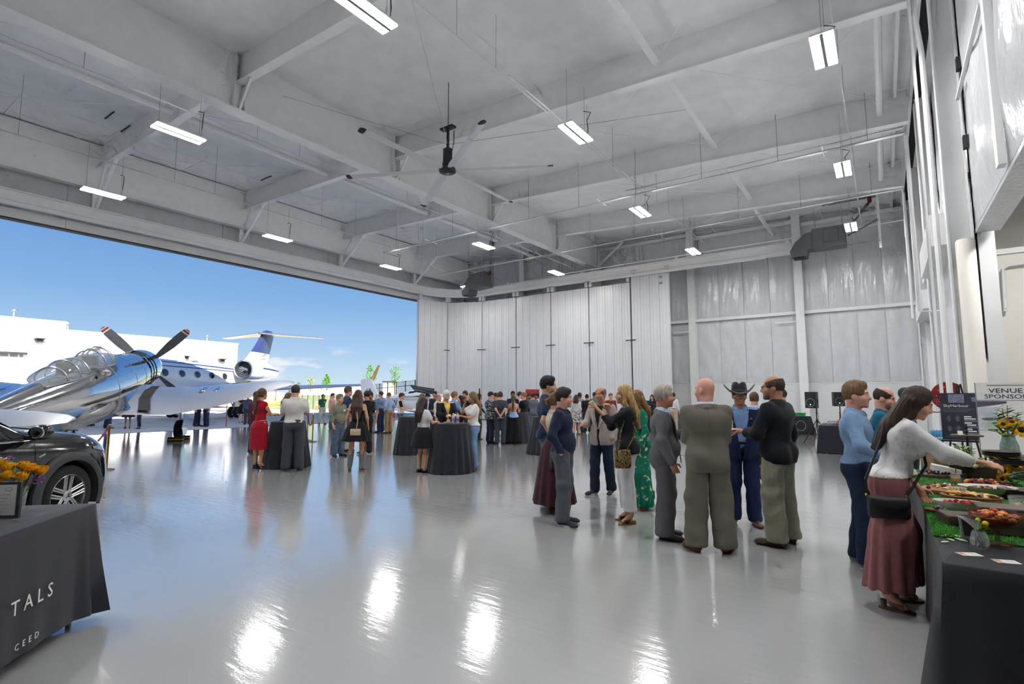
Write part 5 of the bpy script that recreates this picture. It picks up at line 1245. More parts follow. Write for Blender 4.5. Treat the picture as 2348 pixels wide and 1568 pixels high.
 bm_ = emit('body', parts, None, mats=[sk, M_EYEW, M_IRIS, hair_m(*(hair[1] if hair and len(hair) > 1 else (60, 44, 34))), M_LIP])
 # garments -------------------------------------------------------------
 if bottom:
  c = bottom; i = c.get('fit', 0.014); ln_ = c.get('len', 2.0); fl = c.get('flare', 0.012); wz = c.get('waist', 1.045)
  pr = torso(i * 0.75, upp=False) + [('e', T(A(0, 0.0, 1.04) + pv), A((0.122 if fem else 0.146) * w + gut * 0.4 + i * 0.6, 0.10 + gut * 0.6 + i * 0.6, 0.11), RL)]
  for nm in ('R', 'L'): pr += legp(nm, i, ln_, (0.004, fl * 0.9, fl + (0.018 if ln_ > 1.8 else 0)))
  F = field(pr, h, 0.035); zt = wz + up; zb = c.get('hem', 0.055) + up * 0.0
  F.cut(lambda X, Y, Z: Z - zt + 0 * X); F.cut(lambda X, Y, Z: zb - Z + 0 * X)
  zc_ = (0.80 if not c.get('wide') else 0.62) + up
  if stance > 0.06: F.cut(lambda X, Y, Z: np.where(Z < zc_, (0.006 - np.abs(X)) + 0 * Y, -1.0))
  m = c.get('mat') or cloth(*c['col'])
  wr = folds(c.get('wr', 0.0062), seed, 34, 10) if not c.get('wide') else pleats(c.get('wr', 0.012), c.get('np', 15), 0, 0, 0.1, 1.0, seed)
  V, Q = F.surf(wr); o = emit(c.get('name', 'trousers'), (V, Q), m)
  if belt: 
   b = MB(); rr = [Vector(((0.122 if fem else 0.148) * w + gut * 0.4 + 0.017, 0, 0))]; rx = ((0.122 if fem else 0.150) * w + gut * 0.42 + 0.014) * q; ry = (0.105 + gut * 0.75 + 0.014) * q; z = (wz - 0.015 + up) * q
   b.tube([(rx * math.cos(a), ry * math.sin(a) + (0.004 + gut * 0.5) * q * 0.5, z) for a in np.linspace(0, 2 * math.pi, 25)], 0.016 * q, 6, cap=False); b.build('belt', cloth(*belt), root, smooth=True)
 if skirt:
  c = skirt; z0, z1 = (c.get('waist', 1.06) + up) * q, c['hem'] * q; rings = []; n = 64 if d < 16 else 36; npl = c.get('pleat', 14); am = c.get('amp', 0.012) * q; b = MB()
  for k_ in range(13):
   t = k_ / 12; z = z0 + (z1 - z0) * t
   tt = min(1, max(0, ((c.get('waist', 1.06) + up) * q - z) / (0.17 * q))); rx = (0.135 * w + (0.196 * w - 0.135 * w) * math.sin(tt * math.pi / 2)) * q; ry = (0.115 + (0.168 - 0.115) * math.sin(tt * math.pi / 2)) * q
   fl = c.get('flare', 0.1) * q * max(0, t - c.get('fstart', 0.15)) / (1 - c.get('fstart', 0.15)); rx += fl + 0.012; ry += fl * 0.9 + 0.012
   rings.append([Vector(((rx + am * t * math.sin(npl * a + 1.3 * math.sin(3 * a + seed))) * math.cos(a), (ry + am * t * math.sin(npl * a + 1.3 * math.sin(3 * a + seed))) * math.sin(a) - 0.02 * q * math.sin(tt * 1.57), z + (0.008 * q * math.sin(npl * a) if k_ == 12 else 0))) for a in np.linspace(0, 2 * math.pi, n, endpoint=False)])
  b.loft(rings); fixn(b.build(c.get('name', 'skirt'), c.get('mat') or cloth(*c['col']), root, smooth=True, angle=70))
 zn = 1.455 + up
 def top_garment(c, name, m):
  i = c.get('fit', 0.014); sl = c.get('sleeve', 2.0); hem = (1.03 if (skirt and name == 'shirt') else c.get('hem', 0.95)) + up; low = hem < 1.0 + up
  pr = torso(i, low=False) + (torso(i + (0.012 if hem < 0.925 + up else 0.0), upp=False) if low else [])
  if low and c.get('drop', 0): pr.append(('c', A(-0.062 * w, 0, 0.87) + pv, A(0.062 * w, 0, 0.87) + pv, 0.10 * w + i + c['drop'] * 0.5, 0.10 * w + i + c['drop'] * 0.5))
  for nm in ('R', 'L'):
   t = sl; t = min(t, 1.97); pr += armp(nm, i + 0.004, t, c.get('slack', 0.004 if sl > 1.2 else 0.008))
  if c.get('collar_in', True): pr.append(('c', nb - RL @ A(0, 0, 0.03), nb + RL @ A(0, 0.006, 0.018), 0.064 + i * 0.6, 0.060 + i * 0.5))
  if name == 'jacket':
   for s_ in (-1, 1): pr.append(('c', T(A(s_ * 0.07, -0.014, 1.42) + pv), T(A(s_ * (sw + 0.012), -0.012, 1.408) + pv), 0.05, 0.047))
   if not fem: pr.append(('c', T(A(-0.062 * w, 0.0, 1.05) + pv), T(A(0.062 * w, 0.0, 1.05) + pv), 0.092 * w + i, 0.092 * w + i))
  F = field(pr, h, 0.035)
  nq = RL @ A(0, 0.35, 1.0); pq = nb + RL @ A(0, 0, 0.022 if name != 'jacket' else 0.012); F.cut(lambda X, Y, Z: ((X - pq[0]) * nq[0] + (Y - pq[1]) * nq[1] + (Z - pq[2]) * nq[2]) * 0.94)
  if low: F.cut(lambda X, Y, Z: (hem - Z) + 0 * X + 0 * Y)
  else:
   nn = RL @ A(0, 0, 1); pp = T(A(0, 0, hem)); F.cut(lambda X, Y, Z: -((X - pp[0]) * nn[0] + (Y - pp[1]) * nn[1] + (Z - pp[2]) * nn[2]))
  # neck opening
  nk = c.get('neck', 0.0); ne = ('e', nb + RL @ A(0, 0.03 + nk * 0.35, 0.052 - nk * 0.25), A(0.066 + nk * 0.5, 0.062 + nk * 0.5, 0.05 + nk * 0.8), RL); F.put(ne, 0.008, sub=True)
  if c.get('vee'):
   zv, wv = c['vee']; R0 = RL.T; zt = zn
   def vcut(X, Y, Z):
    lx = R0[0, 0] * (X - piv[0]) + R0[0, 1] * (Y - piv[1]) + R0[0, 2] * (Z - piv[2]); ly = R0[1, 0] * (X - piv[0]) + R0[1, 1] * (Y - piv[1]) + R0[1, 2] * (Z - piv[2]); lz = R0[2, 0] * (X - piv[0]) + R0[2, 1] * (Y - piv[1]) + R0[2, 2] * (Z - piv[2]) + piv[2]
    t = np.clip((lz - zv - up) / (zt - zv - up), 0, 1); half = np.where(lz > zv + up, wv * t + 0.003, (c.get('open', 0.0)) * (1 + 1.0 * (zv + up - lz)))
    return np.where(ly > 0.02, half - np.abs(lx), -1.0)
   F.cut(vcut)
  if c.get('back_open'):
   zb = c['back_open'] + up
   F.cut(lambda X, Y, Z: np.where((Y < 0.02), Z - zb + 0 * X, Z - zb - 0.05 + 0 * X))
  fw = folds(c.get('wr', 0.0055 if name != 'jacket' else 0.006), seed + 3, 30, 11)
  def wj(V):
   o_ = fw(V) * np.clip(1.35 - np.abs(V[:, 2] - 1.0 - up) * 1.6, 0.45, 1.3)
   if name == 'jacket': o_ = o_ - 0.006 * np.exp(-(V[:, 0] / 0.008) ** 2) * (V[:, 1] < -0.03)
   return o_
  V, Q = F.surf(wj); return emit(name, (V, Q), m)
 if top:
  m = top.get('mat') or cloth(*top['col']); o = top_garment(top, top.get('name', 'shirt'), m)
  if collar or top.get('collar'):
   cm = cloth(*(collar if collar else top['col'])); b = MB(); rings = []
   for z_, rr in ((-0.004, 0.080), (0.03, 0.070), (0.042, 0.073), (0.012, 0.094), (-0.012, 0.099)):
    rings.append([Vector(nb * q) + Vector(RL @ A(rr * math.cos(a) * (0.98 if fem else 1.05), rr * math.sin(a) + 0.012, z_ + (0.012 if math.sin(a) < 0 else -0.022 * math.sin(a)))) * q for a in np.linspace(R_(108), R_(432), 22)])
   b.loft(rings, closed=False, cap=False); b.build('collar', top.get('mat') or cm, o, smooth=True, angle=70)
 if jacket:
  o = top_garment(jacket, jacket.get('name', 'jacket'), jacket.get('mat') or cloth(*jacket['col']))
  cm = jacket.get('mat') or cloth(*jacket['col'])
  if jacket.get('lapel', True) and jacket.get('vee'):
   zv, wv = jacket['vee']
   for s in (-1, 1):
    b = MB(); top_ = T(A(s * 0.058, 0.05, 1.455) + pv); 
    def sp(x, z): # approximate chest surface
     y = 0.135 * math.sqrt(max(0, 1 - (x / 0.24) ** 2)) * (0.82 if z > 1.36 else 1.0) - (max(0, z - 1.36) * 0.55) + gut * 0.6 * max(0, 1.2 - z) / 0.2
     return T(A(x, y + 0.018, z) + pv)
    pts = [(s * 0.012, zv), (s * (wv * 0.5), (zv + 1.44) / 2), (s * (wv + 0.002), 1.44), (s * (wv + 0.03), 1.40), (s * (wv + 0.055), 1.335), (s * (wv * 0.5 + 0.05), (zv + 1.38) / 2 - 0.02)]
    vs = [Vector(sp(x, z)) * q for x, z in pts]; vs2 = [v_ + Vector(RL @ A(0, 0.008, 0)) * q for v_ in vs]; b.add(vs + vs2, [(0, 1, 2, 3, 4, 5), (11, 10, 9, 8, 7, 6)] + [(k_, (k_ + 1) % 6, (k_ + 1) % 6 + 6, k_ + 6) for k_ in range(6)]); fixn(b.build('lapel', cm, o))
  if jacket.get('neckband', True):
   b = MB(); rings = []
   for z_, rr in ((-0.005, 0.09), (0.026, 0.082), (0.034, 0.086), (-0.004, 0.112)):
    rings.append([Vector(nb * q) + Vector(RL @ A(rr * math.cos(a), rr * math.sin(a) + 0.008, z_ + (0.0 if math.sin(a) < 0 else -0.03 * math.sin(a)))) * q for a in np.linspace(R_(140), R_(400), 18)])
   b.loft(rings, closed=False, cap=False); b.build('collar', cm, o, smooth=True)
 if tie:
  b = MB(); z1, z2 = 1.40, 1.06
  vs = [Vector(T(A(x, 0.118 + 0.03 - max(0, z - 1.34) * 0.6 + gut * 0.5 * (1.4 - z), z) + pv)) * q for x, z in ((-0.012, z1), (0.012, z1), (0.03, z2 + 0.03), (0, z2), (-0.03, z2 + 0.03))]; vs += [v_ + Vector((0, 0.008, 0)) for v_ in vs]
  b.add(vs, [(4, 3, 2, 1, 0), (5, 6, 7, 8, 9)] + [(k_, (k_ + 1) % 5, (k_ + 1) % 5 + 5, k_ + 5) for k_ in range(5)]); fixn(b.build('necktie', cloth(*tie), root))
 if tag:
  b = MB(); s = tag; c = Vector(T(A(s * 0.085, 0.122 + gut * 0.1, 1.30) + pv)) * q; b.box(c, (0.075 * q, 0.014, 0.05 * q), M=Matrix.Rotation(R_(-14 * s), 3, 'Z')); b.build('name_tag', M_WBAND, root)
 # shoes ------------------------------------------------------------------
 if shoes:
  kind, sc = shoes[0], shoes[1]; solec = shoes[2] if len(shoes) > 2 else tuple(int(c_ * 0.5) for c_ in sc); hz = min(max(h * 0.75, 0.0075), 0.016)
  for s, nm in ((1, 'R'), (-1, 'L')):
   an = J['ank' + nm]; ta = toe * s; f2 = A(math.sin(ta), math.cos(ta), 0); rt = A(math.cos(ta), -math.sin(ta), 0); base = A(an[0], an[1], 0.0); L_ = 0.235 if fem else 0.262
   hl = base - f2 * 0.055; tz = 0.03; hz0 = heel
   P3 = lambda f_, r_, z_: base + f2 * f_ + rt * r_ + A(0, 0, z_)
   pr = [('c', P3(-0.035, 0, hz0 + 0.028), P3(0.05, 0, 0.035 + hz0 * 0.55), 0.034, 0.036), ('c', P3(0.05, 0, 0.035 + hz0 * 0.5), P3(L_ - 0.09, 0, 0.028), 0.038, 0.034), ('e', P3(L_ - 0.095, 0.0, 0.024), A(0.042, 0.062, 0.03), np.stack([rt, f2, A(0, 0, 1)], 1))]
   if kind in ('boot',): pr += [('c', an + A(0, -0.01, 0), an * 0.35 + J['kne' + nm] * 0.65, 0.055, 0.072)]
   elif kind == 'shoe' or kind == 'sneaker': pr += [('c', P3(-0.03, 0, 0.05), an + A(0, 0, 0.012), 0.036, 0.038)]
   lo, hi = bounds(pr, 0.02); F = Fld(lo, hi, hz / q)
   for p in pr: F.put(p, 0.02)
   if kind in ('heel', 'wedge'): F.cut(lambda X, Y, Z: ((X - base[0]) * f2[0] + (Y - base[1]) * f2[1] > 0.0) * 1.0 * (Z - 0.062 - 0.0 * X) * (((X - base[0]) * f2[0] + (Y - base[1]) * f2[1]) < 0.10))
   zs = 0.012
   F.cut(lambda X, Y, Z: zs + hz0 * 0.0 - Z + 0 * X)
   V, Q = F.surf(); o = emit('boot' if kind == 'boot' else 'shoe', (V, Q), mat('leather_%d_%d_%d' % tuple(sc), srgb(*sc), 0.4 if kind != 'sneaker' else 0.7, noise=0.1, nscale=20))
   b = MB(); out = []
   for k_ in range(16):
    a = 2 * math.pi * k_ / 16; cx = (L_ / 2 - 0.062); fx = cx + math.cos(a) * (L_ / 2 + 0.004); wd = (0.042 if fx > 0.06 else 0.034) * math.sin(a); p_ = base + f2 * fx + rt * wd; out.append(Vector(p_) * q)
   th = 0.018 if kind != 'sneaker' else 0.026; b.loft([[v_ + Vector((0, 0, 0.001)) for v_ in out], [v_ + Vector((0, 0, th * q)) for v_ in out]])
   if kind == 'heel': b.loft([[Vector(P3(-0.03 + 0.022 * math.cos(a), 0.018 * math.sin(a), z_)) * q for a in np.linspace(0, 2 * math.pi, 8, endpoint=False)] for z_ in (0.002, 0.03, 0.075)])
   if kind in ('wedge', 'boot'): b.loft([[Vector(P3(f_, r_, z_)) * q for f_, r_ in ((-0.06, -0.028), (0.05 if kind == 'wedge' else -0.005, -0.03), (0.05 if kind == 'wedge' else -0.005, 0.03), (-0.06, 0.028))] for z_ in (0.002, 0.05)])
   b.build('sole', mat('sole_%d_%d_%d' % tuple(solec), srgb(*solec), 0.6, noise=0.1, nscale=15), o)
 # hair -----------------------------------------------------------------------
 if hair:
  hk, hcx = hair[0], hair[1]; st = hair[2] if len(hair) > 2 else None; hm = hair_m(*hcx, streak=st); g = 0.012 if hk in ('crop', 'fringe') else 0.02
  pr = [he((0, -0.016, 0.042), (0.080 + g * 0.5, 0.098 + g * 0.6, 0.096 + g))]
  if hk in ('short', 'quiff', 'grey'): pr += [he((0.0, 0.045, 0.105), (0.055, 0.045, 0.034 if hk == 'short' else 0.044))]
  lg = 0.0
  if hk in ('long', 'longf', 'pony', 'bun', 'mid'):
   pr += [he((0, -0.03, 0.01), (0.088, 0.092, 0.1))]
  if hk in ('long', 'longf', 'mid'):
   lg = hair[3] if len(hair) > 3 else 0.36; bk = hc - RH @ A(0, 0.065, 0.02)
   end = T(A(0, -0.165, 1.60 + up - lg)); mid_ = (bk + end) / 2 + RL @ A(0, -0.02, 0)
   for xo in (-0.062, 0, 0.062):
    pr += [('c', bk + RH @ A(xo, 0, 0.02), mid_ + RL @ A(xo * 1.25, 0, 0), 0.05, 0.05), ('c', mid_ + RL @ A(xo * 1.25, 0, 0), end + RL @ A(xo * 1.1, 0, 0), 0.05, 0.022)]
   for s in (-1, 1):
    pr += [('c', HP((s * 0.075, 0.01, 0.03)), HP((s * 0.086, -0.005, -0.10)), 0.022, 0.026), ('c', HP((s * 0.086, -0.005, -0.10)), T(A(s * 0.105, 0.02 if hk == 'longf' else -0.08, 1.46 + up - lg * 0.3)), 0.026, 0.03)]
    if hk == 'longf': pr += [('c', T(A(s * 0.105, 0.02, 1.46 + up - lg * 0.3)), T(A(s * 0.09, 0.085, 1.52 + up - lg * 0.75)), 0.032, 0.018)]
  if hk == 'pony':
   pts = [HP((0, -0.105, 0.03)), HP((0, -0.15, -0.03)), T(A(0.0, -0.16, 1.40 + up)), T(A(0.0, -0.15, 1.16 + up))]
   for a, b_, r0, r1 in zip(pts[:-1], pts[1:], (0.03, 0.036, 0.042), (0.036, 0.042, 0.018)): pr.append(('c', a, b_, r0, r1))
  if hk == 'bun': pr += [he((0, -0.125, 0.0), (0.05, 0.045, 0.05))]
  lo, hi = bounds(pr, 0.03); F = Fld(lo, hi, max(hh, 0.0075) / q)
  for p in pr: F.put(p, 0.022)
  # face and ear openings
  F.put(he((0, 0.112, -0.010), (0.074, 0.062, 0.094)), 0.012, sub=True); F.put(he((0, 0.06, -0.11), (0.085, 0.075, 0.075)), 0.012, sub=True)
  if hk in ('short', 'crop', 'fringe', 'quiff', 'grey'):
   for s in (-1, 1): F.put(he((s * 0.085, 0.03, -0.045), (0.03, 0.055, 0.055)), 0.012, sub=True)
   F.put(he((0, -0.02, -0.15), (0.12, 0.14, 0.085)), 0.015, sub=True)
  if hk == 'fringe': F.put(he((0, 0.03, 0.125), (0.078, 0.125, 0.075)), 0.012, sub=True)
  if hk == 'bun' or hk == 'pony': F.put(he((0, -0.0, -0.145), (0.085, 0.1, 0.07)), 0.015, sub=True) if hk == 'bun' else None
  def hw_(V):
   L3 = (V - hc) @ RH; a = np.arctan2(L3[:, 0], -L3[:, 1]); return 0.0030 * np.sin(34 * a + 6 * np.sin(9 * L3[:, 2] + seed)) + 0.002 * np.sin(71 * a + 20 * L3[:, 2])
  V, Q = F.surf(hw_); ho = emit('hair', (V, Q), hm); res['hair'] = ho
 if beard:
  pr = [he((0, 0.034, -0.072), (0.060, 0.060, 0.05)), he((0, 0.074, -0.098), (0.03, 0.024, 0.024))]; lo, hi = bounds(pr, 0.03); F = Fld(lo, hi, hh / q)
  for p in pr: F.put(p, 0.015)
  F.cut(lambda X, Y, Z: ((X - hc[0]) * RH[0, 2] + (Y - hc[1]) * RH[1, 2] + (Z - hc[2]) * RH[2, 2]) + 0.052 * hs)
  V, Q = F.surf(); emit('beard', (V, Q), hair_m(*beard))
 if glasses:
  b = MB()
  for s in (-1, 1):
   b.tube([Vector(HP((s * 0.034 + 0.024 * math.cos(a), 0.104, 0.010 + 0.018 * math.sin(a)))) * q for a in np.linspace(0, 2 * math.pi, 13)], 0.0022, 4, cap=False); b.tube([Vector(HP((s * 0.058, 0.102, 0.014))) * q, Vector(HP((s * 0.082, 0.03, 0.014))) * q, Vector(HP((s * 0.084, -0.02, 0.0))) * q], 0.0025, 4)
  b.tube([Vector(HP((-0.012, 0.106, 0.014))) * q, Vector(HP((0.012, 0.106, 0.014))) * q], 0.002, 4); b.build('glasses', M_BLACKM, root)
 res.update(HP=HP, RH=RH, T=T, pv=pv, RL=RL, hs=hs, hc=hc, nb=nb, arms=arms, J=J, up=up)
 def wpt(p): return root_matrix(root) @ (Vector(p) * q)
 res['w'] = wpt
 if hat == 'cap':
  pr = [he((0, -0.012, 0.05), (0.088, 0.108, 0.1))]; lo, hi = bounds(pr, 0.03); F = Fld(lo, hi, hh / q); F.put(pr[0]); 
  F.cut(lambda X, Y, Z: 0.035 * hs - ((X - hc[0]) * RH[0, 2] + (Y - hc[1]) * RH[1, 2] + (Z - hc[2]) * RH[2, 2])); V, Q = F.surf(); ho = emit('cap', (V, Q), cloth(38, 40, 46))
  b = MB(); b.loft([[Vector(HP((0.07 * math.sin(a), 0.075 + e_ * (0.085 * math.cos(a)), 0.042 - 0.012 * e_ + t_))) * q for e_ in (0, 0.5, 1)] for a in np.linspace(-1.5, 1.5, 11) for t_ in (0,)], closed=False, cap=False); b.loft([[Vector(HP((0.07 * math.sin(a), 0.075 + e_ * (0.085 * math.cos(a)), 0.036 - 0.012 * e_))) * q for e_ in (0, 0.5, 1)] for a in np.linspace(-1.5, 1.5, 11)], closed=False, cap=False); b.build('visor', cloth(38, 40, 46), ho)
 if hat == 'cowboy':
  b = MB(); n = 40; rings = []; m_ = mat('black_felt', srgb(24, 26, 32), 0.7, noise=0.1, nscale=15, sheen=0.15)
  Pq = lambda v_: Vector(HP(v_)) * q
  prof = [(0.0, 0.175), (0.05, 0.178), (0.072, 0.168), (0.082, 0.14), (0.088, 0.09), (0.094, 0.055), (0.115, 0.048), (0.15, 0.045), (0.19, 0.045)]
  for r0, z0 in prof:
   rg = []
   for a in np.linspace(0, 2 * math.pi, n, endpoint=False):
    x, y = r0 * math.cos(a), r0 * 1.22 * math.sin(a); z = z0
    if z0 > 0.12: z -= 0.03 * math.exp(-(x / 0.022) ** 2) * (1 if r0 < 0.075 else 0.4) + 0.012 * max(0, math.sin(a)) * 0
    if r0 > 0.1: z += 0.105 * (abs(x) / 0.19) ** 2.2 * (r0 / 0.19) - 0.03 * (abs(y) / 0.23) ** 2
    rg.append(Pq((x, y - 0.008, z)))
   rings.append(rg)
  b.loft(rings, cap=False); ho = b.build('cowboy_hat', m_, root, smooth=True, angle=60); sl_ = ho.modifiers.new('thick', 'SOLIDIFY'); sl_.thickness = 0.006
  b = MB(); b.tube([Pq((0.095 * math.cos(a), 0.095 * 1.22 * math.sin(a) - 0.008, 0.066)) for a in np.linspace(0, 2 * math.pi, 25)], 0.009 * q, 5, cap=False); b.build('hat_band', M_BLACKM, ho, smooth=True)
 return res
def root_matrix(o): return Matrix.Translation(o.location) @ Matrix.Rotation(o.rotation_euler[2], 4, 'Z')
# ------------------------------------------------------------------ the guests
def pat(name, base, cols, scale, detail=2.0):
 # printed fabric: noise stepped into a few colours
 if name in MATS: return MATS[name]
 m = mat(name, srgb(*base), 0.85, spec=0.25); nt = m.node_tree; N = nt.nodes.new; Lk = nt.links.new
 tc = N('ShaderNodeTexCoord'); nz = N('ShaderNodeTexNoise'); nz.inputs['Scale'].default_value = scale; nz.inputs['Detail'].default_value = detail; Lk(tc.outputs['Object'], nz.inputs['Vector'])
 rp = N('ShaderNodeValToRGB'); rp.color_ramp.interpolation = 'CONSTANT'; Lk(nz.outputs[0], rp.inputs[0]); e = rp.color_ramp.elements
 e[0].position = 0; e[0].color = (*srgb(*base), 1); e[1].position = cols[0][0]; e[1].color = (*srgb(*cols[0][1]), 1)
 for p, c in cols[1:]: q = e.new(p); q.color = (*srgb(*c), 1)
 Lk(rp.outputs[0], nt.nodes['Principled BSDF'].inputs['Base Color']); return m
def denim(r, g, b): return mat('denim_%d_%d_%d' % (r, g, b), srgb(r, g, b), 0.85, spec=0.2, noise=0.22, nscale=7, bump=0.2, bscale=110)
def suiting(r, g, b): return mat('suiting_%d_%d_%d' % (r, g, b), srgb(r, g, b), 0.8, spec=0.25, noise=0.08, nscale=60, stretch=(6, 6, 0.4), bump=0.1, bscale=140)
P = make_person
G_NEAR, G_LEFT, G_MID, G_FAR, G_OUT = 'guests talking in the near group', 'guests by the open door', 'guests around the middle tables', 'guests crowding near the folding door', 'guests outside under the aircraft'
PP = {}
# near group
PP['tallnavy'] = P('tall dark-haired man in navy polo seen in profile behind woman with hair clip', 1256, 1150, 1.96, 92, D=8.4, hair=('quiff', (34, 30, 30)), beard=(60, 48, 42), top=dict(col=(38, 48, 78), sleeve=0.6, hem=0.90, collar=True, fit=0.018), bottom=dict(mat=denim(98, 112, 130)), shoes=('sneaker', (60, 60, 64)), R='pocket', L='relax', group=G_NEAR)
PP['clip'] = P('woman in cream crochet top and long maroon skirt with hair clip', 1274, 1172, 1.67, 108, sex='f', hair=('bun', (112, 84, 58)), glasses=True, top=dict(mat=mat('cream_crochet', srgb(206, 196, 178), 0.9, noise=0.4, nscale=70, bump=0.9, bscale=70), sleeve=0.35, hem=1.0, neck=0.02, fit=0.018), skirt=dict(col=(66, 36, 44), hem=0.14, flare=0.16, pleat=11, amp=0.02, fstart=0.05), shoes=('wedge', (214, 206, 192), (140, 104, 70)), R='down', L='down', skin='p', group=G_NEAR)
PP['navyshirt'] = P('man in dark navy button shirt and grey trousers with hands in pockets', 1293, 1202, 1.76, 72, hyaw=-6, hair=('short', (46, 38, 34)), gut=0.02, top=dict(col=(34, 42, 66), hem=0.93, collar=True, fit=0.02), bottom=dict(col=(86, 90, 98), fit=0.018, flare=0.02), belt=(30, 28, 28), shoes=('sneaker', (40, 44, 54), (214, 204, 184)), R='pocket', L='pocket', tag=-1, skin='p', group=G_NEAR, step=0.03)
PP['blazer'] = P('bald man in beige blazer over black top gesturing with one hand', 1382, 1133, 1.81, -28, w=1.03, hair=('fringe', (120, 100, 88)), skin='t', top=dict(col=(30, 30, 34), neck=0.0), jacket=dict(mat=suiting(172, 160, 156), hem=0.80, vee=(1.06, 0.085), fit=0.026, drop=0.02, open=0.02), bottom=dict(mat=denim(36, 44, 62)), shoes=('sneaker', (60, 56, 56), (226, 220, 214)), R='plate', L='pocket', step=0.10, group=G_NEAR)
PP['blonde'] = P('woman with long blonde hair in black top and white ankle trousers pointing up', 1440, 1198, 1.76, -80, sex='f', hair=('long', (206, 172, 118), (150, 112, 70), 0.40), skin='a', R='chin', L=((-0.03, 0.42, 0.06), (0.3, 0, -0.9), 0.7), top=dict(col=(38, 40, 46), sleeve=1.35, hem=0.86, fit=0.016), bottom=dict(col=(226, 226, 228), len=1.9, hem=0.17, fit=0.014, flare=0.02, name='white_trousers'), shoes=('wedge', (34, 34, 40), (150, 108, 66)), hpitch=4, group=G_NEAR)
PP['green'] = P('woman in green floral wide trousers mostly hidden behind the blonde woman', 1468, 1166, 1.70, -70, sex='f', hair=('long', (150, 116, 76), (110, 80, 50), 0.3), top=dict(mat=pat('green_floral_top', (24, 112, 92), ((0.55, (36, 134, 104)), (0.64, (214, 200, 150))), 16), sleeve=1.9, hem=0.9, fit=0.016), bottom=dict(mat=pat('green_floral', (24, 112, 92), ((0.55, (36, 134, 104)), (0.62, (214, 200, 150)), (0.72, (226, 214, 170))), 14), fit=0.02, flare=0.075, wide=True, wr=0.006, hem=0.05), shoes=('wedge', (190, 104, 84), (190, 150, 110)), R='relax', L='relax', group=G_NEAR)
PP['greysuit'] = P('grey-haired man in grey suit with open jacket holding a cup', 1528, 1233, 1.78, 92, gut=0.035, hair=('grey', (156, 148, 136), (196, 188, 174)), skin='t', top=dict(col=(176, 190, 214), collar=True, fit=0.016), jacket=dict(mat=suiting(104, 104, 108), hem=0.77, vee=(0.86, 0.10), fit=0.026, drop=0.02, open=0.07), tie=(150, 132, 84), bottom=dict(mat=suiting(98, 98, 103), fit=0.022, flare=0.03), shoes=('shoe', (30, 30, 32)), R='relax', L='cup', group=G_NEAR)
PP['olive'] = P('tall bald man in olive grey suit seen from behind', 1630, 1264, 1.86, 186, w=1.08, hyaw=-45, hair=None, skin='p', top=dict(col=(196, 206, 226), collar=True), jacket=dict(mat=suiting(112, 108, 98), hem=0.79, vee=(1.1, 0.07), fit=0.028, drop=0.025), bottom=dict(mat=suiting(108, 105, 95), fit=0.024, flare=0.036), shoes=('shoe', (122, 74, 44), (70, 46, 30)), R='front', L='front', stance=0.14, toe=0.5, group=G_NEAR)
PP['cowboy'] = P('man in black cowboy hat, navy suit and light blue shirt facing the camera', 1708, 1203, 1.80, 4, w=1.04, hat='cowboy', hair=('short', (82, 58, 42)), skin='t', top=dict(col=(134, 166, 220), collar=True, fit=0.016), jacket=dict(mat=suiting(30, 40, 72), hem=0.80, vee=(0.82, 0.10), fit=0.026, drop=0.02, open=0.085), bottom=dict(mat=suiting(36, 46, 84), fit=0.018, flare=0.014), belt=(40, 34, 34), shoes=('shoe', (92, 56, 48)), R='down', L='down', stance=0.12, group=G_NEAR)
PP['black'] = P('tall man in untucked black shirt and khaki trousers holding a plate', 1794, 1248, 1.89, -118, w=1.06, gut=0.02, hyaw=-25, glasses=True, hair=('fringe', (78, 62, 54)), skin='t', beard=(120, 104, 94), top=dict(col=(28, 30, 38), hem=0.84, collar=True, fit=0.026, sleeve=1.55, drop=0.015), bottom=dict(col=(156, 154, 134), fit=0.022, flare=0.03), shoes=('shoe', (90, 70, 52), (50, 38, 30)), R='relax', L='plate', stance=0.13, group=G_NEAR)
P('man in pale blue shirt seen from behind between the cowboy hat and black shirt', 1738, 1103, 1.72, 178, hair=('short', (92, 70, 54)), top=dict(col=(182, 200, 218), sleeve=0.6, collar=True), bottom=dict(col=(40, 46, 60)), shoes=('shoe', (120, 84, 54)), R='phone', L='relax', group=G_NEAR)
P('man with cropped hair whose head shows behind the black-shirted man', 1802, 1094, 1.80, -100, hair=('crop', (70, 58, 50)), top=dict(col=(60, 64, 76)), bottom=dict(col=(50, 54, 64)), group=G_NEAR)
# right hand group
PP['blueshirt'] = P('young man in light blue shirt and dark jeans at the buffet', 1984, 1300, 1.80, 82, hair=('quiff', (124, 92, 62)), skin='p', top=dict(col=(122, 152, 188), collar=True, fit=0.02, hem=0.97), bottom=dict(mat=denim(36, 48, 70), fit=0.016), shoes=('sneaker', (120, 124, 128), (190, 188, 184)), R='tablel', L='pocket', step=0.05, group='guests at the buffet')
P('balding man in teal shirt looking down at the buffet', 2046, 1240, 1.76, 80, hpitch=-14, hair=('fringe', (64, 52, 46)), skin='p', beard=(140, 126, 118), top=dict(col=(20, 92, 122), collar=True, fit=0.02), bottom=dict(col=(60, 62, 70)), R='relax', L='table', group='guests at the buffet')
P('dark-haired man standing beyond the buffet guests', 2090, 1120, 1.80, 60, hair=('crop', (36, 32, 32)), skin='t', top=dict(col=(70, 74, 84), collar=True), bottom=dict(col=(50, 52, 60)), group='guests at the buffet')
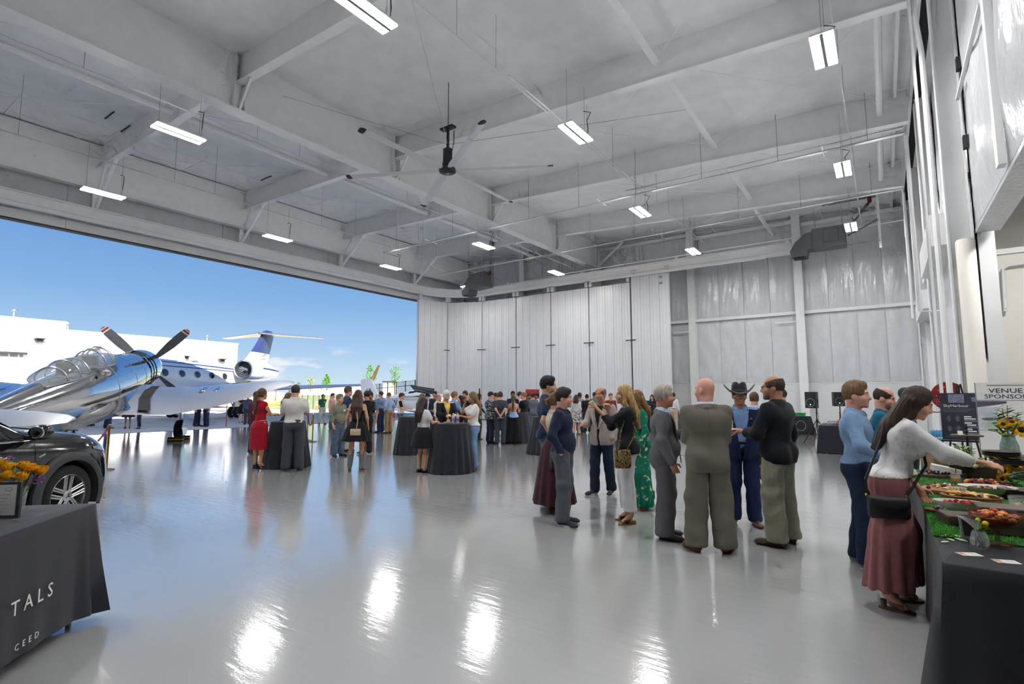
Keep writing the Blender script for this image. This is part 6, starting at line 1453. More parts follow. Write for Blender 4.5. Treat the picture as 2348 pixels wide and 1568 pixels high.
PP['reach'] = P('woman in white blouse and mauve wide trousers reaching over the buffet', 2058, 1388, 1.72, 98, sex='f', lean=17, hair=('long', (46, 33, 28), (60, 44, 36), 0.42), hpitch=-16, hyaw=6, top=dict(col=(216, 214, 216), sleeve=1.55, hem=0.99, fit=0.024, slack=0.012, wr=0.006, neck=0.012), bottom=dict(col=(134, 84, 84), fit=0.02, flare=0.095, wide=True, wr=0.011, np=17, hem=0.17, waist=1.06), shoes=('heel', (128, 100, 78), (84, 62, 48)), R=((-0.02, 0.46, -0.25), (0.2, -0.1, -0.9), 0.5), L=((-0.02, 0.08, -0.5), (0.3, -0.5, 0), 0.4), stance=0.13, step=-0.06, group='guests at the buffet')
# by the open door
P('man in burgundy polo looking at his phone behind the red dress', 581, 1040, 1.78, 50, hpitch=-18, hair=('crop', (70, 56, 48)), skin='t', gut=0.04, top=dict(col=(92, 24, 52), sleeve=0.7, hem=0.88, collar=True, fit=0.02), bottom=dict(mat=denim(48, 62, 84)), R='phone', L='phone', group=G_LEFT)
P('woman in fitted red dress with ponytail at the cocktail table', 592, 1074, 1.78, 122, sex='f', hair=('pony', (74, 54, 40), (104, 78, 54)), skin='a', top=dict(col=(164, 22, 44), sleeve=0.06, hem=1.0, neck=0.015, fit=0.012), skirt=dict(col=(164, 22, 44), hem=0.44, flare=0.0, pleat=5, amp=0.006, waist=1.03), shoes=('heel', (28, 26, 30)), R='table', L='table', group=G_LEFT)
P('woman in black dress half hidden behind the man in pale polo', 655, 1040, 1.70, 70, sex='f', hair=('mid', (120, 88, 62), (90, 64, 46), 0.24), skin='a', top=dict(col=(30, 30, 34), sleeve=0.05, hem=1.0), skirt=dict(col=(30, 30, 34), hem=0.5), shoes=('heel', (28, 26, 30)), R='table', L='mouth', group=G_LEFT)
P('broad man in pale polo and charcoal trousers seen from behind at table', 670, 1079, 1.90, 176, w=1.14, hair=('crop', (58, 50, 46)), skin='p', top=dict(col=(206, 202, 198), sleeve=0.72, hem=0.98, collar=True, fit=0.02), bottom=dict(col=(62, 66, 76), fit=0.02, flare=0.018), shoes=('shoe', (32, 32, 36)), R='table', L='table', stance=0.13, group=G_LEFT)
P('older man in olive shirt and blue jeans with rolled sleeves', 774, 1046, 1.70, 40, hair=('grey', (120, 108, 98), (150, 140, 128)), skin='p', gut=0.035, w=1.04, top=dict(col=(124, 124, 108), sleeve=1.5, collar=True, fit=0.022, hem=0.98), bottom=dict(mat=denim(86, 102, 124), fit=0.02, flare=0.02), belt=(36, 32, 30), shoes=('sneaker', (58, 58, 62)), R='relax', L='relax', stance=0.13, tag=-1, group=G_LEFT)
P('tall man in navy polo and pale trousers behind the olive shirt', 793, 1034, 1.93, 105, hair=('short', (96, 72, 56)), skin='p', top=dict(col=(44, 56, 92), sleeve=0.7, hem=0.92, collar=True, fit=0.02), bottom=dict(col=(180, 176, 168)), shoes=('sneaker', (50, 50, 54)), R='relax', L='relax', group=G_LEFT)
PP['boots'] = P('woman with long brown hair in short black dress and grey boots', 816, 1079, 1.76, 168, sex='f', hair=('long', (62, 44, 42), (92, 66, 58), 0.46), skin='a', top=dict(col=(22, 22, 26), sleeve=0.0, hem=1.0, back_open=1.30, fit=0.012), skirt=dict(col=(22, 22, 26), hem=0.66, flare=0.12, pleat=16, amp=0.014), shoes=('boot', (112, 122, 124), (120, 78, 52)), R='relax', L='relax', stance=0.13, group=G_LEFT)
P('man in black shirt and black trousers behind the woman in boots', 838, 1041, 1.80, 205, hair=('crop', (40, 36, 36)), skin='t', top=dict(col=(26, 26, 30), sleeve=0.8, hem=0.88, fit=0.02), bottom=dict(col=(34, 34, 40)), shoes=('sneaker', (30, 30, 34), (220, 220, 220)), R='plate', L='relax', group=G_LEFT)
P('bearded man in grey-blue shirt and grey shorts facing the camera', 845, 1031, 1.80, -25, hair=('short', (40, 34, 32)), beard=(46, 38, 34), skin='t', top=dict(col=(100, 118, 148), sleeve=0.65, hem=0.88, collar=True), bottom=dict(col=(142, 146, 150), len=0.9, flare=0.03, hem=0.50, name='shorts'), shoes=('sneaker', (120, 110, 96), (190, 184, 176)), R='plate', L='relax', group=G_LEFT)
P('man in dark navy clothes standing with his back turned near door line', 849, 996, 1.76, 184, hair=('crop', (46, 42, 42)), skin='t', top=dict(col=(46, 54, 74), sleeve=0.65, hem=0.92), bottom=dict(col=(40, 46, 62)), R='front', L='front', group=G_LEFT)
P('heavy man in grey-blue polo raising a hand to his face', 872, 991, 1.86, -120, w=1.2, gut=0.05, hair=('crop', (70, 54, 48)), skin='p', top=dict(col=(126, 144, 172), sleeve=0.7, hem=0.98, fit=0.02), bottom=dict(mat=denim(46, 56, 84), fit=0.02), R='relax', L='mouth', stance=0.14, group=G_LEFT)
P('man in pale blue shirt and tan trousers beside the heavy man', 890, 993, 1.80, -130, w=1.06, hair=('crop', (150, 110, 84)), skin='p', top=dict(col=(150, 170, 204), hem=0.98, fit=0.024), bottom=dict(col=(150, 124, 90), fit=0.02), shoes=('shoe', (84, 50, 40)), R='pocket', L='pocket', stance=0.13, group=G_LEFT)
P('man in green polo and khaki trousers out by the slab edge', 738, 972, 1.74, 15, hair=('short', (50, 40, 36)), skin='t', top=dict(col=(38, 92, 66), sleeve=0.65, hem=0.98, collar=True), bottom=dict(col=(176, 172, 162)), R='behind', L='behind', stance=0.15, tag=-1, group=G_LEFT)
P('man in pink shirt mostly hidden behind the older man', 760, 982, 1.78, 60, hair=('short', (52, 42, 38)), skin='p', top=dict(col=(206, 150, 160), sleeve=1.9), bottom=dict(col=(70, 76, 90)), group=G_LEFT)
# middle tables
P('man in cream vest over black T-shirt with plate beside far table', 918, 1005, 1.76, 82, hair=('short', (72, 54, 44)), skin='p', top=dict(col=(30, 32, 36), sleeve=0.6, hem=0.97), jacket=dict(col=(212, 208, 196), sleeve=0.0, hem=0.97, vee=(0.98, 0.09), fit=0.03, open=0.06, lapel=False, neckband=False, name='vest'), bottom=dict(mat=denim(84, 100, 124)), shoes=('sneaker', (200, 198, 194), (220, 218, 214)), R='plate', L='plate', group=G_MID)
P('woman in denim shirt with long light hair behind the white T-shirt woman', 966, 1030, 1.72, 105, sex='f', hair=('long', (120, 96, 70), (86, 66, 48), 0.36), skin='a', top=dict(mat=denim(84, 118, 164), hem=0.92, fit=0.02), bottom=dict(col=(40, 42, 50)), R='relax', L='cup', group=G_MID)
P('woman in white T-shirt and black ruffled skirt at the cocktail table', 968, 1083, 1.62, 128, sex='f', w=1.06, hair=('long', (44, 32, 36), (70, 48, 46), 0.42), skin='a', top=dict(col=(214, 212, 210), sleeve=0.6, hem=1.0, fit=0.02), skirt=dict(col=(26, 26, 30), hem=0.58, flare=0.09, pleat=22, amp=0.014), shoes=('flat', (26, 24, 26)), R='table', L='table', group=G_MID)
P('white-haired man in black blazer and yellow shirt behind the cocktail table', 1021, 1060, 1.79, 20, hpitch=-22, hair=('grey', (214, 208, 200), (232, 228, 222)), skin='p', gut=0.02, top=dict(col=(224, 196, 96), collar=True), jacket=dict(mat=suiting(32, 34, 42), hem=0.82, vee=(1.06, 0.09), fit=0.026, drop=0.015, open=0.03), bottom=dict(col=(60, 62, 70)), R='table', L='table', group=G_MID)
P('man in sky blue polo turned away behind the black blazer', 1040, 1030, 1.78, 120, hair=('short', (136, 98, 64)), skin='p', top=dict(col=(116, 150, 200), sleeve=0.7, hem=0.94, collar=True, fit=0.02), bottom=dict(col=(70, 74, 86)), R='table', L='relax', group=G_MID)
P('bald man with pink face behind the yellow shirt', 1003, 1016, 1.74, 70, hair=('fringe', (180, 150, 130)), skin='p', top=dict(col=(210, 206, 202)), bottom=dict(col=(80, 84, 92)), group=G_MID)
P('dark-haired man standing by the small plane cabin', 996, 1000, 1.84, -20, hair=('short', (36, 30, 30)), skin='t', top=dict(col=(40, 44, 58)), bottom=dict(col=(40, 42, 50)), group=G_MID)
P('dark-bearded man in black suit behind the woman in jeans', 1066, 1020, 1.82, -30, hair=('short', (34, 28, 28)), beard=(40, 32, 30), skin='t', top=dict(col=(226, 226, 228), collar=True), jacket=dict(mat=suiting(28, 30, 36), hem=0.82, vee=(1.1, 0.07), fit=0.024), bottom=dict(col=(30, 32, 38)), R='relax', L='relax', group=G_MID)
P('woman with long black hair and dark dress left of the bearded man', 1056, 1026, 1.66, -60, sex='f', hair=('long', (30, 24, 26), None, 0.36), skin='a', top=dict(col=(34, 34, 40), hem=0.95), bottom=dict(col=(30, 30, 36)), group=G_MID)
P('woman in white top and light jeans eating beside the cocktail table', 1084, 1078, 1.70, -78, sex='f', hair=('longf', (92, 68, 50), (156, 122, 84), 0.34), skin='t', top=dict(col=(228, 226, 224), sleeve=0.6, hem=0.98, fit=0.026, drop=0.0), bottom=dict(mat=denim(116, 146, 186), fit=0.012, flare=0.02), shoes=('heel', (150, 116, 92)), R='mouth', L='cup', group=G_MID)
# far crowd
P('woman in dark top and green trousers at the edge of the far crowd', 1097, 1007, 1.70, 100, sex='f', hair=('mid', (44, 32, 30), None, 0.22), skin='a', top=dict(col=(70, 52, 60), hem=0.9), bottom=dict(col=(58, 72, 52), flare=0.03), shoes=('wedge', (160, 110, 84)), group=G_FAR)
P('heavy man in black and white patterned shirt and dark cap', 1124, 1016, 1.80, 112, w=1.2, gut=0.04, hat='cap', hair=('crop', (60, 46, 40)), skin='p', top=dict(mat=pat('palm_print', (44, 46, 54), ((0.5, (120, 122, 130)), (0.6, (206, 206, 206))), 22), sleeve=0.75, hem=0.82, fit=0.03, drop=0.03), bottom=dict(col=(38, 42, 56), fit=0.02), shoes=('sneaker', (28, 28, 30)), R='plate', L='cup', stance=0.13, group=G_FAR)
P('man in white T-shirt and jeans hidden behind the patterned shirt', 1137, 1008, 1.76, -70, hair=('short', (46, 36, 32)), skin='a', top=dict(col=(220, 220, 220), sleeve=0.6, hem=0.9), bottom=dict(mat=denim(150, 164, 186)), shoes=('sneaker', (220, 220, 220)), group=G_FAR)
P('man in charcoal polo with hands clasped behind his back', 1147, 1019, 1.79, 180, hair=('short', (80, 48, 36)), skin='p', top=dict(col=(62, 64, 74), sleeve=0.7, hem=0.97, fit=0.02), bottom=dict(col=(56, 60, 72), fit=0.016, flare=0.014), R='behind', L='behind', group=G_FAR)
P('woman in light blue backless top and black wide trousers', 1177, 1017, 1.68, 178, sex='f', hair=('pony', (62, 44, 34), (92, 66, 44)), skin='a', top=dict(col=(148, 176, 220), sleeve=0.0, hem=0.93, back_open=1.14, fit=0.02, wr=0.006), bottom=dict(col=(26, 26, 30), fit=0.02, flare=0.09, wide=True, wr=0.008), R='table', L='table', group=G_FAR)
P('dark-haired man in navy facing the camera across the far table', 1176, 1003, 1.84, 0, hair=('short', (26, 24, 28)), skin='b', top=dict(col=(32, 40, 62)), bottom=dict(col=(32, 36, 48)), R='table', L='table', group=G_FAR)
P('man with reddish hair behind the light blue backless top', 1191, 999, 1.82, 100, hair=('short', (70, 36, 36)), skin='p', top=dict(col=(206, 200, 204)), bottom=dict(col=(60, 62, 72)), group=G_FAR)
P('blond man in black jacket standing with crossed leg', 1202, 1013, 1.78, -120, hair=('quiff', (156, 120, 78)), skin='p', top=dict(col=(28, 30, 34), hem=0.92, fit=0.024), bottom=dict(col=(30, 32, 38)), shoes=('sneaker', (214, 206, 190), (220, 216, 206)), R='relax', L='table', step=0.08, group=G_FAR)
P('man in grey suit seen from behind in front of the red panel', 1222, 995, 1.78, -160, hair=('short', (44, 36, 34)), skin='t', top=dict(col=(226, 226, 230), collar=True), jacket=dict(mat=suiting(98, 104, 114), hem=0.80, vee=(1.1, 0.07), fit=0.024), bottom=dict(mat=suiting(96, 100, 110)), shoes=('shoe', (92, 54, 46)), group=G_FAR)
P('bearded man facing the camera before the red panel', 1213, 985, 1.74, 10, hair=('short', (30, 26, 26)), beard=(36, 30, 28), skin='b', top=dict(col=(52, 40, 40)), bottom=dict(col=(40, 40, 46)), group=G_FAR)
P('man in white shirt and dark cap right of the grey suit', 1232, 985, 1.78, -90, hat='cap', hair=('crop', (30, 28, 28)), skin='b', top=dict(col=(222, 222, 226)), bottom=dict(col=(50, 52, 60)), group=G_FAR)
P('small far man in grey sweatshirt behind the navy shirt', 1330, 990, 1.80, 150, hair=('crop', (40, 34, 34)), skin='d', top=dict(col=(140, 142, 146)), bottom=dict(col=(60, 62, 70)), group=G_FAR)
P('far woman in white shirt and patterned skirt', 1322, 996, 1.70, 170, sex='f', hair=('mid', (56, 42, 36), None, 0.22), skin='p', top=dict(col=(206, 206, 206), hem=0.98), skirt=dict(mat=pat('patterned_skirt', (190, 186, 182), ((0.52, (70, 72, 86)),), 18), hem=0.55), shoes=('flat', (150, 90, 70)), group=G_FAR)
P('far man in black shirt with his back to the camera', 1347, 992, 1.72, 180, hair=('short', (40, 34, 32)), skin='t', top=dict(col=(34, 34, 40)), bottom=dict(col=(36, 36, 44)), group=G_FAR)
P('far man in teal shirt beside the beige blazer', 1364, 988, 1.82, 160, hair=('crop', (30, 28, 30)), skin='d', top=dict(col=(84, 130, 134)), bottom=dict(col=(56, 60, 70)), group=G_FAR)
P('far man between the beige blazer and the blonde woman', 1402, 1000, 1.76, 20, hair=('short', (120, 90, 66)), skin='p', top=dict(col=(120, 40, 50)), bottom=dict(col=(60, 62, 70)), group=G_FAR)
P('far man in dark grey jacket behind the blonde woman', 1459, 1002, 1.84, -120, hair=('short', (46, 40, 40)), skin='t', top=dict(col=(70, 72, 80), hem=0.85, fit=0.026), bottom=dict(col=(50, 52, 60)), group=G_FAR)
P('far woman with long dark hair behind the grey suit', 1497, 990, 1.70, -10, sex='f', hair=('longf', (34, 24, 26), None, 0.34), skin='p', top=dict(col=(38, 40, 52)), bottom=dict(col=(34, 34, 42)), R='cup', group=G_FAR)
P('far man in white shirt and khaki trousers by the draped speakers', 1546, 988, 1.78, 160, hair=('short', (40, 34, 34)), skin='t', top=dict(col=(214, 216, 222)), bottom=dict(col=(190, 170, 146)), belt=(36, 32, 30), group=G_FAR)
# outside, below the wing of the warbird
P('person in blue jeans and red shoes standing beyond the warbird gear', 246, 981, 1.78, 120, hair=('short', (60, 46, 40)), top=dict(col=(80, 96, 130)), bottom=dict(mat=denim(52, 66, 92)), shoes=('sneaker', (130, 42, 46)), stance=0.16, group=G_OUT)
P('woman with bare legs standing beyond the warbird wing', 292, 981, 1.66, 200, sex='f', hair=('mid', (80, 58, 44), None, 0.2), skin='t', top=dict(col=(160, 60, 70), hem=1.0), skirt=dict(col=(50, 46, 54), hem=0.62), shoes=('heel', (36, 32, 36)), group=G_OUT)
P('woman in dark slim trousers and heels beyond the wing', 318, 982, 1.70, -70, sex='f', hair=('mid', (60, 44, 36), None, 0.2), skin='t', top=dict(col=(60, 60, 76)), bottom=dict(col=(40, 44, 62), fit=0.008, flare=0.0, hem=0.12), shoes=('heel', (30, 28, 30)), stance=0.05, group=G_OUT)
P('left man of the pair in dark trousers beyond the landing gear', 451, 976, 1.80, 60, hair=('short', (70, 54, 44)), skin='p', top=dict(col=(150, 158, 178), hem=0.9), bottom=dict(col=(38, 42, 58)), stance=0.17, group=G_OUT)
P('right man of the pair in dark jeans beyond the landing gear', 472, 977, 1.82, -60, hair=('short', (90, 70, 56)), skin='p', top=dict(col=(190, 196, 208), hem=0.9), bottom=dict(mat=denim(44, 52, 74)), group=G_OUT)
P('woman in short black dress standing by the jet main wheels', 552, 968, 1.66, 30, sex='f', hair=('mid', (50, 38, 34), None, 0.2), skin='p', top=dict(col=(26, 26, 30), sleeve=0.3, hem=1.0), skirt=dict(col=(26, 26, 30), hem=0.6, flare=0.06), shoes=('heel', (26, 24, 28)), R='phone', L='phone', group=G_OUT)
P('person in dark jacket beside the woman in short black dress', 566, 972, 1.76, -160, hair=('short', (60, 48, 42)), skin='t', top=dict(col=(70, 84, 120), hem=0.9), bottom=dict(col=(60, 60, 66)), group=G_OUT)
# ------------------------------------------------------------------ tables, stanchions, car, sound gear, left display table
M_BLKCLOTH = mat('black_tablecloth', srgb(36, 38, 46), 0.75, spec=0.3, noise=0.08, nscale=20, bump=0.12, bscale=120, sheen=0.15)
M_BRASS = mat('polished_brass', srgb(206, 164, 84), 0.18, metal=1.0, noise=0.06, nscale=8)
M_ROPE = mat('crimson_velvet_rope', srgb(112, 10, 40), 0.8, noise=0.15, nscale=30, sheen=0.3)
M_CLEAR = mat('clear_plastic', (0.95, 0.97, 0.98), 0.04, spec=0.7, alpha=0.16)
M_GLASS = mat('clear_glass', (0.93, 0.97, 0.96), 0.02, spec=0.8, alpha=0.14)
M_WHITE = mat('white_ceramic', srgb(232, 230, 226), 0.3, noise=0.03, nscale=10)
M_PAPER = mat('white_paper', srgb(232, 230, 228), 0.7, noise=0.02, nscale=12)
M_WOOD = mat('dark_stained_wood', srgb(72, 56, 48), 0.5, noise=0.35, nscale=6, stretch=(1, 10, 10), bump=0.2, bscale=20)
M_WOODM = mat('acacia_wood', srgb(150, 98, 58), 0.45, noise=0.35, nscale=5, stretch=(8, 1, 8), bump=0.15, bscale=20)
M_DPLATE = mat('dark_stoneware', srgb(52, 48, 52), 0.4, noise=0.1, nscale=14)
M_GOLD = mat('gold_cutlery', srgb(224, 178, 92), 0.2, metal=1.0, noise=0.03, nscale=9)
def cocktail_table(c, label, rt=0.39, rb=0.53, seed=0, n_pl=17):
 o = empty('cocktail_table', (c.x, c.y, 0), label=label, cat='table', group='tall cocktail tables with black cloths'); H = 1.06; b = MB(); rings = []
 prof = [(0.0, H), (rt * 0.6, H), (rt - 0.01, H), (rt, H - 0.008), (rt + 0.006, H - 0.04)] + [(rt + (rb - rt) * t ** 0.9, (H - 0.04) * (1 - t) + 0.012 * t) for t in (0.15, 0.3, 0.45, 0.6, 0.75, 0.9, 1.0)]
 for i, (r0, z) in enumerate(prof):
  rg = []
  for k in range(96):
   a = 2 * math.pi * k / 96; t = max(0, (i - 4) / 7); am = 0.034 * t ** 0.8 * (0.7 + 0.5 * math.sin(2 * a + seed)); rr = r0 + am * math.sin(n_pl * a + 1.4 * math.sin(2 * a + seed)); rg.append(Vector((rr * math.cos(a), rr * math.sin(a), z)))
  rings.append(rg)
 b.loft(rings, cap=False); b.build('tablecloth', M_BLKCLOTH, o, smooth=True, angle=60)
 MB().lathe([(0.0, H - 0.03), (rt - 0.01, H - 0.03), (rt - 0.01, H - 0.006), (0, H - 0.006)], n=32).build('table_top', M_BLACKM, o)
 MB().cyl((0, 0, 0.03), (0, 0, H - 0.03), 0.04, n=12).build('pole', M_BLACKM, o, smooth=True); MB().lathe([(0, 0), (0.25, 0), (0.25, 0.02), (0.05, 0.04), (0, 0.04)], n=24).build('base', M_BLACKM, o)
 return o
def pd(px, D): q = adep(px, 907, D); return Vector((q.x, q.y, 0))
T1, T2, T3, T4, T5 = pd(664, 12.75), pd(1036, 11.9), pd(946, 15.6), pd(1186, 19.2), pd(1252, 15.6)
cocktail_table(T1, 'black-clothed cocktail table in front of the warbird wing tip', seed=1)
cocktail_table(T2, 'black-clothed cocktail table between the white T-shirt woman and jeans woman', seed=2)
cocktail_table(T3, 'black-clothed cocktail table beside the man in cream vest', seed=3)
cocktail_table(T4, 'black-clothed cocktail table inside the far crowd', seed=4, rb=0.6)
cocktail_table(T5, 'black-clothed cocktail table behind the tall man in navy polo', seed=5, rb=0.58)
# things on tables and in hands
def cup(p, label, drink=(150, 70, 60), h=0.11, r=0.038):
 o = empty('plastic_cup', p, label=label, cat='cup', group='clear plastic cups'); 
 b = MB(); b.lathe([(r * 0.78, 0), (r, h), (r - 0.003, h), (r * 0.76, 0.004), (0.0, 0.004)], n=18); b.build('cup_wall', M_CLEAR, o, smooth=True)
 MB().lathe([(0.0, 0.006), (r * 0.76, 0.006), (r * 0.86, h * 0.45), (0, h * 0.45)], n=16).build('drink', mat('drink_%d_%d_%d' % drink, srgb(*drink), 0.1, noise=0.05, nscale=8), o, smooth=True); return o
def bottle(p, label):
 o = empty('water_bottle', p, label=label, cat='bottle')
 MB().lathe([(0.0, 0), (0.032, 0), (0.034, 0.02), (0.032, 0.1), (0.034, 0.14), (0.026, 0.17), (0.013, 0.195), (0.013, 0.205)], n=18).build('bottle_wall', mat('clear_water_bottle', (0.85, 0.92, 0.97), 0.05, spec=0.7, alpha=0.45), o, smooth=True)
 MB().lathe([(0.0325, 0.05), (0.0345, 0.05), (0.0345, 0.11), (0.0325, 0.11)], n=18).build('paper_label', mat('purple_label', srgb(150, 110, 170), 0.6, noise=0.2, nscale=20), o, smooth=True); MB().cyl((0, 0, 0.203), (0, 0, 0.222), 0.015, n=12).build('cap', M_WHITE, o)
def plate(p, label, r=0.09, food=True, tilt=0):
 o = empty('paper_plate', p, label=label, cat='plate', group='small white plates'); MB().lathe([(0, 0), (r * 0.7, 0), (r, 0.014), (r - 0.003, 0.017), (r * 0.68, 0.005), (0, 0.005)], n=24).build('plate_disc', M_PAPER, o, smooth=True)
 if food:
  rr = random.Random(int(p[0] * 100))
  for k in range(5): b = MB(); b.ell((rr.uniform(-0.04, 0.04), rr.uniform(-0.04, 0.04), 0.016), (0.02, 0.014, 0.012), 8, 6); b.build('bite', mat('bite_%d' % k, srgb(*[(200, 150, 80), (170, 70, 50), (230, 200, 120), (120, 140, 60), (220, 160, 140)][k]), 0.6, noise=0.2, nscale=30), o, smooth=True)
 return o
z1 = 1.062
cup(T2 + Vector((0.03, -0.12, z1)), 'small cup with pale yellow drink on the middle cocktail table', (206, 190, 110), 0.09)
bottle(T2 + Vector((0.10, -0.06, z1)), 'clear water bottle with purple label on the middle cocktail table')
bottle(T2 + Vector((0.18, 0.0, z1)), 'pale water bottle right of the purple-labelled one')
plate(T2 + Vector((-0.10, -0.02, z1)), 'white plate in front of the yellow-shirted man')
plate(T3 + Vector((0.0, -0.05, z1)), 'white plate on the table beside the cream vest')
plate(T1 + Vector((0.1, 0.0, z1)), 'white plate on the cocktail table by the red dress')
w = PP['greysuit']; cup(w['w'](w['handL']) + Vector((0, 0, -0.05)), 'cup with dark drink held by the grey suit man', (70, 34, 30), 0.12)
w = PP['black']; plate(w['w'](w['handL']) + Vector((0, 0, 0.025)), 'white plate with snacks held by the black-shirted man', 0.085); cup(w['w'](w['handL']) + FWD * 0.12 + Vector((0, 0, 0.03)), 'empty clear cup beside the plate held by the black-shirted man', (220, 214, 206), 0.11)
# handbags
def bag(name, pts_strap, c, size, rz, m, label, flap=True, hw_=M_GOLD):
 o = empty(name, c, rz, label=label, cat='bag'); b = MB(); L_, W_, H_ = size; rings = []
 for t in (-1, -0.85, 0, 0.85, 1):
  k = 0.75 if abs(t) == 1 else 1.0; rings.append([Vector((t * L_ / 2, W_ / 2 * k * math.cos(a), H_ / 2 * (0.9 if abs(t) == 1 else 1) * math.copysign(abs(math.sin(a)) ** 0.6, math.sin(a)))) for a in np.linspace(0, 2 * math.pi, 16, endpoint=False)])
 b.loft(rings); fixn(b.build('pouch', m, o, smooth=True, angle=50))
 if flap:
  b = MB(); b.loft([[Vector((t * L_ / 2 * 0.98, -W_ / 2 - 0.006 + (0.02 if j == 0 else 0), H_ / 2 * (1.02 - 1.25 * j * (1 - 0.35 * t * t)))) for t in np.linspace(-1, 1, 11)] for j in (0, 0.35, 0.7, 1)], closed=False, cap=False); q_ = b.build('flap', m, o, smooth=True); sl = q_.modifiers.new('t', 'SOLIDIFY'); sl.thickness = 0.006
 b = MB(); Mi = root_matrix(o).inverted(); b.tube([Mi @ Vector(p) for p in pts_strap], 0.011, 6); b.build('strap', m, o, smooth=True)
 for p in (pts_strap[0], pts_strap[-1]): b = MB(); b.ell(Mi @ Vector(p), (0.012, 0.012, 0.018), 8, 6); b.build('buckle', hw_, o, smooth=True)
 return o
M_BAGBLK = mat('black_leather', srgb(30, 30, 34), 0.42, noise=0.1, nscale=25, bump=0.15, bscale=90)
w = PP['reach']; W = lambda p: w['w'](p); up_ = w['up']
T_ = w['T']; c = W((0.20, -0.06, 0.80)); sh = W(T_(A(-0.02, -0.135, 1.44 + up_))); bk = W(T_(A(0.12, -0.165, 1.20 + up_)))
bag('crossbody_bag', [W((0.20, -0.185, 0.90)), W((0.205, -0.185, 1.02)), bk, W(T_(A(0.03, -0.145, 1.38 + up_))), W(T_(A(-0.09, -0.03, 1.485 + up_))), W(T_(A(-0.06, 0.12, 1.36 + up_))), W(T_(A(0.12, 0.17, 1.16 + up_))), W((0.20, 0.08, 0.90))], W((0.255, -0.05, 0.82)), (0.27, 0.09, 0.18), w['rz'] + R_(98), M_BAGBLK, 'black saddle-shaped crossbody bag worn by the woman in white blouse')
w = PP['boots']; W2 = lambda p: PP['boots']['w'](p); T2_ = PP['boots']['T']
bag('crossbody_bag', [W2((0.03, -0.215, 0.93)), W2((0.05, -0.2, 1.10)), W2(T2_(A(0.02, -0.165, 1.30))), W2(T2_(A(-0.08, -0.1, 1.47)))], W2((0.02, -0.26, 0.86)), (0.22, 0.06, 0.14), PP['boots']['rz'] + R_(180), mat('gold_snakeskin', srgb(196, 178, 150), 0.4, noise=0.35, nscale=40, bump=0.3, bscale=50), 'small gold snakeskin crossbody bag on the woman in grey boots')
w3 = PP['clip']; W3 = lambda p: PP['clip']['w'](p); T3_ = PP['clip']['T']
bag('shoulder_bag', [W3((0.215, 0.05, 0.92)), W3(T3_(A(0.19, 0.10, 1.25))), W3(T3_(A(0.14, 0.0, 1.475))), W3(T3_(A(0.18, -0.13, 1.25))), W3((0.215, -0.10, 0.92))], W3((0.26, -0.02, 0.80)), (0.27, 0.12, 0.30), w3['rz'] + R_(95), M_BAGBLK, 'slouchy black shoulder bag on the woman in the maroon skirt', False)
w4 = PP['blonde']; W4 = lambda p: PP['blonde']['w'](p); T4_ = PP['blonde']['T']
bag('shoulder_bag', [W4((-0.22, 0.14, 0.98)), W4(T4_(A(-0.19, 0.10, 1.2))), W4(T4_(A(-0.13, 0.0, 1.47))), W4(T4_(A(-0.17, -0.10, 1.2))), W4((-0.22, 0.02, 0.98))], W4((-0.24, 0.09, 0.85)), (0.20, 0.09, 0.24), w4['rz'] + R_(90), pat('leopard_print', (150, 124, 84), ((0.52, (96, 74, 44)), (0.60, (40, 32, 24))), 45), 'leopard print bag hanging beside the blonde woman', False)
# hair claw clip, hat pin, pocket square, sunglasses
ho = PP['clip']['hair']; q_ = PP['clip']['q']; HPc = PP['clip']['HP']; M_CLIP = mat('tortoise_clip', srgb(196, 156, 66), 0.3, noise=0.6, nscale=30, col2=srgb(60, 40, 24))
for k in range(5): b = MB(); b.tube([Vector(HPc((-0.05 + 0.025 * k, -0.105, 0.055))) * q_, Vector(HPc((-0.055 + 0.027 * k, -0.185, 0.02))) * q_, Vector(HPc((-0.05 + 0.025 * k, -0.16, -0.06))) * q_], 0.007, 5); b.build('claw_clip', M_CLIP, ho, smooth=True)
c_ = PP['cowboy']; b = MB(); p_ = Vector(c_['T'](A(-0.115, 0.135, 1.335))) * c_['q']; b.ell(p_, (0.016, 0.006, 0.012), 8, 6); b.build('lapel_pin', M_GOLD, c_['root'], smooth=True)
c_ = PP['blueshirt']; b = MB(); 
for dz in (0.02, -0.06): b.ell(Vector(c_['T'](A(0.03, 0.150, 1.30 + dz))) * c_['q'], (0.012, 0.008, 0.026), 8, 6)
b.build('sunglasses', M_BLACKM, c_['root'], smooth=True)
# brass stanchions with velvet rope
def stanchion(p, label):
 o = empty('stanchion', p, label=label, cat='stanchion', group='brass rope stanchions')
 MB().lathe([(0, 0), (0.16, 0), (0.165, 0.012), (0.12, 0.03), (0.03, 0.04), (0, 0.04)], n=28).build('base', M_BRASS, o, smooth=True); MB().cyl((0, 0, 0.035), (0, 0, 0.93), 0.024, n=14).build('post', M_BRASS, o, smooth=True)
 MB().lathe([(0, 0.92), (0.034, 0.92), (0.036, 0.94), (0.02, 0.955), (0.035, 0.98), (0.038, 1.0), (0.025, 1.025), (0, 1.032)], n=20).build('finial', M_BRASS, o, smooth=True); return o
S1, S2, S3 = gnd(243, 1077), gnd(716, 1013), pd(708, 20.0)
for p, t in ((S1, 'brass rope stanchion beside the black car'), (S2, 'brass rope stanchion right of the tall cocktail table'), (S3, 'brass rope stanchion half hidden behind the cocktail table')): stanchion(p, t)
S0 = pd(150, 10.2)
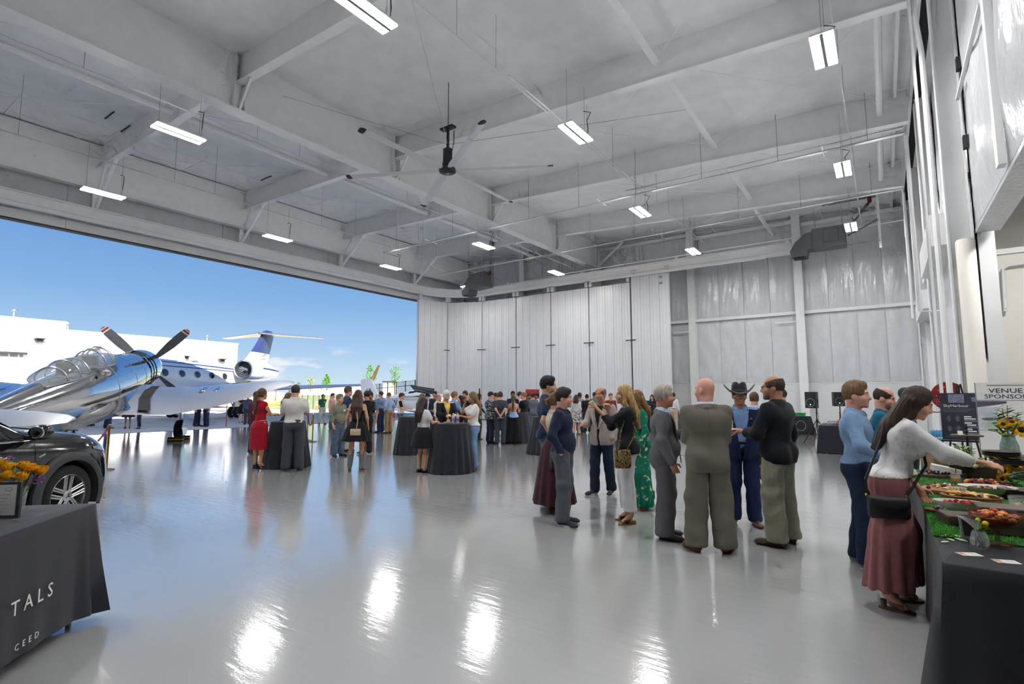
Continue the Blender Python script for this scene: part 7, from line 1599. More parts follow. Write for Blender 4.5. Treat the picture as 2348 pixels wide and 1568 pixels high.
def rope(a, b_, label):
 o = empty('velvet_rope', (a + b_) / 2, label=label, cat='rope'); c = Vector(o.location); pts = []
 for k in range(13): t = k / 12; p = a.lerp(b_, t); pts.append(Vector((p.x, p.y, 0.93 - 0.36 * 4 * t * (1 - t))) - Vector((c.x, c.y, 0)))
 o.location = (c.x, c.y, 0); MB().tube(pts, 0.022, 8).build('rope', M_ROPE, o, smooth=True)
 for q in (pts[0], pts[-1]): b = MB(); b.ell(q, (0.026, 0.026, 0.03), 10, 6); b.build('end_clip', M_BRASS, o, smooth=True)
rope(S1 - RGT * 0.03, S0, 'crimson velvet rope hanging behind the car front'); rope(S2, S3, 'crimson velvet rope between the two distant stanchions')
# ---- black SUV at left
M_CARP = mat('black_car_paint', srgb(20, 21, 24), 0.1, spec=0.6, coat=1.0, noise=0.02, nscale=3, coatr=0.02)
M_CLAD = mat('dark_grey_cladding', srgb(58, 60, 63), 0.55, noise=0.06, nscale=40)
M_CARG = mat('tinted_car_glass', srgb(26, 30, 34), 0.04, spec=0.9, noise=0.03, nscale=3)
M_ALLOY = mat('machined_alloy', srgb(206, 206, 208), 0.25, metal=0.9, noise=0.04, nscale=9)
M_LAMPG = mat('headlamp_glass', srgb(120, 134, 160), 0.05, spec=0.9, coat=1.0, noise=0.1, nscale=9)
WC = Vector((*(FWD * 6.95 + RGT * -5.76)[:2], 0)); car_head = YAW + R_(90) + R_(0)
CAR = empty('suv_car', WC, car_head, label='black SUV with silver alloy wheels parked at left behind the display table', cat='car')
# local: x forward from the front axle, y left (car right side at y=+0.0 .. body centre y=+0.95)
def car_sec(x, pts):
 right = [Vector((x, y, z)) for y, z in pts]; left = [Vector((x, 1.94 - y, z)) for y, z in pts[::-1]]; return right + left
secs = [(0.98, [(0.42, 0.30), (0.40, 0.45), (0.40, 0.62), (0.46, 0.82), (0.60, 0.92), (0.75, 0.95)]),
  (0.86, [(0.16, 0.24), (0.12, 0.42), (0.12, 0.66), (0.20, 0.94), (0.40, 1.05), (0.70, 1.08)]),
  (0.66, [(0.02, 0.22), (-0.04, 0.42), (-0.03, 0.70), (0.05, 1.02), (0.25, 1.12), (0.62, 1.16)]),
  (0.35, [(0.00, 0.22), (-0.07, 0.45), (-0.07, 0.74), (-0.01, 1.07), (0.16, 1.17), (0.60, 1.21)]),
  (0.0, [(0.00, 0.22), (-0.07, 0.45), (-0.07, 0.76), (-0.01, 1.10), (0.16, 1.20), (0.60, 1.24)]),
  (-0.34, [(0.01, 0.22), (-0.05, 0.45), (-0.05, 0.78), (0.0, 1.12), (0.18, 1.23), (0.60, 1.27)]),
  (-0.52, [(0.02, 0.22), (-0.04, 0.45), (-0.045, 0.78), (0.01, 1.13), (0.20, 1.27), (0.60, 1.30)]),
  (-1.22, [(0.02, 0.22), (-0.035, 0.45), (-0.04, 0.78), (0.01, 1.14), (0.27, 1.64), (0.60, 1.70)]),
  (-1.8, [(0.02, 0.22), (-0.035, 0.45), (-0.04, 0.78), (0.01, 1.15), (0.29, 1.72), (0.60, 1.80)]),
  (-3.2, [(0.02, 0.22), (-0.035, 0.45), (-0.04, 0.80), (0.01, 1.16), (0.28, 1.73), (0.60, 1.81)]),
  (-3.75, [(0.03, 0.24), (-0.01, 0.45), (-0.01, 0.82), (0.04, 1.16), (0.30, 1.62), (0.60, 1.70)]),
  (-3.98, [(0.15, 0.34), (0.12, 0.5), (0.12, 0.85), (0.18, 1.15), (0.42, 1.30), (0.7, 1.34)])]
b = MB(); b.loft([car_sec(x, p) for x, p in secs]); body_o = fixn(b.build('body', M_CARP, CAR, smooth=True, angle=28))
sub_ = body_o.modifiers.new('s', 'SUBSURF'); sub_.levels = 2; sub_.render_levels = 2
cut = MB()
for x in (0.0, -2.95):
 for y0, y1 in ((-0.3, 0.34), (1.6, 2.24)): cut.cyl((x, y0, 0.40), (x, y1, 0.40), 0.455, n=40)
co = fixn(cut.build('arch_cutter', M_CLAD, CAR)); bo = body_o.modifiers.new('b', 'BOOLEAN'); bo.operation = 'DIFFERENCE'; bo.object = co; bo.solver = 'EXACT'
dg = bpy.context.evaluated_depsgraph_get(); me = bpy.data.meshes.new_from_object(body_o.evaluated_get(dg)); body_o.modifiers.clear(); body_o.data = me; bpy.data.objects.remove(co)
me.materials.clear(); me.materials.append(M_CARP); me.polygons.foreach_set('material_index', [0] * len(me.polygons))
for x in (0.0, -2.95):
 for y, s in ((0.0, -1), (1.94, 1)):
  # arch cladding lip
  b = MB(); rings = []
  for k in range(23):
   a = R_(-22 + 224 * k / 22); c0, s0 = math.cos(a), math.sin(a)
   rings.append([Vector((x + r_ * c0, y + s * d_, 0.40 + r_ * s0)) for r_, d_ in ((0.44, -0.02), (0.44, 0.095), (0.50, 0.10), (0.545, 0.075), (0.545, 0.02))])
  b.loft(rings, closed=False, cap=False); b.build('arch_cladding', M_CLAD, CAR, smooth=True, angle=40)
  b = MB(); b.lathe([(0.0, 0), (0.45, 0), (0.45, 0.3)], (x, y - s * 0.33, 0.40), 32, M=Matrix.Rotation(R_(90) * s, 3, 'X')); b.build('wheel_well', M_BLKP, CAR)
  # wheel
  Mx = Matrix.Rotation(R_(90) * (-s), 3, 'X'); cc = (x, y + s * -0.06, 0.385); t = MB(); t.lathe([(0.255, -0.12), (0.36, -0.125), (0.385, -0.09), (0.388, 0.07), (0.375, 0.105), (0.33, 0.122), (0.27, 0.112)], cc, 48, M=Mx); wo = t.build('wheel', M_TYRE, CAR, smooth=True, angle=50)
  g = MB()
  for k in range(48):
   a = 2 * math.pi * k / 48
   for dx in (-0.06, 0.0, 0.06): g.box(Vector(cc) + Vector((0.389 * math.cos(a), dx, 0.389 * math.sin(a))), (0.006, 0.035, 0.012), M=Matrix.Rotation(-a, 3, 'Y'))
  g.build('tread', M_TYRE, wo, kind='stuff')
  r_ = MB(); r_.lathe([(0.255, -0.1), (0.245, 0.06), (0.268, 0.115), (0.275, 0.11), (0.27, 0.09)], cc, 48, M=Mx); r_.build('rim', M_ALLOY, wo, smooth=True, angle=40)
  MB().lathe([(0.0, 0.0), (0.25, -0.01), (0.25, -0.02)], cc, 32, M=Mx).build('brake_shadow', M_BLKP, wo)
  for k in range(5):
   for da in (-0.24, -0.11, 0.11, 0.24):
    a0 = 2 * math.pi * k / 5 + 0.3; a1 = a0 + da; ia = a0 + da * 3.2; p0 = Vector(cc) + Vector((0.07 * math.cos(ia), s * 0.085, 0.07 * math.sin(ia))); p1 = Vector(cc) + Vector((0.258 * math.cos(a1), s * 0.10, 0.258 * math.sin(a1)))
    MB().cyl(p0, p1, 0.012, 0.011, n=6).build('spoke', M_ALLOY, wo, smooth=True)
  MB().lathe([(0.07, 0.06), (0.07, 0.1), (0.045, 0.108), (0, 0.11)], cc, 20, M=Mx).build('hub_cap', M_ALLOY, wo, smooth=True)
  for k in range(3):
   a = R_(90 + 120 * k); MB().cyl(Vector(cc) + Vector((0, s * 0.113, 0)), Vector(cc) + Vector((0.034 * math.cos(a), s * 0.113, 0.034 * math.sin(a))), 0.004, n=4).build('emblem_spoke', M_BLACKM, wo)
bpy.context.view_layer.update()
def surf_y(x, z):
 ok, loc, nn, fi = body_o.ray_cast(Vector((x, -1.5, z)), Vector((0, 1, 0)))
 return loc.y if ok else -0.02
def side_patch(name, poly, m, off=0.006, y0=-0.04, parent=CAR, th=0.01):
 off = 0.007; b = MB(); vs = [Vector((x, surf_y(x, z) - off, z)) for x, z in poly]; n = len(vs); vs2 = [v_ + Vector((0, off + 0.03, 0)) for v_ in vs]
 b.add(vs + vs2, [tuple(range(n)), tuple(range(2 * n - 1, n - 1, -1))] + [(i, (i + 1) % n, (i + 1) % n + n, i + n) for i in range(n)]); return fixn(b.build(name, m, parent))
def side_line(name, pts, r, m):
 q = []
 for (x0, z0), (x1, z1) in zip(pts[:-1], pts[1:]):
  for k in range(6): t = k / 6; x, z = x0 + (x1 - x0) * t, z0 + (z1 - z0) * t; q.append((x, surf_y(x, z) - r * 0.3, z))
 q.append((pts[-1][0], surf_y(*pts[-1]) - r * 0.3, pts[-1][1])); return MB().tube(q, r, 6).build(name, m, CAR, smooth=True)
side_patch('side_window', [(-0.80, 1.17), (-1.34, 1.62), (-1.80, 1.68), (-1.80, 1.17)], M_CARG, 0.02); side_patch('quarter_glass', [(-0.54, 1.17), (-0.74, 1.17), (-1.14, 1.51)], M_CARG, 0.02); side_patch('side_window', [(-1.9, 1.17), (-1.9, 1.69), (-3.1, 1.69), (-3.1, 1.17)], M_CARG, 0.02)
side_line('chrome_trim', [(-0.5, 1.15), (-1.22, 1.64), (-1.8, 1.72), (-3.2, 1.72)], 0.011, M_ALLOY); side_line('chrome_trim', [(-0.5, 1.13), (-2.1, 1.14), (-3.2, 1.155)], 0.011, M_ALLOY)
side_line('door_gap', [(-0.47, 1.1), (-0.50, 0.8), (-0.54, 0.5), (-0.54, 0.3)], 0.005, M_BLKP); side_line('door_gap', [(-1.86, 1.1), (-1.88, 0.6), (-1.88, 0.3)], 0.005, M_BLKP)
side_patch('sill_cladding', [(-0.5, 0.24), (-0.5, 0.42), (-2.45, 0.42), (-2.45, 0.24)], M_CLAD, 0.02)
side_patch('windshield_side', [(-0.47, 1.18), (-0.53, 1.18), (-1.17, 1.57), (-1.15, 1.60)], M_CARP, 0.03)
b = MB(); b.loft([[Vector((-0.54, y, 1.30 - 0.03 * ((y - 0.97) / 0.8) ** 2)) for y in np.linspace(0.24, 1.70, 9)], [Vector((-1.19, y, 1.69 - 0.04 * ((y - 0.97) / 0.7) ** 2)) for y in np.linspace(0.34, 1.60, 9)]], closed=False, cap=False); b.build('windshield', M_CARG, CAR, smooth=True)
mo = MB(); mo.ell((-0.62, -0.19, 1.24), (0.09, 0.12, 0.09), 16, 10); mo.build('side_mirror', M_CARP, CAR, smooth=True); MB().lathe([(0, 0), (0.082, 0), (0.075, 0.01)], (-0.70, -0.19, 1.24), 20, M=Matrix.Rotation(R_(-90), 3, 'Y'), sx=0.85, sy=1.2).build('mirror_glass', M_CHROME2, CAR); MB().box((-0.59, -0.07, 1.17), (0.12, 0.14, 0.05)).build('mirror_arm', M_BLACKM, CAR)
b = MB(); b.loft([[Vector((x, surf_y(x, z) - 0.008, z)) for x, z in [(x_, 0.98 - t_ * (0.03 + 0.11 * (x_ - 0.4) / 0.5)) for x_ in np.linspace(0.4, 0.9, 10)]] for t_ in (0, 0.33, 0.66, 1.0)], closed=False, cap=False); b.build('headlamp', M_LAMPG, CAR, smooth=True)
side_patch('side_marker', [(-0.36, 0.95), (-0.45, 0.92), (-0.45, 0.93), (-0.36, 0.965)], M_ALLOY, 0.035); MB().tube([(0.40, 0.22, 1.195), (-0.2, 0.28, 1.245), (-0.46, 0.34, 1.285)], 0.008, 4).build('hood_seam', M_BLKP, CAR)
side_patch('door_handle', [(-1.75, 0.98), (-1.98, 0.99), (-1.98, 1.02), (-1.75, 1.01)], M_CARP, 0.05); MB().bx((-3.7, 0.3, 0.25), (0.8, 1.64, 0.6)).build('underbody', M_BLKP, CAR)
# ---- display table at lower left
TC = gnd(221, 1153, 0.86); ex = (gnd(0, 1229, 0.86) - TC).normalized(); ey = Vector((ex.y, -ex.x, 0))      # ex along the front edge towards the camera, ey to the back
if ey.dot(Vector((-0.78, -0.62, 0))) < 0: ey = -ey
LT = empty('display_table', (TC.x, TC.y, 0), math.atan2(ex.y, ex.x), label='table under a black printed cloth at lower left', cat='table')
sgn = 1 if Vector((-ex.y, ex.x, 0)).dot(ey) > 0 else -1
LX, LY, HT = 1.85, 0.74, 0.86
b = MB(); rings = []
per = []
def outline():
 pts = []; n1, n2 = 46, 20
 for k in range(n1): pts.append((LX * k / n1, 0.0, (0, -1)))
 for k in range(n2): pts.append((LX, LY * k / n2, (1, 0)))
 for k in range(n1): pts.append((LX * (1 - k / n1), LY, (0, 1)))
 for k in range(n2): pts.append((0.0, LY * (1 - k / n2), (-1, 0)))
 return pts
OL = outline(); N_ = len(OL)
def lt_ring(t, z, inset=0.0):
 rg = []
 for k, (x, y, nn) in enumerate(OL):
  d0 = min(math.hypot(x - cx_, y - cy_) for cx_, cy_ in ((0, 0), (LX, 0), (LX, LY), (0, LY))); cor = math.exp(-(d0 / 0.16) ** 2)
  o_ = t * (0.012 + 0.05 * cor + 0.006 * math.sin(k * 0.9) * t) - inset; cxs = (1 if x > LX * 0.5 else -1); cys = (1 if y > LY * 0.5 else -1)
  dx, dy = nn[0] + cxs * 0.7 * cor, nn[1] + cys * 0.7 * cor
  fold = 0.028 * t * cor * math.sin(d0 * 55)
  rg.append(Vector((x + dx * (o_ + fold), sgn * (y + dy * (o_ + fold)), z - 0.02 * t * cor)))
 return rg
rings = [[Vector((LX / 2, sgn * LY / 2, HT))] * N_, lt_ring(0, HT, 0.006), lt_ring(0, HT - 0.006)] + [lt_ring(t, HT - 0.006 - t * 0.765) for t in (0.15, 0.35, 0.55, 0.75, 0.9, 1.0)]
b.loft(rings, cap=False); fixn(b.build('tablecloth', mat('black_printed_cloth', srgb(40, 42, 52), 0.7, spec=0.3, noise=0.06, nscale=30, bump=0.1, bscale=160, sheen=0.2), LT, smooth=True, angle=60))
for x in (0.08, LX - 0.08):
 for y in (0.08, LY - 0.08): MB().cyl((x, sgn * y, 0), (x, sgn * y, HT - 0.03), 0.018, n=8).build('leg', M_GREYM, LT)
MB().bx((0.03, sgn * 0.03, HT - 0.03), (LX - 0.03, sgn * (LY - 0.03), HT - 0.004)).build('table_top', M_BLACKM, LT)
# printing on the front drop; reads from the camera's left to right
Minv = root_matrix(LT).inverted(); frot = (R_(90), 0, math.pi if sgn > 0 else 0.0)
text('printed_line', 'TALS', 0.123, M_PAPER, LT, (0.48, -sgn * 0.026, 0.362), (R_(89), 0, math.pi), align='RIGHT', sp=1.6, label='white letters TALS')
text('printed_line', 'CEED', 0.054, M_PAPER, LT, (0.595, -sgn * 0.030, 0.148), (R_(89), 0, math.pi), align='RIGHT', sp=2.0, label='white letters CEED')
# picture frame and vase of yellow roses
def on_tab(px, py, z): q = gnd(px, py, z); return q
fp_ = on_tab(4, 1188, HT); fr = empty('picture_frame', (fp_.x, fp_.y, HT + 0.002), YAW + R_(6), label='dark framed white notice standing on the display table', cat='picture frame')
MB().bx((-0.22, -0.008, 0.0), (0.105, 0.012, 0.235)).build('frame_border', mat('charcoal_frame', srgb(62, 62, 66), 0.5, noise=0.08, nscale=20), fr); MB().bx((-0.2, -0.0095, 0.018), (0.082, -0.0075, 0.217)).build('notice_paper', M_PAPER, fr)
for k in range(6): MB().bx((-0.16, -0.0105, 0.04 + k * 0.022), (0.02 + 0.012 * (k % 3), -0.0095, 0.042 + k * 0.022)).build('notice_line', M_GREYM, fr)
b = MB(); b.tube([(0.035 + 0.022 * math.cos(a), -0.0105, 0.188 + 0.012 * math.sin(a)) for a in np.linspace(0, 6.2832, 17)], 0.0012, 4, cap=False); b.build('notice_seal', M_GREYM, fr)
MB().prism([(0, 0), (0.09, 0), (0.0, 0.18)], (-0.06, 0.012, 0), (0, 1, 0), (0, 0, 1), (0.006, 0, 0)).build('easel_back', M_BLACKM, fr)
M_ROSE = mat('yellow_rose_petal', srgb(246, 190, 28), 0.6, noise=0.18, nscale=22, col2=srgb(238, 160, 16)); M_STEM = mat('green_stem', srgb(58, 96, 44), 0.7, noise=0.25, nscale=20); M_GLEAF = mat('green_leaf', srgb(66, 108, 48), 0.6, noise=0.3, nscale=14); M_LIME = mat('lime_leaf', srgb(150, 180, 40), 0.6, noise=0.2, nscale=14); M_PURP = mat('purple_blossom', srgb(150, 92, 168), 0.7, noise=0.3, nscale=30); M_CREAMF = mat('cream_blossom', srgb(222, 220, 196), 0.7, noise=0.15, nscale=30)
def rose(parent, c, r, m, seed, ax=Vector((0, 0, 1))):
 rr = random.Random(seed); b = MB(); s_, u_ = frame(ax)
 Mr = Matrix((s_, u_, ax.normalized())).transposed()
 for ly, (nr, rad, op) in enumerate(((3, 0.45, 0.1), (4, 0.7, 0.25), (5, 0.95, 0.5))):
  for k in range(nr):
   a0 = 2 * math.pi * k / nr + ly * 0.6; hw = math.pi / nr * 1.25; grid = []
   for j in range(4):
    t = j / 3; q = rad * r * (0.55 + 0.45 * math.sin(t * 1.7)) * (1 + op * t * t * 0.35); z = r * (-0.55 + 1.35 * t * (1 - 0.12 * ly))
    grid.append([Mr @ Vector((q * math.cos(a0 + hw * u), q * math.sin(a0 + hw * u), z - 0.12 * r * u * u * t)) + c for u in (-1, -0.5, 0, 0.5, 1)])
   b.loft(grid, closed=False, cap=False)
 return b.build('rose', m, parent, smooth=True)
vp = on_tab(39, 1170, HT); VS = empty('rose_vase', (vp.x, vp.y, HT + 0.003), 0, label='glass vase of yellow roses on the display table', cat='vase')
MB().lathe([(0.0, 0), (0.038, 0), (0.042, 0.02), (0.052, 0.16), (0.049, 0.16), (0.039, 0.02), (0, 0.014)], n=24).build('vase_glass', M_GLASS, VS, smooth=True); MB().lathe([(0, 0.016), (0.038, 0.02), (0.044, 0.09), (0, 0.09)], n=20).build('water', mat('vase_water', srgb(120, 150, 140), 0.05, alpha=0.4, noise=0.05, nscale=8), VS, smooth=True)
rr = random.Random(4); rq = [(-0.22, 0.02, 0.30), (-0.14, 0.0, 0.32), (-0.06, -0.03, 0.30), (0.01, 0.0, 0.31), (0.07, 0.01, 0.28), (0.13, 0.02, 0.27), (0.06, -0.05, 0.24), (-0.04, -0.06, 0.25), (-0.10, -0.06, 0.22), (0.0, 0.06, 0.29), (-0.17, -0.05, 0.26)]
for k, (a_, f_, z_) in enumerate(rq):
 c = RGT * a_ + FWD * f_ + Vector((0, 0, z_)); MB().tube([(0.0, 0.0, 0.03), c * 0.5 + Vector((0, 0, 0.03)), c - Vector((0, 0, 0.02))], 0.003, 5).build('stem', M_STEM, VS, smooth=True); rose(VS, c, 0.038 + 0.006 * rr.random(), M_ROSE, k, Vector((a_ * 1.6, f_ - 0.15, 0.5)))
for k in range(14):
 a_, f_, z_ = rr.uniform(-0.2, 0.12), rr.uniform(-0.08, 0.08), rr.uniform(0.16, 0.34); c = RGT * a_ + FWD * f_ + Vector((0, 0, z_)); d_ = Vector((c.x, c.y, 0.15)).normalized(); s_, u_ = frame(d_)
 b = MB(); b.add([c - d_ * 0.02, c + s_ * 0.016 + d_ * 0.015, c + d_ * 0.055, c - s_ * 0.016 + d_ * 0.015], [(0, 1, 2, 3)]); b.build('leaf', M_LIME if k == 0 else M_GLEAF, VS)
for k, (a_, f_, z_, m_) in enumerate(((0.15, 0, 0.225, M_PURP), (0.14, -0.01, 0.195, M_PURP), (-0.08, 0, 0.36, M_PURP), (-0.14, 0.02, 0.35, M_CREAMF), (-0.13, -0.07, 0.25, M_CREAMF), (-0.17, -0.06, 0.24, M_CREAMF))):
 b = MB(); c = RGT * a_ + FWD * f_ + Vector((0, 0, z_))
 for j in range(9): b.ell(c + Vector((rr.uniform(-0.02, 0.02), rr.uniform(-0.02, 0.02), rr.uniform(-0.012, 0.012))), (0.008, 0.008, 0.007), 6, 4)
 b.build('blossom_cluster', m_, VS, smooth=True)
# ---- far furniture and sound gear near the rear wall
def draped_table(px, D, wd, dp, h, label, rot=0.0, m=M_BLKCLOTH, flare=0.08):
 p = pd(px, D); o = empty('draped_table', p, YAW + rot, label=label, cat='table'); b = MB(); rings = []
 for t, z in ((0, h), (0, h - 0.01), (0.5, h * 0.5), (1, 0.01)):
  rg = []
  for k in range(64):
   a = 2 * math.pi * (k + 0.5) / 64; c, s = math.cos(a), math.sin(a); x = (wd / 2 + flare * t) * math.copysign(min(1, abs(c) * 1.42) if abs(c) > 1e-6 else 0, c); y = (dp / 2 + flare * t) * math.copysign(min(1, abs(s) * 1.42), s); x += 0.012 * t * math.sin(k * 1.7); rg.append(Vector((x, y + 0.012 * t * math.cos(k * 1.3), z)))
  rings.append(rg)
 b.loft([[Vector((0, 0, h))] * 64] + rings, cap=False); b.build('tablecloth', m, o, smooth=True, angle=40)
 for x in (-1, 1):
  for y in (-1, 1): MB().cyl((x * (wd / 2 - 0.05), y * (dp / 2 - 0.05), 0), (x * (wd / 2 - 0.05), y * (dp / 2 - 0.05), h - 0.02), 0.018, n=6).build('leg', M_GREYM, o)
 return o
draped_table(1911, 16.1, 0.75, 1.6, 0.80, 'black draped table right of the tripod speaker', R_(-35))
draped_table(1484, 26.0, 1.6, 0.7, 1.02, 'far black draped counter behind the grey suit man')
draped_table(1558, 26.5, 0.75, 0.6, 0.80, 'far table under a dark grey cover by the rear column', m=mat('dark_grey_cover', srgb(84, 86, 92), 0.6, noise=0.15, nscale=6), flare=0.12)
bk = pd(1484, 27.0); o = empty('back_bar_panel', bk, YAW, label='tall black panel behind the far draped counter', cat='panel'); MB().bx((-0.8, 0, 0), (0.8, 0.05, 1.42)).build('panel_board', M_BLACKM, o)
for x in (-0.7, 0.7): MB().bx((x - 0.05, -0.15, 0), (x + 0.05, 0.2, 0.04)).build('foot', M_BLACKM, o)
pb = pd(1906, 15.9); o = empty('snack_box', pb + Vector((-0.02, 0, 0.812)), YAW + R_(-20), label='purple snack box on the black draped table', cat='box'); MB().cbox((0, 0, 0.06), (0.22, 0.16, 0.12), 0.008).build('carton', mat('purple_carton', srgb(122, 84, 150), 0.5, noise=0.4, nscale=12, col2=srgb(200, 190, 210)), o); MB().bx((-0.1, -0.082, 0.05), (0.1, -0.079, 0.08)).build('print_band', M_WHITE, o)
pb = pd(1926, 16.2); o = empty('snack_box', pb + Vector((0.02, 0, 0.812)), YAW + R_(12), label='orange-brown snack box beside the purple one', cat='box'); MB().cbox((0, 0, 0.055), (0.24, 0.18, 0.11), 0.008).build('carton', mat('amber_carton', srgb(184, 122, 60), 0.5, noise=0.4, nscale=12), o); MB().bx((-0.1, -0.092, 0.05), (0.1, -0.089, 0.07)).build('print_band', M_CHOCK, o)
def speaker(px, D, zb, zt, yaw, label):
 p = pd(px, D); o = empty('loudspeaker', p + Vector((0, 0, zb)), YAW + yaw, label=label, cat='speaker', group='loudspeakers on stands'); h = zt - zb; w_ = 0.36
 b = MB(); b.prism([(-w_ / 2, -0.17), (w_ / 2, -0.17), (w_ * 0.36, 0.18), (-w_ * 0.36, 0.18)], (0, 0, 0), (1, 0, 0), (0, 1, 0), (0, 0, h)); fixn(b.build('cabinet', mat('black_plastic', srgb(42, 43, 46), 0.5, noise=0.06, nscale=30), o))
 MB().bx((-w_ / 2 + 0.02, -0.182, 0.03), (w_ / 2 - 0.02, -0.168, h - 0.03)).build('grille', M_BLACKM, o); MB().bx((-0.09, -0.187, h - 0.2), (0.09, -0.178, h - 0.07)).build('horn', M_BLKP, o); MB().lathe([(0.13, 0), (0.14, 0.004), (0.145, 0)], (0, -0.183, h * 0.34), 24, M=Matrix.Rotation(R_(90), 3, 'X')).build('woofer_ring', M_GREYM, o)
 MB().lathe([(0, 0.004), (0.012, 0.002), (0.014, 0)], (0, -0.186, h * 0.22), 12, M=Matrix.Rotation(R_(90), 3, 'X')).build('power_led', mat('lit_led_dot', (1, 1, 1), 0.3, emis=(0.9, 0.8, 1.0), est=6.0), o)
 MB().bx((w_ * 0.40, -0.06, h * 0.36), (w_ * 0.46, 0.08, h * 0.55)).build('side_handle', M_BLKP, o)
def stand(px, D, zt, yaw, label):
 p = pd(px, D); o = empty('speaker_stand', p, YAW + yaw, label=label, cat='stand', group='tripod speaker stands')
 MB().cyl((0, 0, 0.1), (0, 0, zt), 0.019, n=10).build('pole', M_BLACKM, o, smooth=True); MB().cyl((0, 0, 0.72), (0, 0, 0.86), 0.032, n=10).build('collar', M_BLACKM, o, smooth=True); MB().cyl((0, 0.03, 1.06), (0.07, 0.03, 1.06), 0.014, n=8).build('knob', M_BLACKM, o); MB().cyl((0, 0, 0.08), (0, 0, 0.18), 0.03, n=10).build('lower_collar', M_BLACKM, o, smooth=True)
 for k in range(3):
  a = R_(90 + 120 * k); e = Vector((0.58 * math.cos(a), 0.58 * math.sin(a), 0.015)); l_ = MB(); l_.cyl((0.03 * math.cos(a), 0.03 * math.sin(a), 0.80), e, 0.014, n=8); lo_ = l_.build('leg', M_BLACKM, o, smooth=True); b = MB(); b.ell(e, (0.022, 0.022, 0.016), 8, 6); b.build('rubber_foot', M_BLKP, lo_, smooth=True); MB().cyl((0, 0, 0.14), e * 0.55 + Vector((0, 0, 0.36)), 0.008, n=6).build('brace', M_BLACKM, o)
 MB().tube([(0.04, 0, zt), (0.14, 0.05, zt - 0.4), (0.10, 0.05, 0.7), (0.2, 0.1, 0.05), (0.5, 0.3, 0.012)], 0.006, 5).build('cable', M_BLKP, o, smooth=True)
stand(1870, 18.6, 1.26, 0.3, 'black tripod stand under the left loudspeaker'); speaker(1862, 18.6, 1.235, 1.80, R_(-50), 'left black loudspeaker on a tripod by the rear wall')
stand(1924, 19.4, 1.30, 0.9, 'black speaker stand behind the draped table'); speaker(1920, 19.4, 1.29, 1.80, R_(-12), 'right black loudspeaker facing the hall with a lit dot')
mp_ = pd(1846, 23.0); o = empty('stage_wedge', mp_, YAW, label='large black sloped speaker behind the black-shirted man', cat='speaker'); b = MB(); b.prism([(-0.9, 0), (0.42, 0), (0.2, 0.78), (-0.9, 0.78)], (0, 0, 0), (1, 0, 0), (0, 0, 1), (0, 0.6, 0)); fixn(b.build('cabinet', M_BLACKM, o)); MB().lathe([(0.2, 0), (0.21, 0.006), (0.22, 0)], (-0.25, -0.004, 0.38), 24, M=Matrix.Rotation(R_(90), 3, 'X')).build('woofer_ring', M_GREYM, o)
o = empty('green_crate', mp_ + FWD * 0.3 + RGT * -0.15 + Vector((0, 0, 0.782)), YAW, label='bright green crate on top of the large black speaker', cat='crate'); b = MB(); b.prism([(-0.22, 0), (0.22, 0), (0.25, 0.13), (-0.25, 0.13)], (0, -0.1, 0), (1, 0, 0), (0, 0, 1), (0, 0.2, 0)); fixn(b.build('tub', mat('green_plastic', srgb(24, 150, 78), 0.4, noise=0.05, nscale=10), o)); MB().bx((-0.26, -0.11, 0.12), (0.26, 0.11, 0.14)).build('rim', MATS['green_plastic'], o)
ys_ = pd(1571, 27.5); o = empty('floor_sign', ys_, YAW, label='yellow floor sign beside the dark grey cover', cat='sign'); b = MB(); b.prism([(-0.16, 0.05), (0.16, 0.05), (0.10, 0.62), (-0.10, 0.62)], (0, 0, 0), (1, 0, 0), (0, 0, 1), (0, 0.02, 0)); b.build('front_leaf', M_CHOCK, o); b = MB(); b.prism([(-0.16, 0.0), (0.16, 0.0), (0.10, 0.62), (-0.10, 0.62)], (0, 0.1, 0), (1, 0, 0), (0, 0, 1), (0, 0.02, 0)); b.build('rear_leaf', M_CHOCK, o)
# red panel at the far wall
rp_ = pd(1221, 29.5); o = empty('red_display_panel', rp_, YAW + R_(8), label='plain red display panel standing behind the far crowd', cat='panel'); MB().bx((-0.40, 0, 0.15), (0.40, 0.04, 2.02)).build('red_board', mat('red_panel_cloth', srgb(168, 42, 50), 0.7, noise=0.08, nscale=8), o)
for x in (-0.38, 0.38): MB().bx((x - 0.02, -0.02, 0), (x + 0.02, 0.05, 2.03)).build('post', M_GREYM, o); MB().bx((x - 0.03, -0.25, 0), (x + 0.03, 0.25, 0.03)).build('foot', M_GREYM, o)
# green tape on floor
gt = gnd(1573, 1044); o = empty('floor_tape', (gt.x, gt.y, 0.001), R_(20), label='short strip of green tape on the floor between the suits', cat='tape'); MB().bx((-0.4, -0.045, 0), (0.4, 0.045, 0.002)).build('strip', mat('green_tape', srgb(20, 140, 70), 0.5, noise=0.06, nscale=20), o)
pb = pd(1478, 8.6); o = empty('camera_bag', pb, YAW + 0.3, label='small black case on the floor beside the green trousers', cat='case'); MB().cbox((0, 0, 0.1), (0.22, 0.14, 0.16), 0.02).build('case_body', M_BLACKM, o); MB().tube([(-0.06, 0, 0.18), (-0.05, 0, 0.24), (0.05, 0, 0.24), (0.06, 0, 0.18)], 0.01, 6).build('handle', M_BLACKM, o, smooth=True)
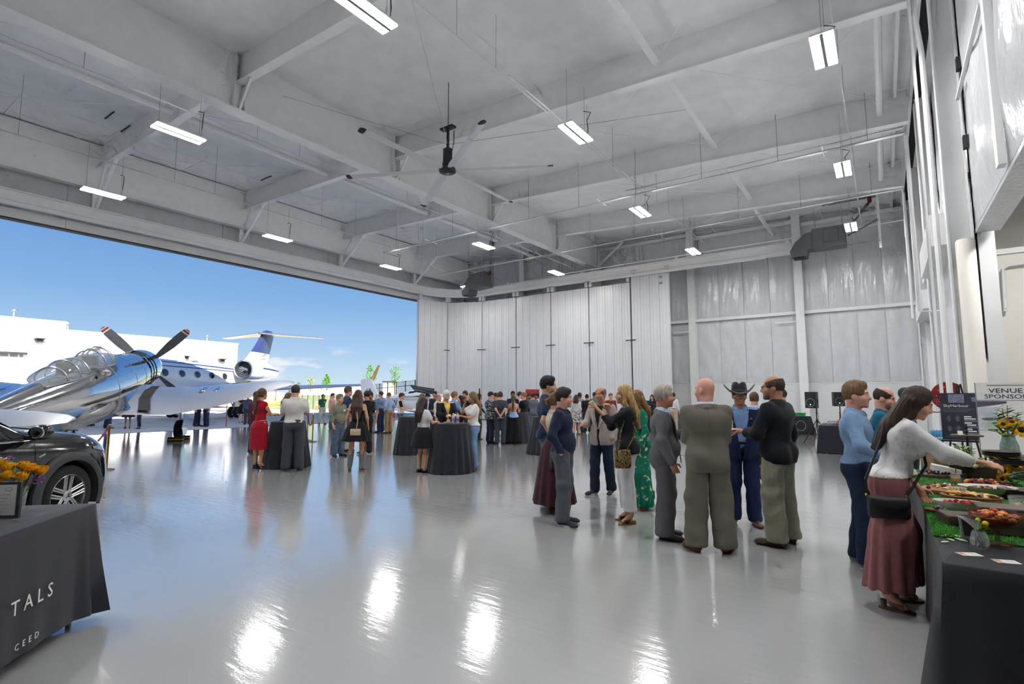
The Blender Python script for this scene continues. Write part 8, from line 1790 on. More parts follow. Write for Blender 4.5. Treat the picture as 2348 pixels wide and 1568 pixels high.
# ------------------------------------------------------------------ buffet and the things along the right wall
BX0, BX1, BY0, BY1, BZ = 0.20, 1.22, 3.80, 8.35, 0.76
BT = empty('buffet_table', (BX0, BY0, 0), label='long buffet table under a black cloth at right', cat='table')
OLB = []
def seg(a, b_, n, nn):
 for k in range(n): t = k / n; OLB.append((a[0] + (b_[0] - a[0]) * t, a[1] + (b_[1] - a[1]) * t, nn))
WX, WY = BX1 - BX0, BY1 - BY0
seg((0, 0), (WX, 0), 30, (0, -1)); seg((WX, 0), (WX, WY), 70, (1, 0)); seg((WX, WY), (0, WY), 30, (0, 1)); seg((0, WY), (0, 0), 70, (-1, 0))
def bring(t, z, ins=0.0):
 out = []
 for k, (x, y, nn) in enumerate(OLB):
  d0 = min(math.hypot(x - a, y - c) for a, c in ((0, 0), (WX, 0), (WX, WY), (0, WY))); cor = math.exp(-(d0 / 0.22) ** 2)
  o_ = t * (0.02 + 0.10 * cor) + 0.028 * t * math.sin(k * 0.55 + 2 * math.sin(k * 0.13)) * (0.4 + 0.6 * t) - ins
  dx, dy = nn[0] + (1 if x > WX / 2 else -1) * 0.7 * cor, nn[1] + (1 if y > WY / 2 else -1) * 0.7 * cor
  out.append(Vector((x + dx * o_, y + dy * o_, z)))
 return out
b = MB(); b.loft([[Vector((WX / 2, WY / 2, BZ))] * len(OLB), bring(0, BZ, 0.008), bring(0, BZ - 0.008)] + [bring(t, BZ - 0.01 - t * 0.73) for t in (0.12, 0.3, 0.5, 0.7, 0.88, 1.0)], cap=False)
fixn(b.build('tablecloth', mat('black_buffet_cloth', srgb(30, 32, 38), 0.7, spec=0.3, noise=0.08, nscale=18, bump=0.15, bscale=110, sheen=0.1), BT, smooth=True, angle=60))
for x in (0.06, WX - 0.06):
 for y in (0.1, WY / 2, WY - 0.1): MB().cyl((x, y, 0), (x, y, BZ - 0.03), 0.018, n=8).build('leg', M_GREYM, BT)
MB().bx((0.02, 0.02, BZ - 0.03), (WX - 0.02, WY - 0.02, BZ - 0.004)).build('table_top', M_BLACKM, BT)
rb = random.Random(11)
# artificial grass runner
GR = empty('grass_runner', (0, 0, BZ + 0.002), label='bright green artificial grass runner on the buffet', cat='runner')
MB().bx((BX0 + 0.0, 4.46, 0), (BX1 - 0.04, 8.25, 0.008)).build('backing', mat('grass_backing', srgb(40, 96, 34), 0.9, noise=0.2, nscale=30), GR)
g = MB()
for k in range(15000):
 x, y = BX0 + (BX1 - 0.06 - BX0) * rb.random() ** 1.5, 4.46 + 3.75 * rb.random() ** 1.35; a = rb.uniform(0, 6.28); h_ = rb.uniform(0.014, 0.03); w_ = 0.0022; lx, ly = rb.uniform(-0.012, 0.012), rb.uniform(-0.012, 0.012)
 g.add([(x - w_ * math.cos(a), y - w_ * math.sin(a), 0.006), (x + w_ * math.cos(a), y + w_ * math.sin(a), 0.006), (x + lx, y + ly, h_)], [(0, 1, 2)])
g.build('grass_blades', mat('bright_turf', srgb(66, 160, 34), 0.7, noise=0.3, nscale=9), GR, kind='stuff')
ZG = BZ + 0.014
def at_b(px, py, z=BZ): return gnd(px, py, z)
def thing(name, px, py, z, label, cat, rz=0.0, group=None):
 p = at_b(px, py, z); return empty(name, (p.x, p.y, z), rz, label=label, cat=cat, group=group)
# menu cards
for px, py, t, rz in ((2222, 1271, 'left menu card lying on the front of the buffet', 0.5), (2307, 1288, 'right menu card lying on the front of the buffet', 0.35)):
 o = thing('menu_card', px, py, BZ + 0.001, t, 'card', rz); MB().bx((-0.055, -0.035, 0), (0.055, 0.035, 0.002)).build('card_sheet', M_PAPER, o); MB().bx((-0.055, -0.035, 0.002), (-0.015, 0.035, 0.0026)).build('photo_print', mat('food_photo', srgb(150, 110, 80), 0.5, noise=0.6, nscale=60, col2=srgb(220, 190, 180)), o)
 for k in range(4): MB().bx((-0.005, -0.025 + k * 0.014, 0.002), (0.045, -0.022 + k * 0.014, 0.0026)).build('print_line', M_GREYM, o)
# little glass vase with calla lily
V1 = thing('bud_vase', 2248, 1258, BZ + 0.001, 'small round glass vase with a white calla lily', 'vase')
MB().lathe([(0, 0), (0.028, 0), (0.044, 0.02), (0.048, 0.045), (0.04, 0.08), (0.031, 0.105), (0.029, 0.105), (0.038, 0.08), (0.045, 0.045), (0.04, 0.02), (0, 0.006)], n=24).build('vase_glass', M_GLASS, V1, smooth=True)
for k in range(16):
 a = rb.uniform(0, 6.28); b = MB(); b.tube([(0.02 * math.cos(a), 0.02 * math.sin(a), 0.01), (0.028 * math.cos(a + 1), 0.028 * math.sin(a + 1), 0.05), (0.02 * math.cos(a), 0.02 * math.sin(a), 0.11)], 0.004, 5); b.build('stem', M_STEM, V1, smooth=True)
M_CALLA = mat('white_calla', srgb(240, 240, 228), 0.5, noise=0.05, nscale=10); b = MB(); rings = []
cb = RGT * -0.01 + Vector((0, 0, 0.10))
for j in range(7):
 t = j / 6; c = cb + RGT * (-0.03 * t) + Vector((0, 0, 0.075 * t)); r_ = 0.006 + 0.034 * t ** 1.6
 rings.append([c + RGT * (r_ * math.cos(a) - 0.02 * t * t * max(0, -math.cos(a)) * 2) + FWD * (r_ * math.sin(a)) + Vector((0, 0, 0.018 * t * t * math.cos(a * 1.0) * -1)) for a in np.linspace(0, 2 * math.pi, 18, endpoint=False)])
b.loft(rings, cap=False); b.build('calla_lily', M_CALLA, V1, smooth=True); b = MB(); b.ell(Vector((0, 0, 0.15)) + RGT * 0.025 - FWD * 0.02, (0.017, 0.017, 0.016), 12, 8); b.build('yellow_button', mat('billy_button', srgb(226, 190, 40), 0.8, noise=0.3, nscale=60), V1, smooth=True)
def leaf(parent, c, d, s, m, bend=0.3, wr=0.32):
 d = Vector(d).normalized(); sd, u = frame(d); b = MB(); rows = []
 for t in (0, 0.3, 0.65, 1.0): w_ = s * wr * math.sin(math.pi * min(0.97, 0.08 + t * 0.9)); q = Vector(c) + d * (s * t) - Vector((0, 0, 1)) * (bend * s * t * t); rows.append([q - sd * w_ + u * 0.1 * w_, q, q + sd * w_ + u * 0.1 * w_])
 b.loft(rows, closed=False, cap=False); return b.build('leaf', m, parent, smooth=True)
for k in range(9): a = rb.uniform(-0.5, 2.5); leaf(V1, Vector((0.01 * math.cos(a), 0.01 * math.sin(a), 0.105)), RGT * rb.uniform(-0.2, 1) + FWD * rb.uniform(-0.5, 0.6) + Vector((0, 0, rb.uniform(0.3, 1))), rb.uniform(0.05, 0.09), M_LIME, 0.2)
for k in range(5): b = MB(); b.ell(Vector((0.0, 0.0, 0.145)) + RGT * (0.0 + 0.012 * k) + FWD * 0.02 * math.sin(k * 2) + Vector((0, 0, 0.02 * math.cos(k))), (0.014, 0.014, 0.016), 8, 6); b.build('green_bud', M_LIME, V1, smooth=True)
# loose eucalyptus leaves on the cloth
for k, (px, py) in enumerate(((2172, 1228), (2163, 1230), (2167, 1243), (2180, 1238), (2200, 1232), (2208, 1240), (2213, 1220))):
 p = at_b(px, py, BZ + 0.006); o = empty('loose_leaf', p, rb.uniform(0, 3), label=['pale leaf pointing up beside the turf corner', 'narrow pale leaf left of the leaf pair', 'flat pale leaf nearest the cloth edge', 'pale leaf beside the turf front edge', 'broad pale leaf left of the bud vase', 'folded leaf touching the bud vase', 'pale leaf on the turf edge behind the vase'][k], cat='leaf', group='loose eucalyptus leaves on the buffet'); leaf(o, (-0.025, 0, 0.002), (1, 0, 0.1), 0.055 + 0.02 * (k > 3), mat('eucalyptus_leaf', srgb(176, 196, 150), 0.6, noise=0.12, nscale=12), 0.05, 0.26)
# grey card holder behind the vase
o = thing('card_holder', 2222, 1236, BZ + 0.012, 'upright grey framed card behind the bud vase', 'card', 0.3); MB().box((0, 0, 0.075), (0.085, 0.006, 0.15), M=Matrix.Rotation(R_(-14), 3, 'X')).build('card_frame', mat('grey_acrylic', srgb(150, 150, 160), 0.3, noise=0.1, nscale=9), o); MB().box((0, -0.006, 0.075), (0.06, 0.002, 0.11), M=Matrix.Rotation(R_(-14), 3, 'X')).build('card_sheet', M_DPLATE, o)
# dark wooden riser box
def riser(px, py, z, size, rz, label, m=M_WOOD):
 o = thing('wooden_riser', px, py, z, label, 'riser', rz, 'dark wooden risers'); b = MB(); b.cbox((0, 0, size[2] / 2), size, 0.006); b.build('box_shell', m, o); MB().bx((-size[0] / 2 + 0.004, -size[1] / 2 - 0.001, size[2] * 0.32), (size[0] / 2 - 0.004, -size[1] / 2 + 0.002, size[2] * 0.34)).build('plank_seam', M_BLKP, o); return o
riser(2212, 1200, ZG, (0.26, 0.22, 0.065), R_(14), 'low dark wooden box beside the fluted bowl')
RB = riser(2318, 1222, ZG, (0.34, 0.22, 0.17), R_(4), 'tall dark slatted box under the pasta bowl at right edge')
# bowls
def oval_bowl(px, py, z, a_, b_, h_, m, label, rz=0.0, feet=True, ribs=False):
 o = thing('serving_bowl', px, py, z, label, 'bowl', rz); f0 = 0.035 if feet else 0.0; b = MB(); rings = []
 for t in (0.35, 0.6, 0.82, 0.95, 1.0, 0.97, 0.8, 0.5, 0.1):
  i = [0.35, 0.6, 0.82, 0.95, 1.0, 0.97, 0.8, 0.5, 0.1].index(t); zz = [0, 0.02, 0.055, 0.085, h_, h_ - 0.002, 0.06, 0.03, 0.022][i] * (h_ / 0.1 if i not in (4, 5) else 1)
  rings.append([Vector((a_ * t * math.cos(q) * (1 + (0.012 * math.cos(40 * q) if ribs and i < 4 else 0)), b_ * t * math.sin(q) * (1 + (0.012 * math.cos(40 * q) if ribs and i < 4 else 0)), f0 + zz)) for q in np.linspace(0, 2 * math.pi, 80 if ribs else 36, endpoint=False)])
 b.loft(rings); b.build('bowl_shell', m, o, smooth=True, angle=50)
 if feet:
  for sx in (-1, 1):
   for sy in (-1, 1): MB().cyl((sx * a_ * 0.72, sy * b_ * 0.5, 0), (sx * a_ * 0.55, sy * b_ * 0.4, f0 + 0.02), 0.007, n=8).build('foot', m, o, smooth=True)
 return o
def bits(o, n, a_, b_, z, cols, r=(0.012, 0.02), name='piece', flat=1.0, top=0.02):
 for k in range(n):
  q, t = rb.uniform(0, 6.28), math.sqrt(rb.random()); rr = rb.uniform(*r); b = MB(); c = cols[k % len(cols)]
  b.ell((a_ * t * math.cos(q), b_ * t * math.sin(q), z + rb.uniform(0, top) * (1 - t * 0.6)), (rr, rr * rb.uniform(0.7, 1), rr * flat), 8, 6, M=Matrix.Rotation(rb.uniform(0, 3), 3, 'Z') @ Matrix.Rotation(rb.uniform(-0.5, 0.5), 3, 'X')); b.build(name, mat('food_%d_%d_%d' % c, srgb(*c), 0.45, noise=0.3, nscale=40), o, smooth=True)
o = oval_bowl(2200, 1183, ZG, 0.155, 0.10, 0.075, M_WHITE, 'white fluted oval bowl of strawberries on small feet', R_(8), True, True); bits(o, 26, 0.11, 0.065, 0.085, [(196, 40, 40), (206, 60, 54), (180, 34, 40), (206, 120, 50)], (0.013, 0.019), 'strawberry', 1.0, 0.03)
o = oval_bowl(2266, 1137, ZG, 0.21, 0.15, 0.085, mat('speckled_stoneware', srgb(206, 202, 194), 0.5, noise=0.12, nscale=60), 'large cream stoneware bowl of dried fruit', R_(6), False); bits(o, 30, 0.15, 0.1, 0.055, [(110, 50, 44), (140, 80, 50), (90, 40, 50), (160, 110, 60)], (0.012, 0.02), 'dried_fruit')
# brown glass pasta bowl on a pedestal
p0 = at_b(2287, 1246, ZG); o = empty('pedestal_bowl', (p0.x, p0.y - 0.03, ZG), 0, label='brown glass pedestal bowl heaped with orange pasta', cat='bowl'); M_AMBER = mat('amber_glass', srgb(110, 62, 34), 0.05, spec=0.8, alpha=0.45, noise=0.05, nscale=6)
MB().lathe([(0, 0), (0.07, 0), (0.07, 0.01), (0.015, 0.02), (0.013, 0.075), (0.03, 0.09), (0.10, 0.12), (0.128, 0.165), (0.132, 0.195), (0.128, 0.195), (0.122, 0.165), (0.095, 0.126), (0, 0.1)], n=36).build('bowl_glass', M_AMBER, o, smooth=True, angle=60)
bits(o, 90, 0.108, 0.108, 0.155, [(214, 110, 34), (226, 140, 50), (196, 84, 30), (236, 170, 80), (150, 60, 30)], (0.012, 0.022), 'pasta_piece', 0.6, 0.05); MB().lathe([(0, 0.11), (0.09, 0.13), (0.115, 0.165), (0, 0.175)], n=24).build('pasta_bed', mat('pasta_bed', srgb(190, 92, 36), 0.6, noise=0.5, nscale=40), o, smooth=True); MB().tube([(0.02, -0.04, 0.16), (-0.03, -0.10, 0.23)], 0.004, 6).build('serving_spoon', M_GOLD, o, smooth=True)
# plastic tub of chips at the right edge
p0 = at_b(2345, 1195, ZG); o = empty('chip_tub', (p0.x + 0.05, p0.y + 0.15, ZG), 0, label='clear tub of pale chips at the right picture edge', cat='tub'); MB().lathe([(0, 0), (0.09, 0), (0.1, 0.15), (0.097, 0.15), (0.086, 0.005)], n=28).build('tub_wall', M_CLEAR, o, smooth=True); bits(o, 40, 0.075, 0.075, 0.03, [(226, 196, 130), (214, 180, 110)], (0.014, 0.022), 'chip', 0.4, 0.12)
# wooden trays and boards
def board(px, py, z, pts, th, m, label, rz, lip=0.0):
 o = thing('serving_board', px, py, z, label, 'board', rz, 'wooden serving boards'); b = MB(); b.prism(pts, (0, 0, 0), (1, 0, 0), (0, 1, 0), (0, 0, th)); q = fixn(b.build('board_slab', m, o)); bevel(q, 0.004, 2)
 if lip: b = MB(); b.tube([Vector((x, y, th)) for x, y in pts] + [Vector((*pts[0], th))], lip, 6, cap=False); b.build('board_rim', m, o, smooth=True)
 return o
wav = lambda a_, b_, n=22, s=0.0: [(a_ * math.cos(t) * (1 + 0.06 * math.sin(3 * t + s)), b_ * math.sin(t) * (1 + 0.08 * math.sin(2 * t + s))) for t in np.linspace(0, 2 * math.pi, n, endpoint=False)]
def crackers(o, n, x0, x1, y, z, m, r=0.026, name='cracker'):
 for k in range(n):
  t = k / max(1, n - 1); b = MB(); b.lathe([(0, -0.003), (r, -0.003), (r, 0.003), (0, 0.003)], (0, 0, 0), 14); q = b.build(name, m, o); q.location = (x0 + (x1 - x0) * t, y + rb.uniform(-0.012, 0.012), z + 0.012); q.rotation_euler = (rb.uniform(0.3, 0.8), rb.uniform(-0.5, 0.5), rb.uniform(0, 3))
M_CRK = mat('golden_cracker', srgb(212, 166, 96), 0.7, noise=0.2, nscale=40); M_CRK2 = mat('pale_cracker', srgb(226, 196, 140), 0.7, noise=0.15, nscale=40)
o = board(2225, 1150, ZG, wav(0.20, 0.12, 24, 1), 0.045, M_WOODM, 'live-edge wooden tray of crackers', R_(4), 0.008); crackers(o, 14, -0.15, -0.02, -0.03, 0.05, M_CRK); crackers(o, 10, 0.0, 0.16, -0.04, 0.05, M_CRK2, 0.03); crackers(o, 8, -0.12, 0.1, 0.05, 0.05, M_CRK)
o = board(2162, 1128, ZG, wav(0.17, 0.20, 24, 2), 0.035, M_WOODM, 'wooden charcuterie board with gold cheese knife', R_(-8)); bits(o, 22, 0.13, 0.16, 0.045, [(150, 40, 44), (226, 214, 180), (90, 44, 60), (210, 170, 90), (60, 30, 40)], (0.012, 0.02), 'charcuterie_bite')
MB().tube([(-0.03, -0.15, 0.055), (0.03, -0.155, 0.06), (0.09, -0.17, 0.05)], [0.005, 0.009, 0.004], 8).build('cheese_knife', M_GOLD, o, smooth=True)
for k in range(6): MB().box((0.05 + 0.022 * k, -0.10 + 0.004 * k, 0.055), (0.012, 0.05, 0.035), M=Matrix.Rotation(0.5, 3, 'Z') @ Matrix.Rotation(0.35, 3, 'Y')).build('cheese_slice', mat('pale_cheese', srgb(228, 218, 190), 0.5, noise=0.08, nscale=30), o)
o = board(2155, 1172, ZG, wav(0.10, 0.07, 18, 3), 0.018, M_WOODM, 'small board of sliced red onion and grapes', R_(10)); bits(o, 14, 0.07, 0.045, 0.026, [(176, 150, 176), (60, 34, 60), (140, 90, 120)], (0.012, 0.018), 'onion_slice', 0.5)
o = board(2140, 1092, ZG, wav(0.20, 0.13, 20, 4), 0.03, M_WOOD, 'far dark board of olives and cheese cubes', R_(5)); bits(o, 26, 0.17, 0.1, 0.04, [(30, 26, 30), (226, 222, 206), (130, 40, 40), (36, 30, 34)], (0.011, 0.016), 'olive_bite')
# honey jar with dipper
o = thing('honey_jar', 2192, 1106, ZG, 'small glass jar with a wooden honey dipper', 'jar'); MB().lathe([(0, 0), (0.04, 0), (0.046, 0.02), (0.046, 0.06), (0.038, 0.085), (0.042, 0.095), (0.039, 0.095), (0.035, 0.085), (0.042, 0.06), (0, 0.006)], n=22).build('jar_glass', M_GLASS, o, smooth=True); MB().lathe([(0, 0.006), (0.041, 0.01), (0.041, 0.045), (0, 0.045)], n=18).build('honey', mat('honey', srgb(190, 120, 40), 0.1, noise=0.05, nscale=6), o, smooth=True); MB().tube([(0.0, 0, 0.05), (0.008, 0.0, 0.15)], 0.004, 6).build('dipper', M_WOODM, o, smooth=True)
# risers and displays towards the far end
ZR = ZG + 0.16
riser(2318, 1094, ZG, (0.30, 0.34, 0.24), R_(0), 'tall dark wooden box under the sunflower vase')
def plates(px, py, z, n, r, label):
 o = thing('plate_stack', px, py, z, label, 'plates', 0, 'stacks of dark plates')
 for k in range(n): b = MB(); b.lathe([(0, 0), (r * 0.65, 0), (r, 0.014), (r, 0.018), (r * 0.64, 0.005), (0, 0.005)], (0, 0, k * 0.013), 32); b.build('plate', M_DPLATE, o, smooth=True, angle=60)
 MB().tube([(-r * 0.6, -r * 0.3, n * 0.013 + 0.012), (r * 0.7, -r * 0.35, n * 0.013 + 0.014)], 0.005, 6).build('gold_tongs', M_GOLD, o, smooth=True)
plates(2336, 1143, ZG, 6, 0.14, 'front stack of dark plates with gold tongs at right edge'); plates(2296, 1047, 1.06, 4, 0.15, 'dark plates on the riser before the glass vase'); plates(2338, 1066, 1.0, 4, 0.14, 'dark plates above the lower sunflowers at right edge')
# sunflowers
M_SUN = mat('sunflower_petal', srgb(238, 186, 24), 0.6, noise=0.2, nscale=20); M_SUNC = mat('sunflower_centre', srgb(52, 34, 22), 0.9, noise=0.4, nscale=60, bump=0.6, bscale=80)
def sunflower(parent, c, n_, r, seed=0):
 n_ = Vector(n_).normalized(); s, u = frame(n_); b = MB(); rr = random.Random(seed); c = Vector(c)
 head = MB(); head.lathe([(0.0, 0.012), (r * 0.28, 0.008), (r * 0.36, 0.0), (r * 0.3, -0.012), (0, -0.016)], c, 18, M=Matrix((s, u, n_)).transposed()); h_ = head.build('sunflower', M_SUNC, parent, smooth=True)
 for ly in range(2):
  for k in range(16):
   a = 2 * math.pi * (k + 0.5 * ly) / 16 + rr.uniform(-0.08, 0.08); d = s * math.cos(a) + u * math.sin(a); t = -s * math.sin(a) + u * math.cos(a); l_ = r * rr.uniform(0.88, 1.05); p0_ = c + d * r * 0.32
   b.add([p0_ - t * r * 0.05, p0_ + t * r * 0.05, c + d * l_ * 0.72 + t * r * 0.10 + n_ * 0.008, c + d * l_ - n_ * 0.006 * ly, c + d * l_ * 0.72 - t * r * 0.10 + n_ * 0.008], [(0, 1, 2, 3, 4)])
 b.build('petals', M_SUN, h_); return h_
pv_ = at_b(2316, 1040, 1.03); SV = empty('sunflower_vase', (pv_.x, pv_.y, 1.03), 0, label='pale green glass vase of sunflowers, lilies and foliage', cat='vase')
MB().lathe([(0, 0), (0.075, 0), (0.085, 0.03), (0.082, 0.09), (0.06, 0.16), (0.055, 0.19), (0.07, 0.215), (0.066, 0.215), (0.05, 0.19), (0.055, 0.16), (0.076, 0.09), (0, 0.008)], n=30).build('vase_glass', mat('ribbed_green_glass', srgb(150, 176, 164), 0.12, spec=0.8, alpha=0.75, noise=0.25, nscale=40, bump=0.6, bscale=60), SV, smooth=True)
toC = (Vector((0, 0, 1.67)) - Vector(SV.location)).normalized()
sunflower(SV, RGT * 0.06 - FWD * 0.10 + Vector((0, 0, 0.27)), toC + RGT * 0.1, 0.095, 1); sunflower(SV, RGT * -0.10 - FWD * 0.06 + Vector((0, 0, 0.33)), toC - RGT * 0.5, 0.06, 2); sunflower(SV, RGT * 0.03 - FWD * 0.03 + Vector((0, 0, 0.35)), toC + Vector((0, 0, 0.8)), 0.06, 3)
for k in range(12): a = rb.uniform(0, 6.28); MB().tube([(0, 0, 0.05), (0.03 * math.cos(a), 0.03 * math.sin(a), 0.2), (0.12 * math.cos(a), 0.12 * math.sin(a), 0.34)], 0.004, 5).build('stem', M_STEM, SV, smooth=True)
def spray(parent, c0, tip, n, s, m):
 c0, tip = Vector(c0), Vector(tip); d = tip - c0; MB().tube([c0, c0 + d * 0.5, tip], 0.003, 4).build('twig', M_STEM, parent)
 for k in range(n):
  t = 0.25 + 0.75 * k / n; sd, u = frame(d); sg = 1 if k % 2 else -1; leaf(parent, c0 + d * t, d.normalized() * 0.6 + sd * sg * 0.9 + u * rb.uniform(-0.4, 0.4), s * rb.uniform(0.8, 1.2), m, 0.1, 0.4)
for dx, dz, m_, n_ in ((-0.12, 0.44, M_GLEAF, 12), (-0.02, 0.50, M_GLEAF, 14), (0.06, 0.53, M_GLEAF, 14), (0.14, 0.46, M_GLEAF, 12), (-0.2, 0.34, M_LIME, 12), (-0.26, 0.27, M_LIME, 10), (0.18, 0.36, M_GLEAF, 10)): spray(SV, (0, 0, 0.2), RGT * dx + FWD * rb.uniform(-0.06, 0.06) + Vector((0, 0, dz)), n_, 0.08, m_)
for k in range(3): leaf(SV, RGT * (-0.12 + 0.14 * k) + Vector((0, 0, 0.25)), RGT * (-0.7 + 0.7 * k) - FWD * 0.2 + Vector((0, 0, 0.3)), 0.14, [M_GLEAF, M_CALLA, M_CALLA][k], 0.3, 0.3)
# lower sunflowers between the plates
pv_ = at_b(2322, 1112, ZG); SL2 = empty('sunflower_bunch', (pv_.x, pv_.y, ZG), 0, label='low bunch of sunflowers behind the cream bowl', cat='flowers'); toC = (Vector((0, 0, 1.67)) - Vector(SL2.location)).normalized()
sunflower(SL2, RGT * 0.0 - FWD * 0.05 + Vector((0, 0, 0.20)), toC + Vector((0, 0, 1)), 0.08, 4); sunflower(SL2, RGT * -0.11 - FWD * 0.04 + Vector((0, 0, 0.14)), -RGT + Vector((0, 0, 0.5)), 0.075, 5); sunflower(SL2, RGT * -0.1 + Vector((0, 0, 0.06)), -RGT - FWD * 0.3, 0.06, 6); sunflower(SL2, RGT * 0.12 + Vector((0, 0, 0.22)), toC + Vector((0, 0, 1)) + RGT, 0.07, 7)
for k in range(16): a = rb.uniform(0, 6.28); leaf(SL2, (0.03 * math.cos(a), 0.03 * math.sin(a), rb.uniform(0.01, 0.15)), (math.cos(a), math.sin(a), rb.uniform(0.1, 0.8)), rb.uniform(0.09, 0.15), M_GLEAF, 0.4, 0.28)
# green foliage bunch with cake stand
pv_ = at_b(2222, 1052, 0.98); FB = empty('foliage_bunch', (pv_.x, pv_.y, 0.90), 0, label='leafy green centrepiece with herbs and small blossoms', cat='plant'); MB().lathe([(0, 0), (0.09, 0), (0.1, 0.04), (0, 0.05)], n=20).build('basket', M_WOODM, FB, smooth=True)
for k in range(22): a = rb.uniform(0, 6.28); q_ = rb.uniform(0.06, 0.22); spray(FB, (0.02 * math.cos(a), 0.02 * math.sin(a), 0.02), RGT * (q_ * math.cos(a)) + FWD * (q_ * math.sin(a)) + Vector((0, 0, rb.uniform(0.08, 0.26))), 9, 0.055, M_GLEAF if k % 3 else M_LIME)
sunflower(FB, RGT * 0.2 - FWD * 0.05 + Vector((0, 0, 0.10)), Vector((0, 0, 1)) + RGT * 0.3, 0.06, 9)
o = empty('cauliflower_cheese', (pv_.x - 0.02, pv_.y - 0.42, 0.922), 0, label='pale round cauliflower-like cheese beside the leafy centrepiece', cat='cheese'); b = MB(); M_CAU = mat('pale_cauliflower', srgb(214, 206, 172), 0.8, noise=0.2, nscale=40, bump=0.8, bscale=60)
for k in range(26): a, t = rb.uniform(0, 6.28), math.sqrt(rb.random()); b.ell((0.085 * t * math.cos(a), 0.06 * t * math.sin(a), 0.03 + 0.02 * (1 - t * t)), (0.026, 0.026, 0.024), 8, 6)
b.build('florets', M_CAU, o, smooth=True)
riser(2228, 1088, ZG, (0.44, 0.5, 0.125), R_(2), 'wide low dark box under the leafy centrepiece')
cs = at_b(2217, 1000, 1.13); o = empty('cake_stand', (cs.x, cs.y, 0.775), 0, label='tall tiered wooden stand with turned finial', cat='stand'); MB().lathe([(0, 0), (0.09, 0), (0.08, 0.015), (0.016, 0.03), (0.012, 0.36), (0, 0.36)], n=20).build('column', M_BLACKM, o, smooth=True); MB().lathe([(0, 0.355), (0.17, 0.355), (0.175, 0.365), (0.17, 0.375), (0, 0.375)], n=36).build('tray', M_WOOD, o, smooth=True, angle=40); MB().lathe([(0.02, 0.375), (0.012, 0.4), (0.022, 0.42), (0.01, 0.44), (0.02, 0.47), (0.008, 0.49), (0.016, 0.51), (0, 0.525)], n=16).build('finial', M_BLACKM, o, smooth=True)
MB().box((-0.07, -0.05, 0.40), (0.055, 0.004, 0.055), M=Matrix.Rotation(R_(-25), 3, 'X')).build('place_card', M_PAPER, o)
o = empty('charcuterie_platter', (0.78, 7.0, ZG), 0, label='platter of grapes, salami and crackers under the reaching arm', cat='platter'); MB().lathe([(0, 0), (0.2, 0), (0.215, 0.02), (0.2, 0.012), (0, 0.012)], n=32).build('platter_disc', M_WOOD, o, smooth=True); bits(o, 60, 0.18, 0.18, 0.03, [(70, 34, 50), (150, 50, 46), (214, 160, 90), (220, 130, 60), (60, 30, 40), (196, 90, 50)], (0.016, 0.026), 'platter_bite', 0.9, 0.05)
o = empty('glass_dome', (0.5, 7.75, ZG), 0, label='folded white napkin stack in a dark holder at the far end', cat='napkins'); MB().box((0, 0, 0.02), (0.34, 0.24, 0.04)).build('holder', M_DPLATE, o); MB().box((0, 0, 0.07), (0.26, 0.18, 0.06), M=Matrix.Rotation(0.2, 3, 'Y')).build('napkin_stack', M_PAPER, o)
# ---- easel poster, sponsor sign, hose reel, water pack along the right wall
ep = Vector((0.98, 11.2, 0)); EA = empty('poster_easel', ep, YAW + R_(-38), label='dark printed poster on a black easel left of the round column', cat='easel')
zc, hh_ = 1.33, 0.72; Mt = Matrix.Rotation(R_(-8), 3, 'X')
def on_p(x, z, y=0.0): return Mt @ Vector((x, y, z - 0.95)) + Vector((0, 0, 0.95))
b = MB(); b.add([on_p(x, z, y) for y in (0, 0.012) for x, z in ((-0.26, 0.96), (0.26, 0.96), (0.26, 1.72), (-0.26, 1.72))], [(0, 1, 2, 3), (7, 6, 5, 4), (0, 4, 5, 1), (1, 5, 6, 2), (2, 6, 7, 3), (3, 7, 4, 0)]); fixn(b.build('poster_board', mat('charcoal_poster', srgb(46, 48, 60), 0.4, noise=0.15, nscale=5), EA))
for a, c in (((-0.24, -0.03), (-0.02, 1.86)), ((0.24, -0.03), (0.02, 1.86))): MB().cyl(on_p(a[0], 0.0, 0.1) * 1.0 if False else Vector((a[0] * 1.25, 0.02, 0.0)), Vector((c[0], 0.16, c[1])), 0.014, n=8).build('leg', M_BLACKM, EA, smooth=True)
MB().cyl((0, 0.75, 0.0), (0, 0.11, 1.84), 0.014, n=8).build('leg', M_BLACKM, EA, smooth=True); MB().bx((-0.28, -0.05, 0.93), (0.28, 0.03, 0.955)).build('ledge', M_BLACKM, EA)
text('poster_title', 'SkyHarbour', 0.066, M_PAPER, EA, on_p(-0.22, 1.49, -0.004), (R_(82), 0, 0), align='LEFT')
def pp(name, x0, x1, z0, z1, m): b = MB(); b.add([on_p(x0, z0, -0.004), on_p(x1, z0, -0.004), on_p(x1, z1, -0.004), on_p(x0, z1, -0.004)], [(0, 1, 2, 3)]); b.build(name, m, EA)
M_PGREY = mat('poster_grey_print', srgb(120, 124, 150), 0.5, noise=0.3, nscale=30); M_PDIM = mat('poster_dim_print', srgb(92, 94, 110), 0.5, noise=0.2, nscale=30)
pp('poster_photo', -0.15, 0.05, 1.56, 1.70, M_PGREY); pp('poster_badge', 0.14, 0.25, 1.58, 1.65, M_PGREY)
for k in range(3): pp('poster_line', -0.22, 0.16 - 0.04 * k, 1.455 - k * 0.022, 1.464 - k * 0.022, M_PDIM)
for k in range(9): pp('poster_bar', 0.03, 0.22 - 0.05 * (k % 3), 1.06 + k * 0.033, 1.08 + k * 0.033, M_PAPER if k % 3 else M_PGREY)
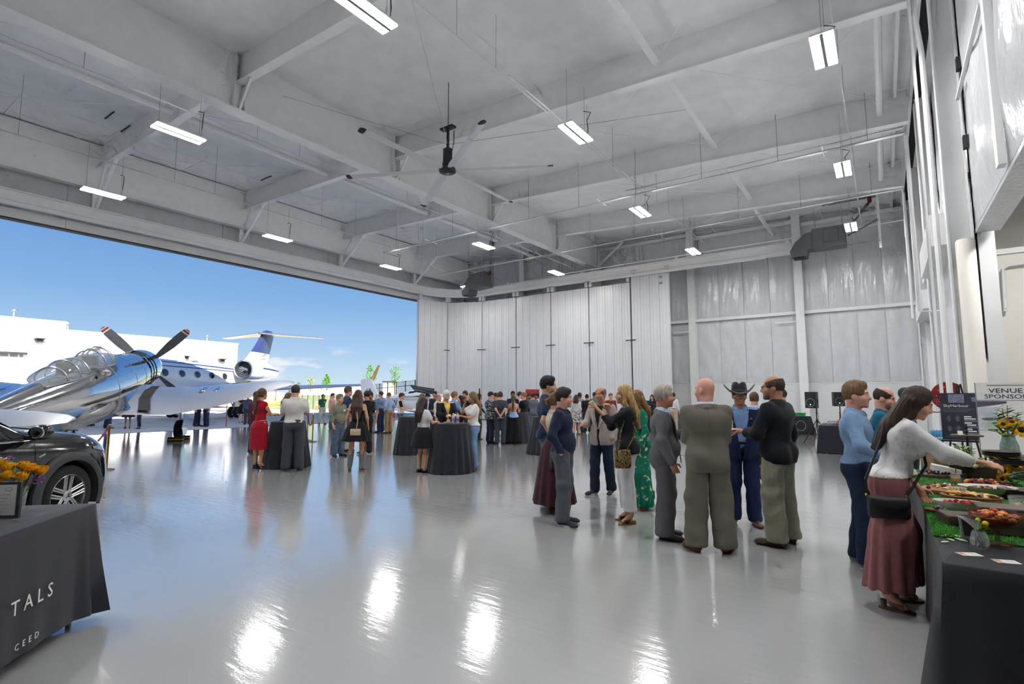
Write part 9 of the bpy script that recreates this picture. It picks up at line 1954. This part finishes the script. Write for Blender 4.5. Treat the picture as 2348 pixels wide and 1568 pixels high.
for x, z in ((-0.16, 1.30), (-0.05, 1.30), (-0.16, 1.14), (-0.05, 1.14)):
 for a in (0, 60, 120): pp('plane_icon', x - 0.04 * abs(math.cos(R_(a))) - 0.004, x + 0.04 * abs(math.cos(R_(a))) + 0.004, z - 0.035 * abs(math.sin(R_(a))) - 0.003, z + 0.035 * abs(math.sin(R_(a))) + 0.003, M_PDIM) if a != 60 else pp('plane_icon', x - 0.004, x + 0.004, z - 0.05, z + 0.05, M_PGREY)
for k in range(2): pp('poster_line', -0.22, 0.1, 0.99 + k * 0.02, 0.998 + k * 0.02, M_PDIM)
sp_ = Vector((1.42, 10.4, 0)); SG = empty('sponsor_sign', sp_, YAW + R_(-38), label='white VENUE SPONSOR sign on a stand at the right edge', cat='sign')
MB().bx((-0.33, -0.012, 0.85), (0.33, 0.012, 1.86)).build('sign_board', M_PAPER, SG)
for a, c in (((-0.33, 0.85), (-0.33, 1.86)), ((0.33, 0.85), (0.33, 1.86))): MB().cyl((a[0], -0.014, a[1]), (c[0], -0.014, c[1]), 0.006, n=5).build('sign_edge', M_GREYM, SG)
MB().bx((-0.33, -0.016, 1.60), (0.33, -0.013, 1.606)).build('sign_rule', M_GREYM, SG)
M_NAVT = mat('navy_print', srgb(38, 42, 74), 0.5, noise=0.05, nscale=9); M_REDT = mat('red_print', srgb(176, 52, 62), 0.5, noise=0.05, nscale=9)
text('sign_line', 'VENUE', 0.095, M_NAVT, SG, (0, -0.016, 1.71), (R_(90), 0, 0), sx=1.25); text('sign_line', 'SPONSOR', 0.085, M_NAVT, SG, (0, -0.016, 1.63), (R_(90), 0, 0), sx=1.25); text('sign_brand', 'SkyHarbour', 0.085, M_REDT, SG, (0.14, -0.016, 1.28), (R_(90), 0, 0))
MB().bx((-0.2, -0.016, 1.815), (0.2, -0.013, 1.825)).build('sign_small_print', M_GREYM, SG)
b = MB(); b.prism([(-0.32, 1.50), (0.0, 1.56), (0.0, 1.59), (-0.32, 1.59)], (0, -0.016, 0), (1, 0, 0), (0, 0, 1), (0, 0.002, 0)); b.build('sign_photo_roof', M_PDIM, SG); MB().bx((-0.31, -0.016, 1.16), (-0.10, -0.013, 1.50)).build('sign_photo', mat('pale_photo', srgb(196, 202, 208), 0.5, noise=0.2, nscale=8), SG); b = MB(); b.ell((-0.2, -0.016, 1.33), (0.09, 0.002, 0.025), 12, 6); b.build('sign_photo_plane', M_GREYM, SG); b = MB(); b.tube([(-0.02 - 0.1 * math.sin(a), -0.015, 1.32 + 0.22 * math.cos(a)) for a in np.linspace(0.1, 3.0, 13)], 0.002, 4); b.build('sign_arc', M_GREYM, SG)
for x in (-0.28, 0.28): MB().cyl((x, 0.0, 0), (x, 0.0, 0.86), 0.012, n=8).build('leg', M_BLACKM, SG); MB().bx((x - 0.02, -0.2, 0), (x + 0.02, 0.2, 0.02)).build('foot', M_BLACKM, SG)
hr = Vector((1.12, 15.0, 1.66)); HR = empty('hose_reel', hr, YAW + R_(-38), label='red cable reel mounted by the column in the right wall', cat='reel'); M_RED = mat('red_reel_paint', srgb(138, 30, 34), 0.4, noise=0.08, nscale=9); Mx = Matrix.Rotation(R_(90), 3, 'X')
MB().lathe([(0, 0.04), (0.30, 0.04), (0.31, 0.03), (0.31, -0.03), (0.30, -0.04), (0, -0.04)], n=40, M=Mx).build('reel_disc', M_RED, HR, smooth=True, angle=40)
for k in range(10): a = 2 * math.pi * k / 10; MB().lathe([(0, 0.046), (0.014, 0.044), (0.014, 0.04)], (0.21 * math.cos(a), 0, 0.21 * math.sin(a)), 8, M=Mx).build('rivet', M_SILVER, HR)
MB().bx((-0.06, -0.02, -0.42), (0.06, 0.04, -0.28)).build('hose_guide', M_RED, HR); MB().bx((0.0, 0.04, -0.1), (0.5, 0.1, 0.1)).build('wall_bracket', M_STEEL, HR); MB().tube([(-0.02, 0, -0.42), (-0.03, 0, -0.6), (0.0, 0.02, -0.9), (0.1, 0.05, -1.1)], 0.014, 6).build('cable', M_BLKP, HR, smooth=True); MB().bx((-0.09, -0.03, -0.78), (0.03, 0.03, -0.64)).build('socket_box', M_CHOCK, HR)
fn = Vector((0.86, 14.4, 1.48)); o = empty('wire_net', fn, YAW, label='thin black hoop net left of the red reel', cat='net'); b = MB(); b.tube([(0.22 * math.cos(a), 0.02 * math.sin(2 * a), 0.16 * math.sin(a)) for a in np.linspace(0, 2 * math.pi, 25)], 0.010, 5, cap=False); b.build('hoop', M_BLACKM, o, smooth=True); MB().cyl((0.2, 0, 0.0), (0.3, 0.25, -0.05), 0.01, n=6).build('handle', M_BLACKM, o)
b = MB()
for k in range(5): b.tube([(-0.2 + 0.1 * k, 0, -0.13), (-0.15 + 0.09 * k, 0, 0.13)], 0.003, 4); b.tube([(-0.2, 0, -0.1 + 0.05 * k), (0.2, 0, -0.08 + 0.05 * k)], 0.003, 4)
b.build('net_mesh', M_GREYM, o)
wp = Vector((0.82, 14.0, 0)); o = empty('water_pack', wp, YAW, label='shrink-wrapped packs of blue water bottles by the right wall', cat='bottles')
for z in (0.66, 0.82): 
 for k in range(5):
  MB().lathe([(0, 0), (0.03, 0), (0.03, 0.12), (0.012, 0.15), (0, 0.15)], (-0.12 + 0.06 * k, 0, z), 10).build('bottle', mat('blue_water_bottle', srgb(90, 150, 190), 0.15, spec=0.7, noise=0.2, nscale=20), o, smooth=True)
MB().bx((-0.2, -0.1, 0.0), (0.2, 0.25, 0.655)).build('carton', mat('brown_carton', srgb(120, 96, 72), 0.8, noise=0.15, nscale=9), o)
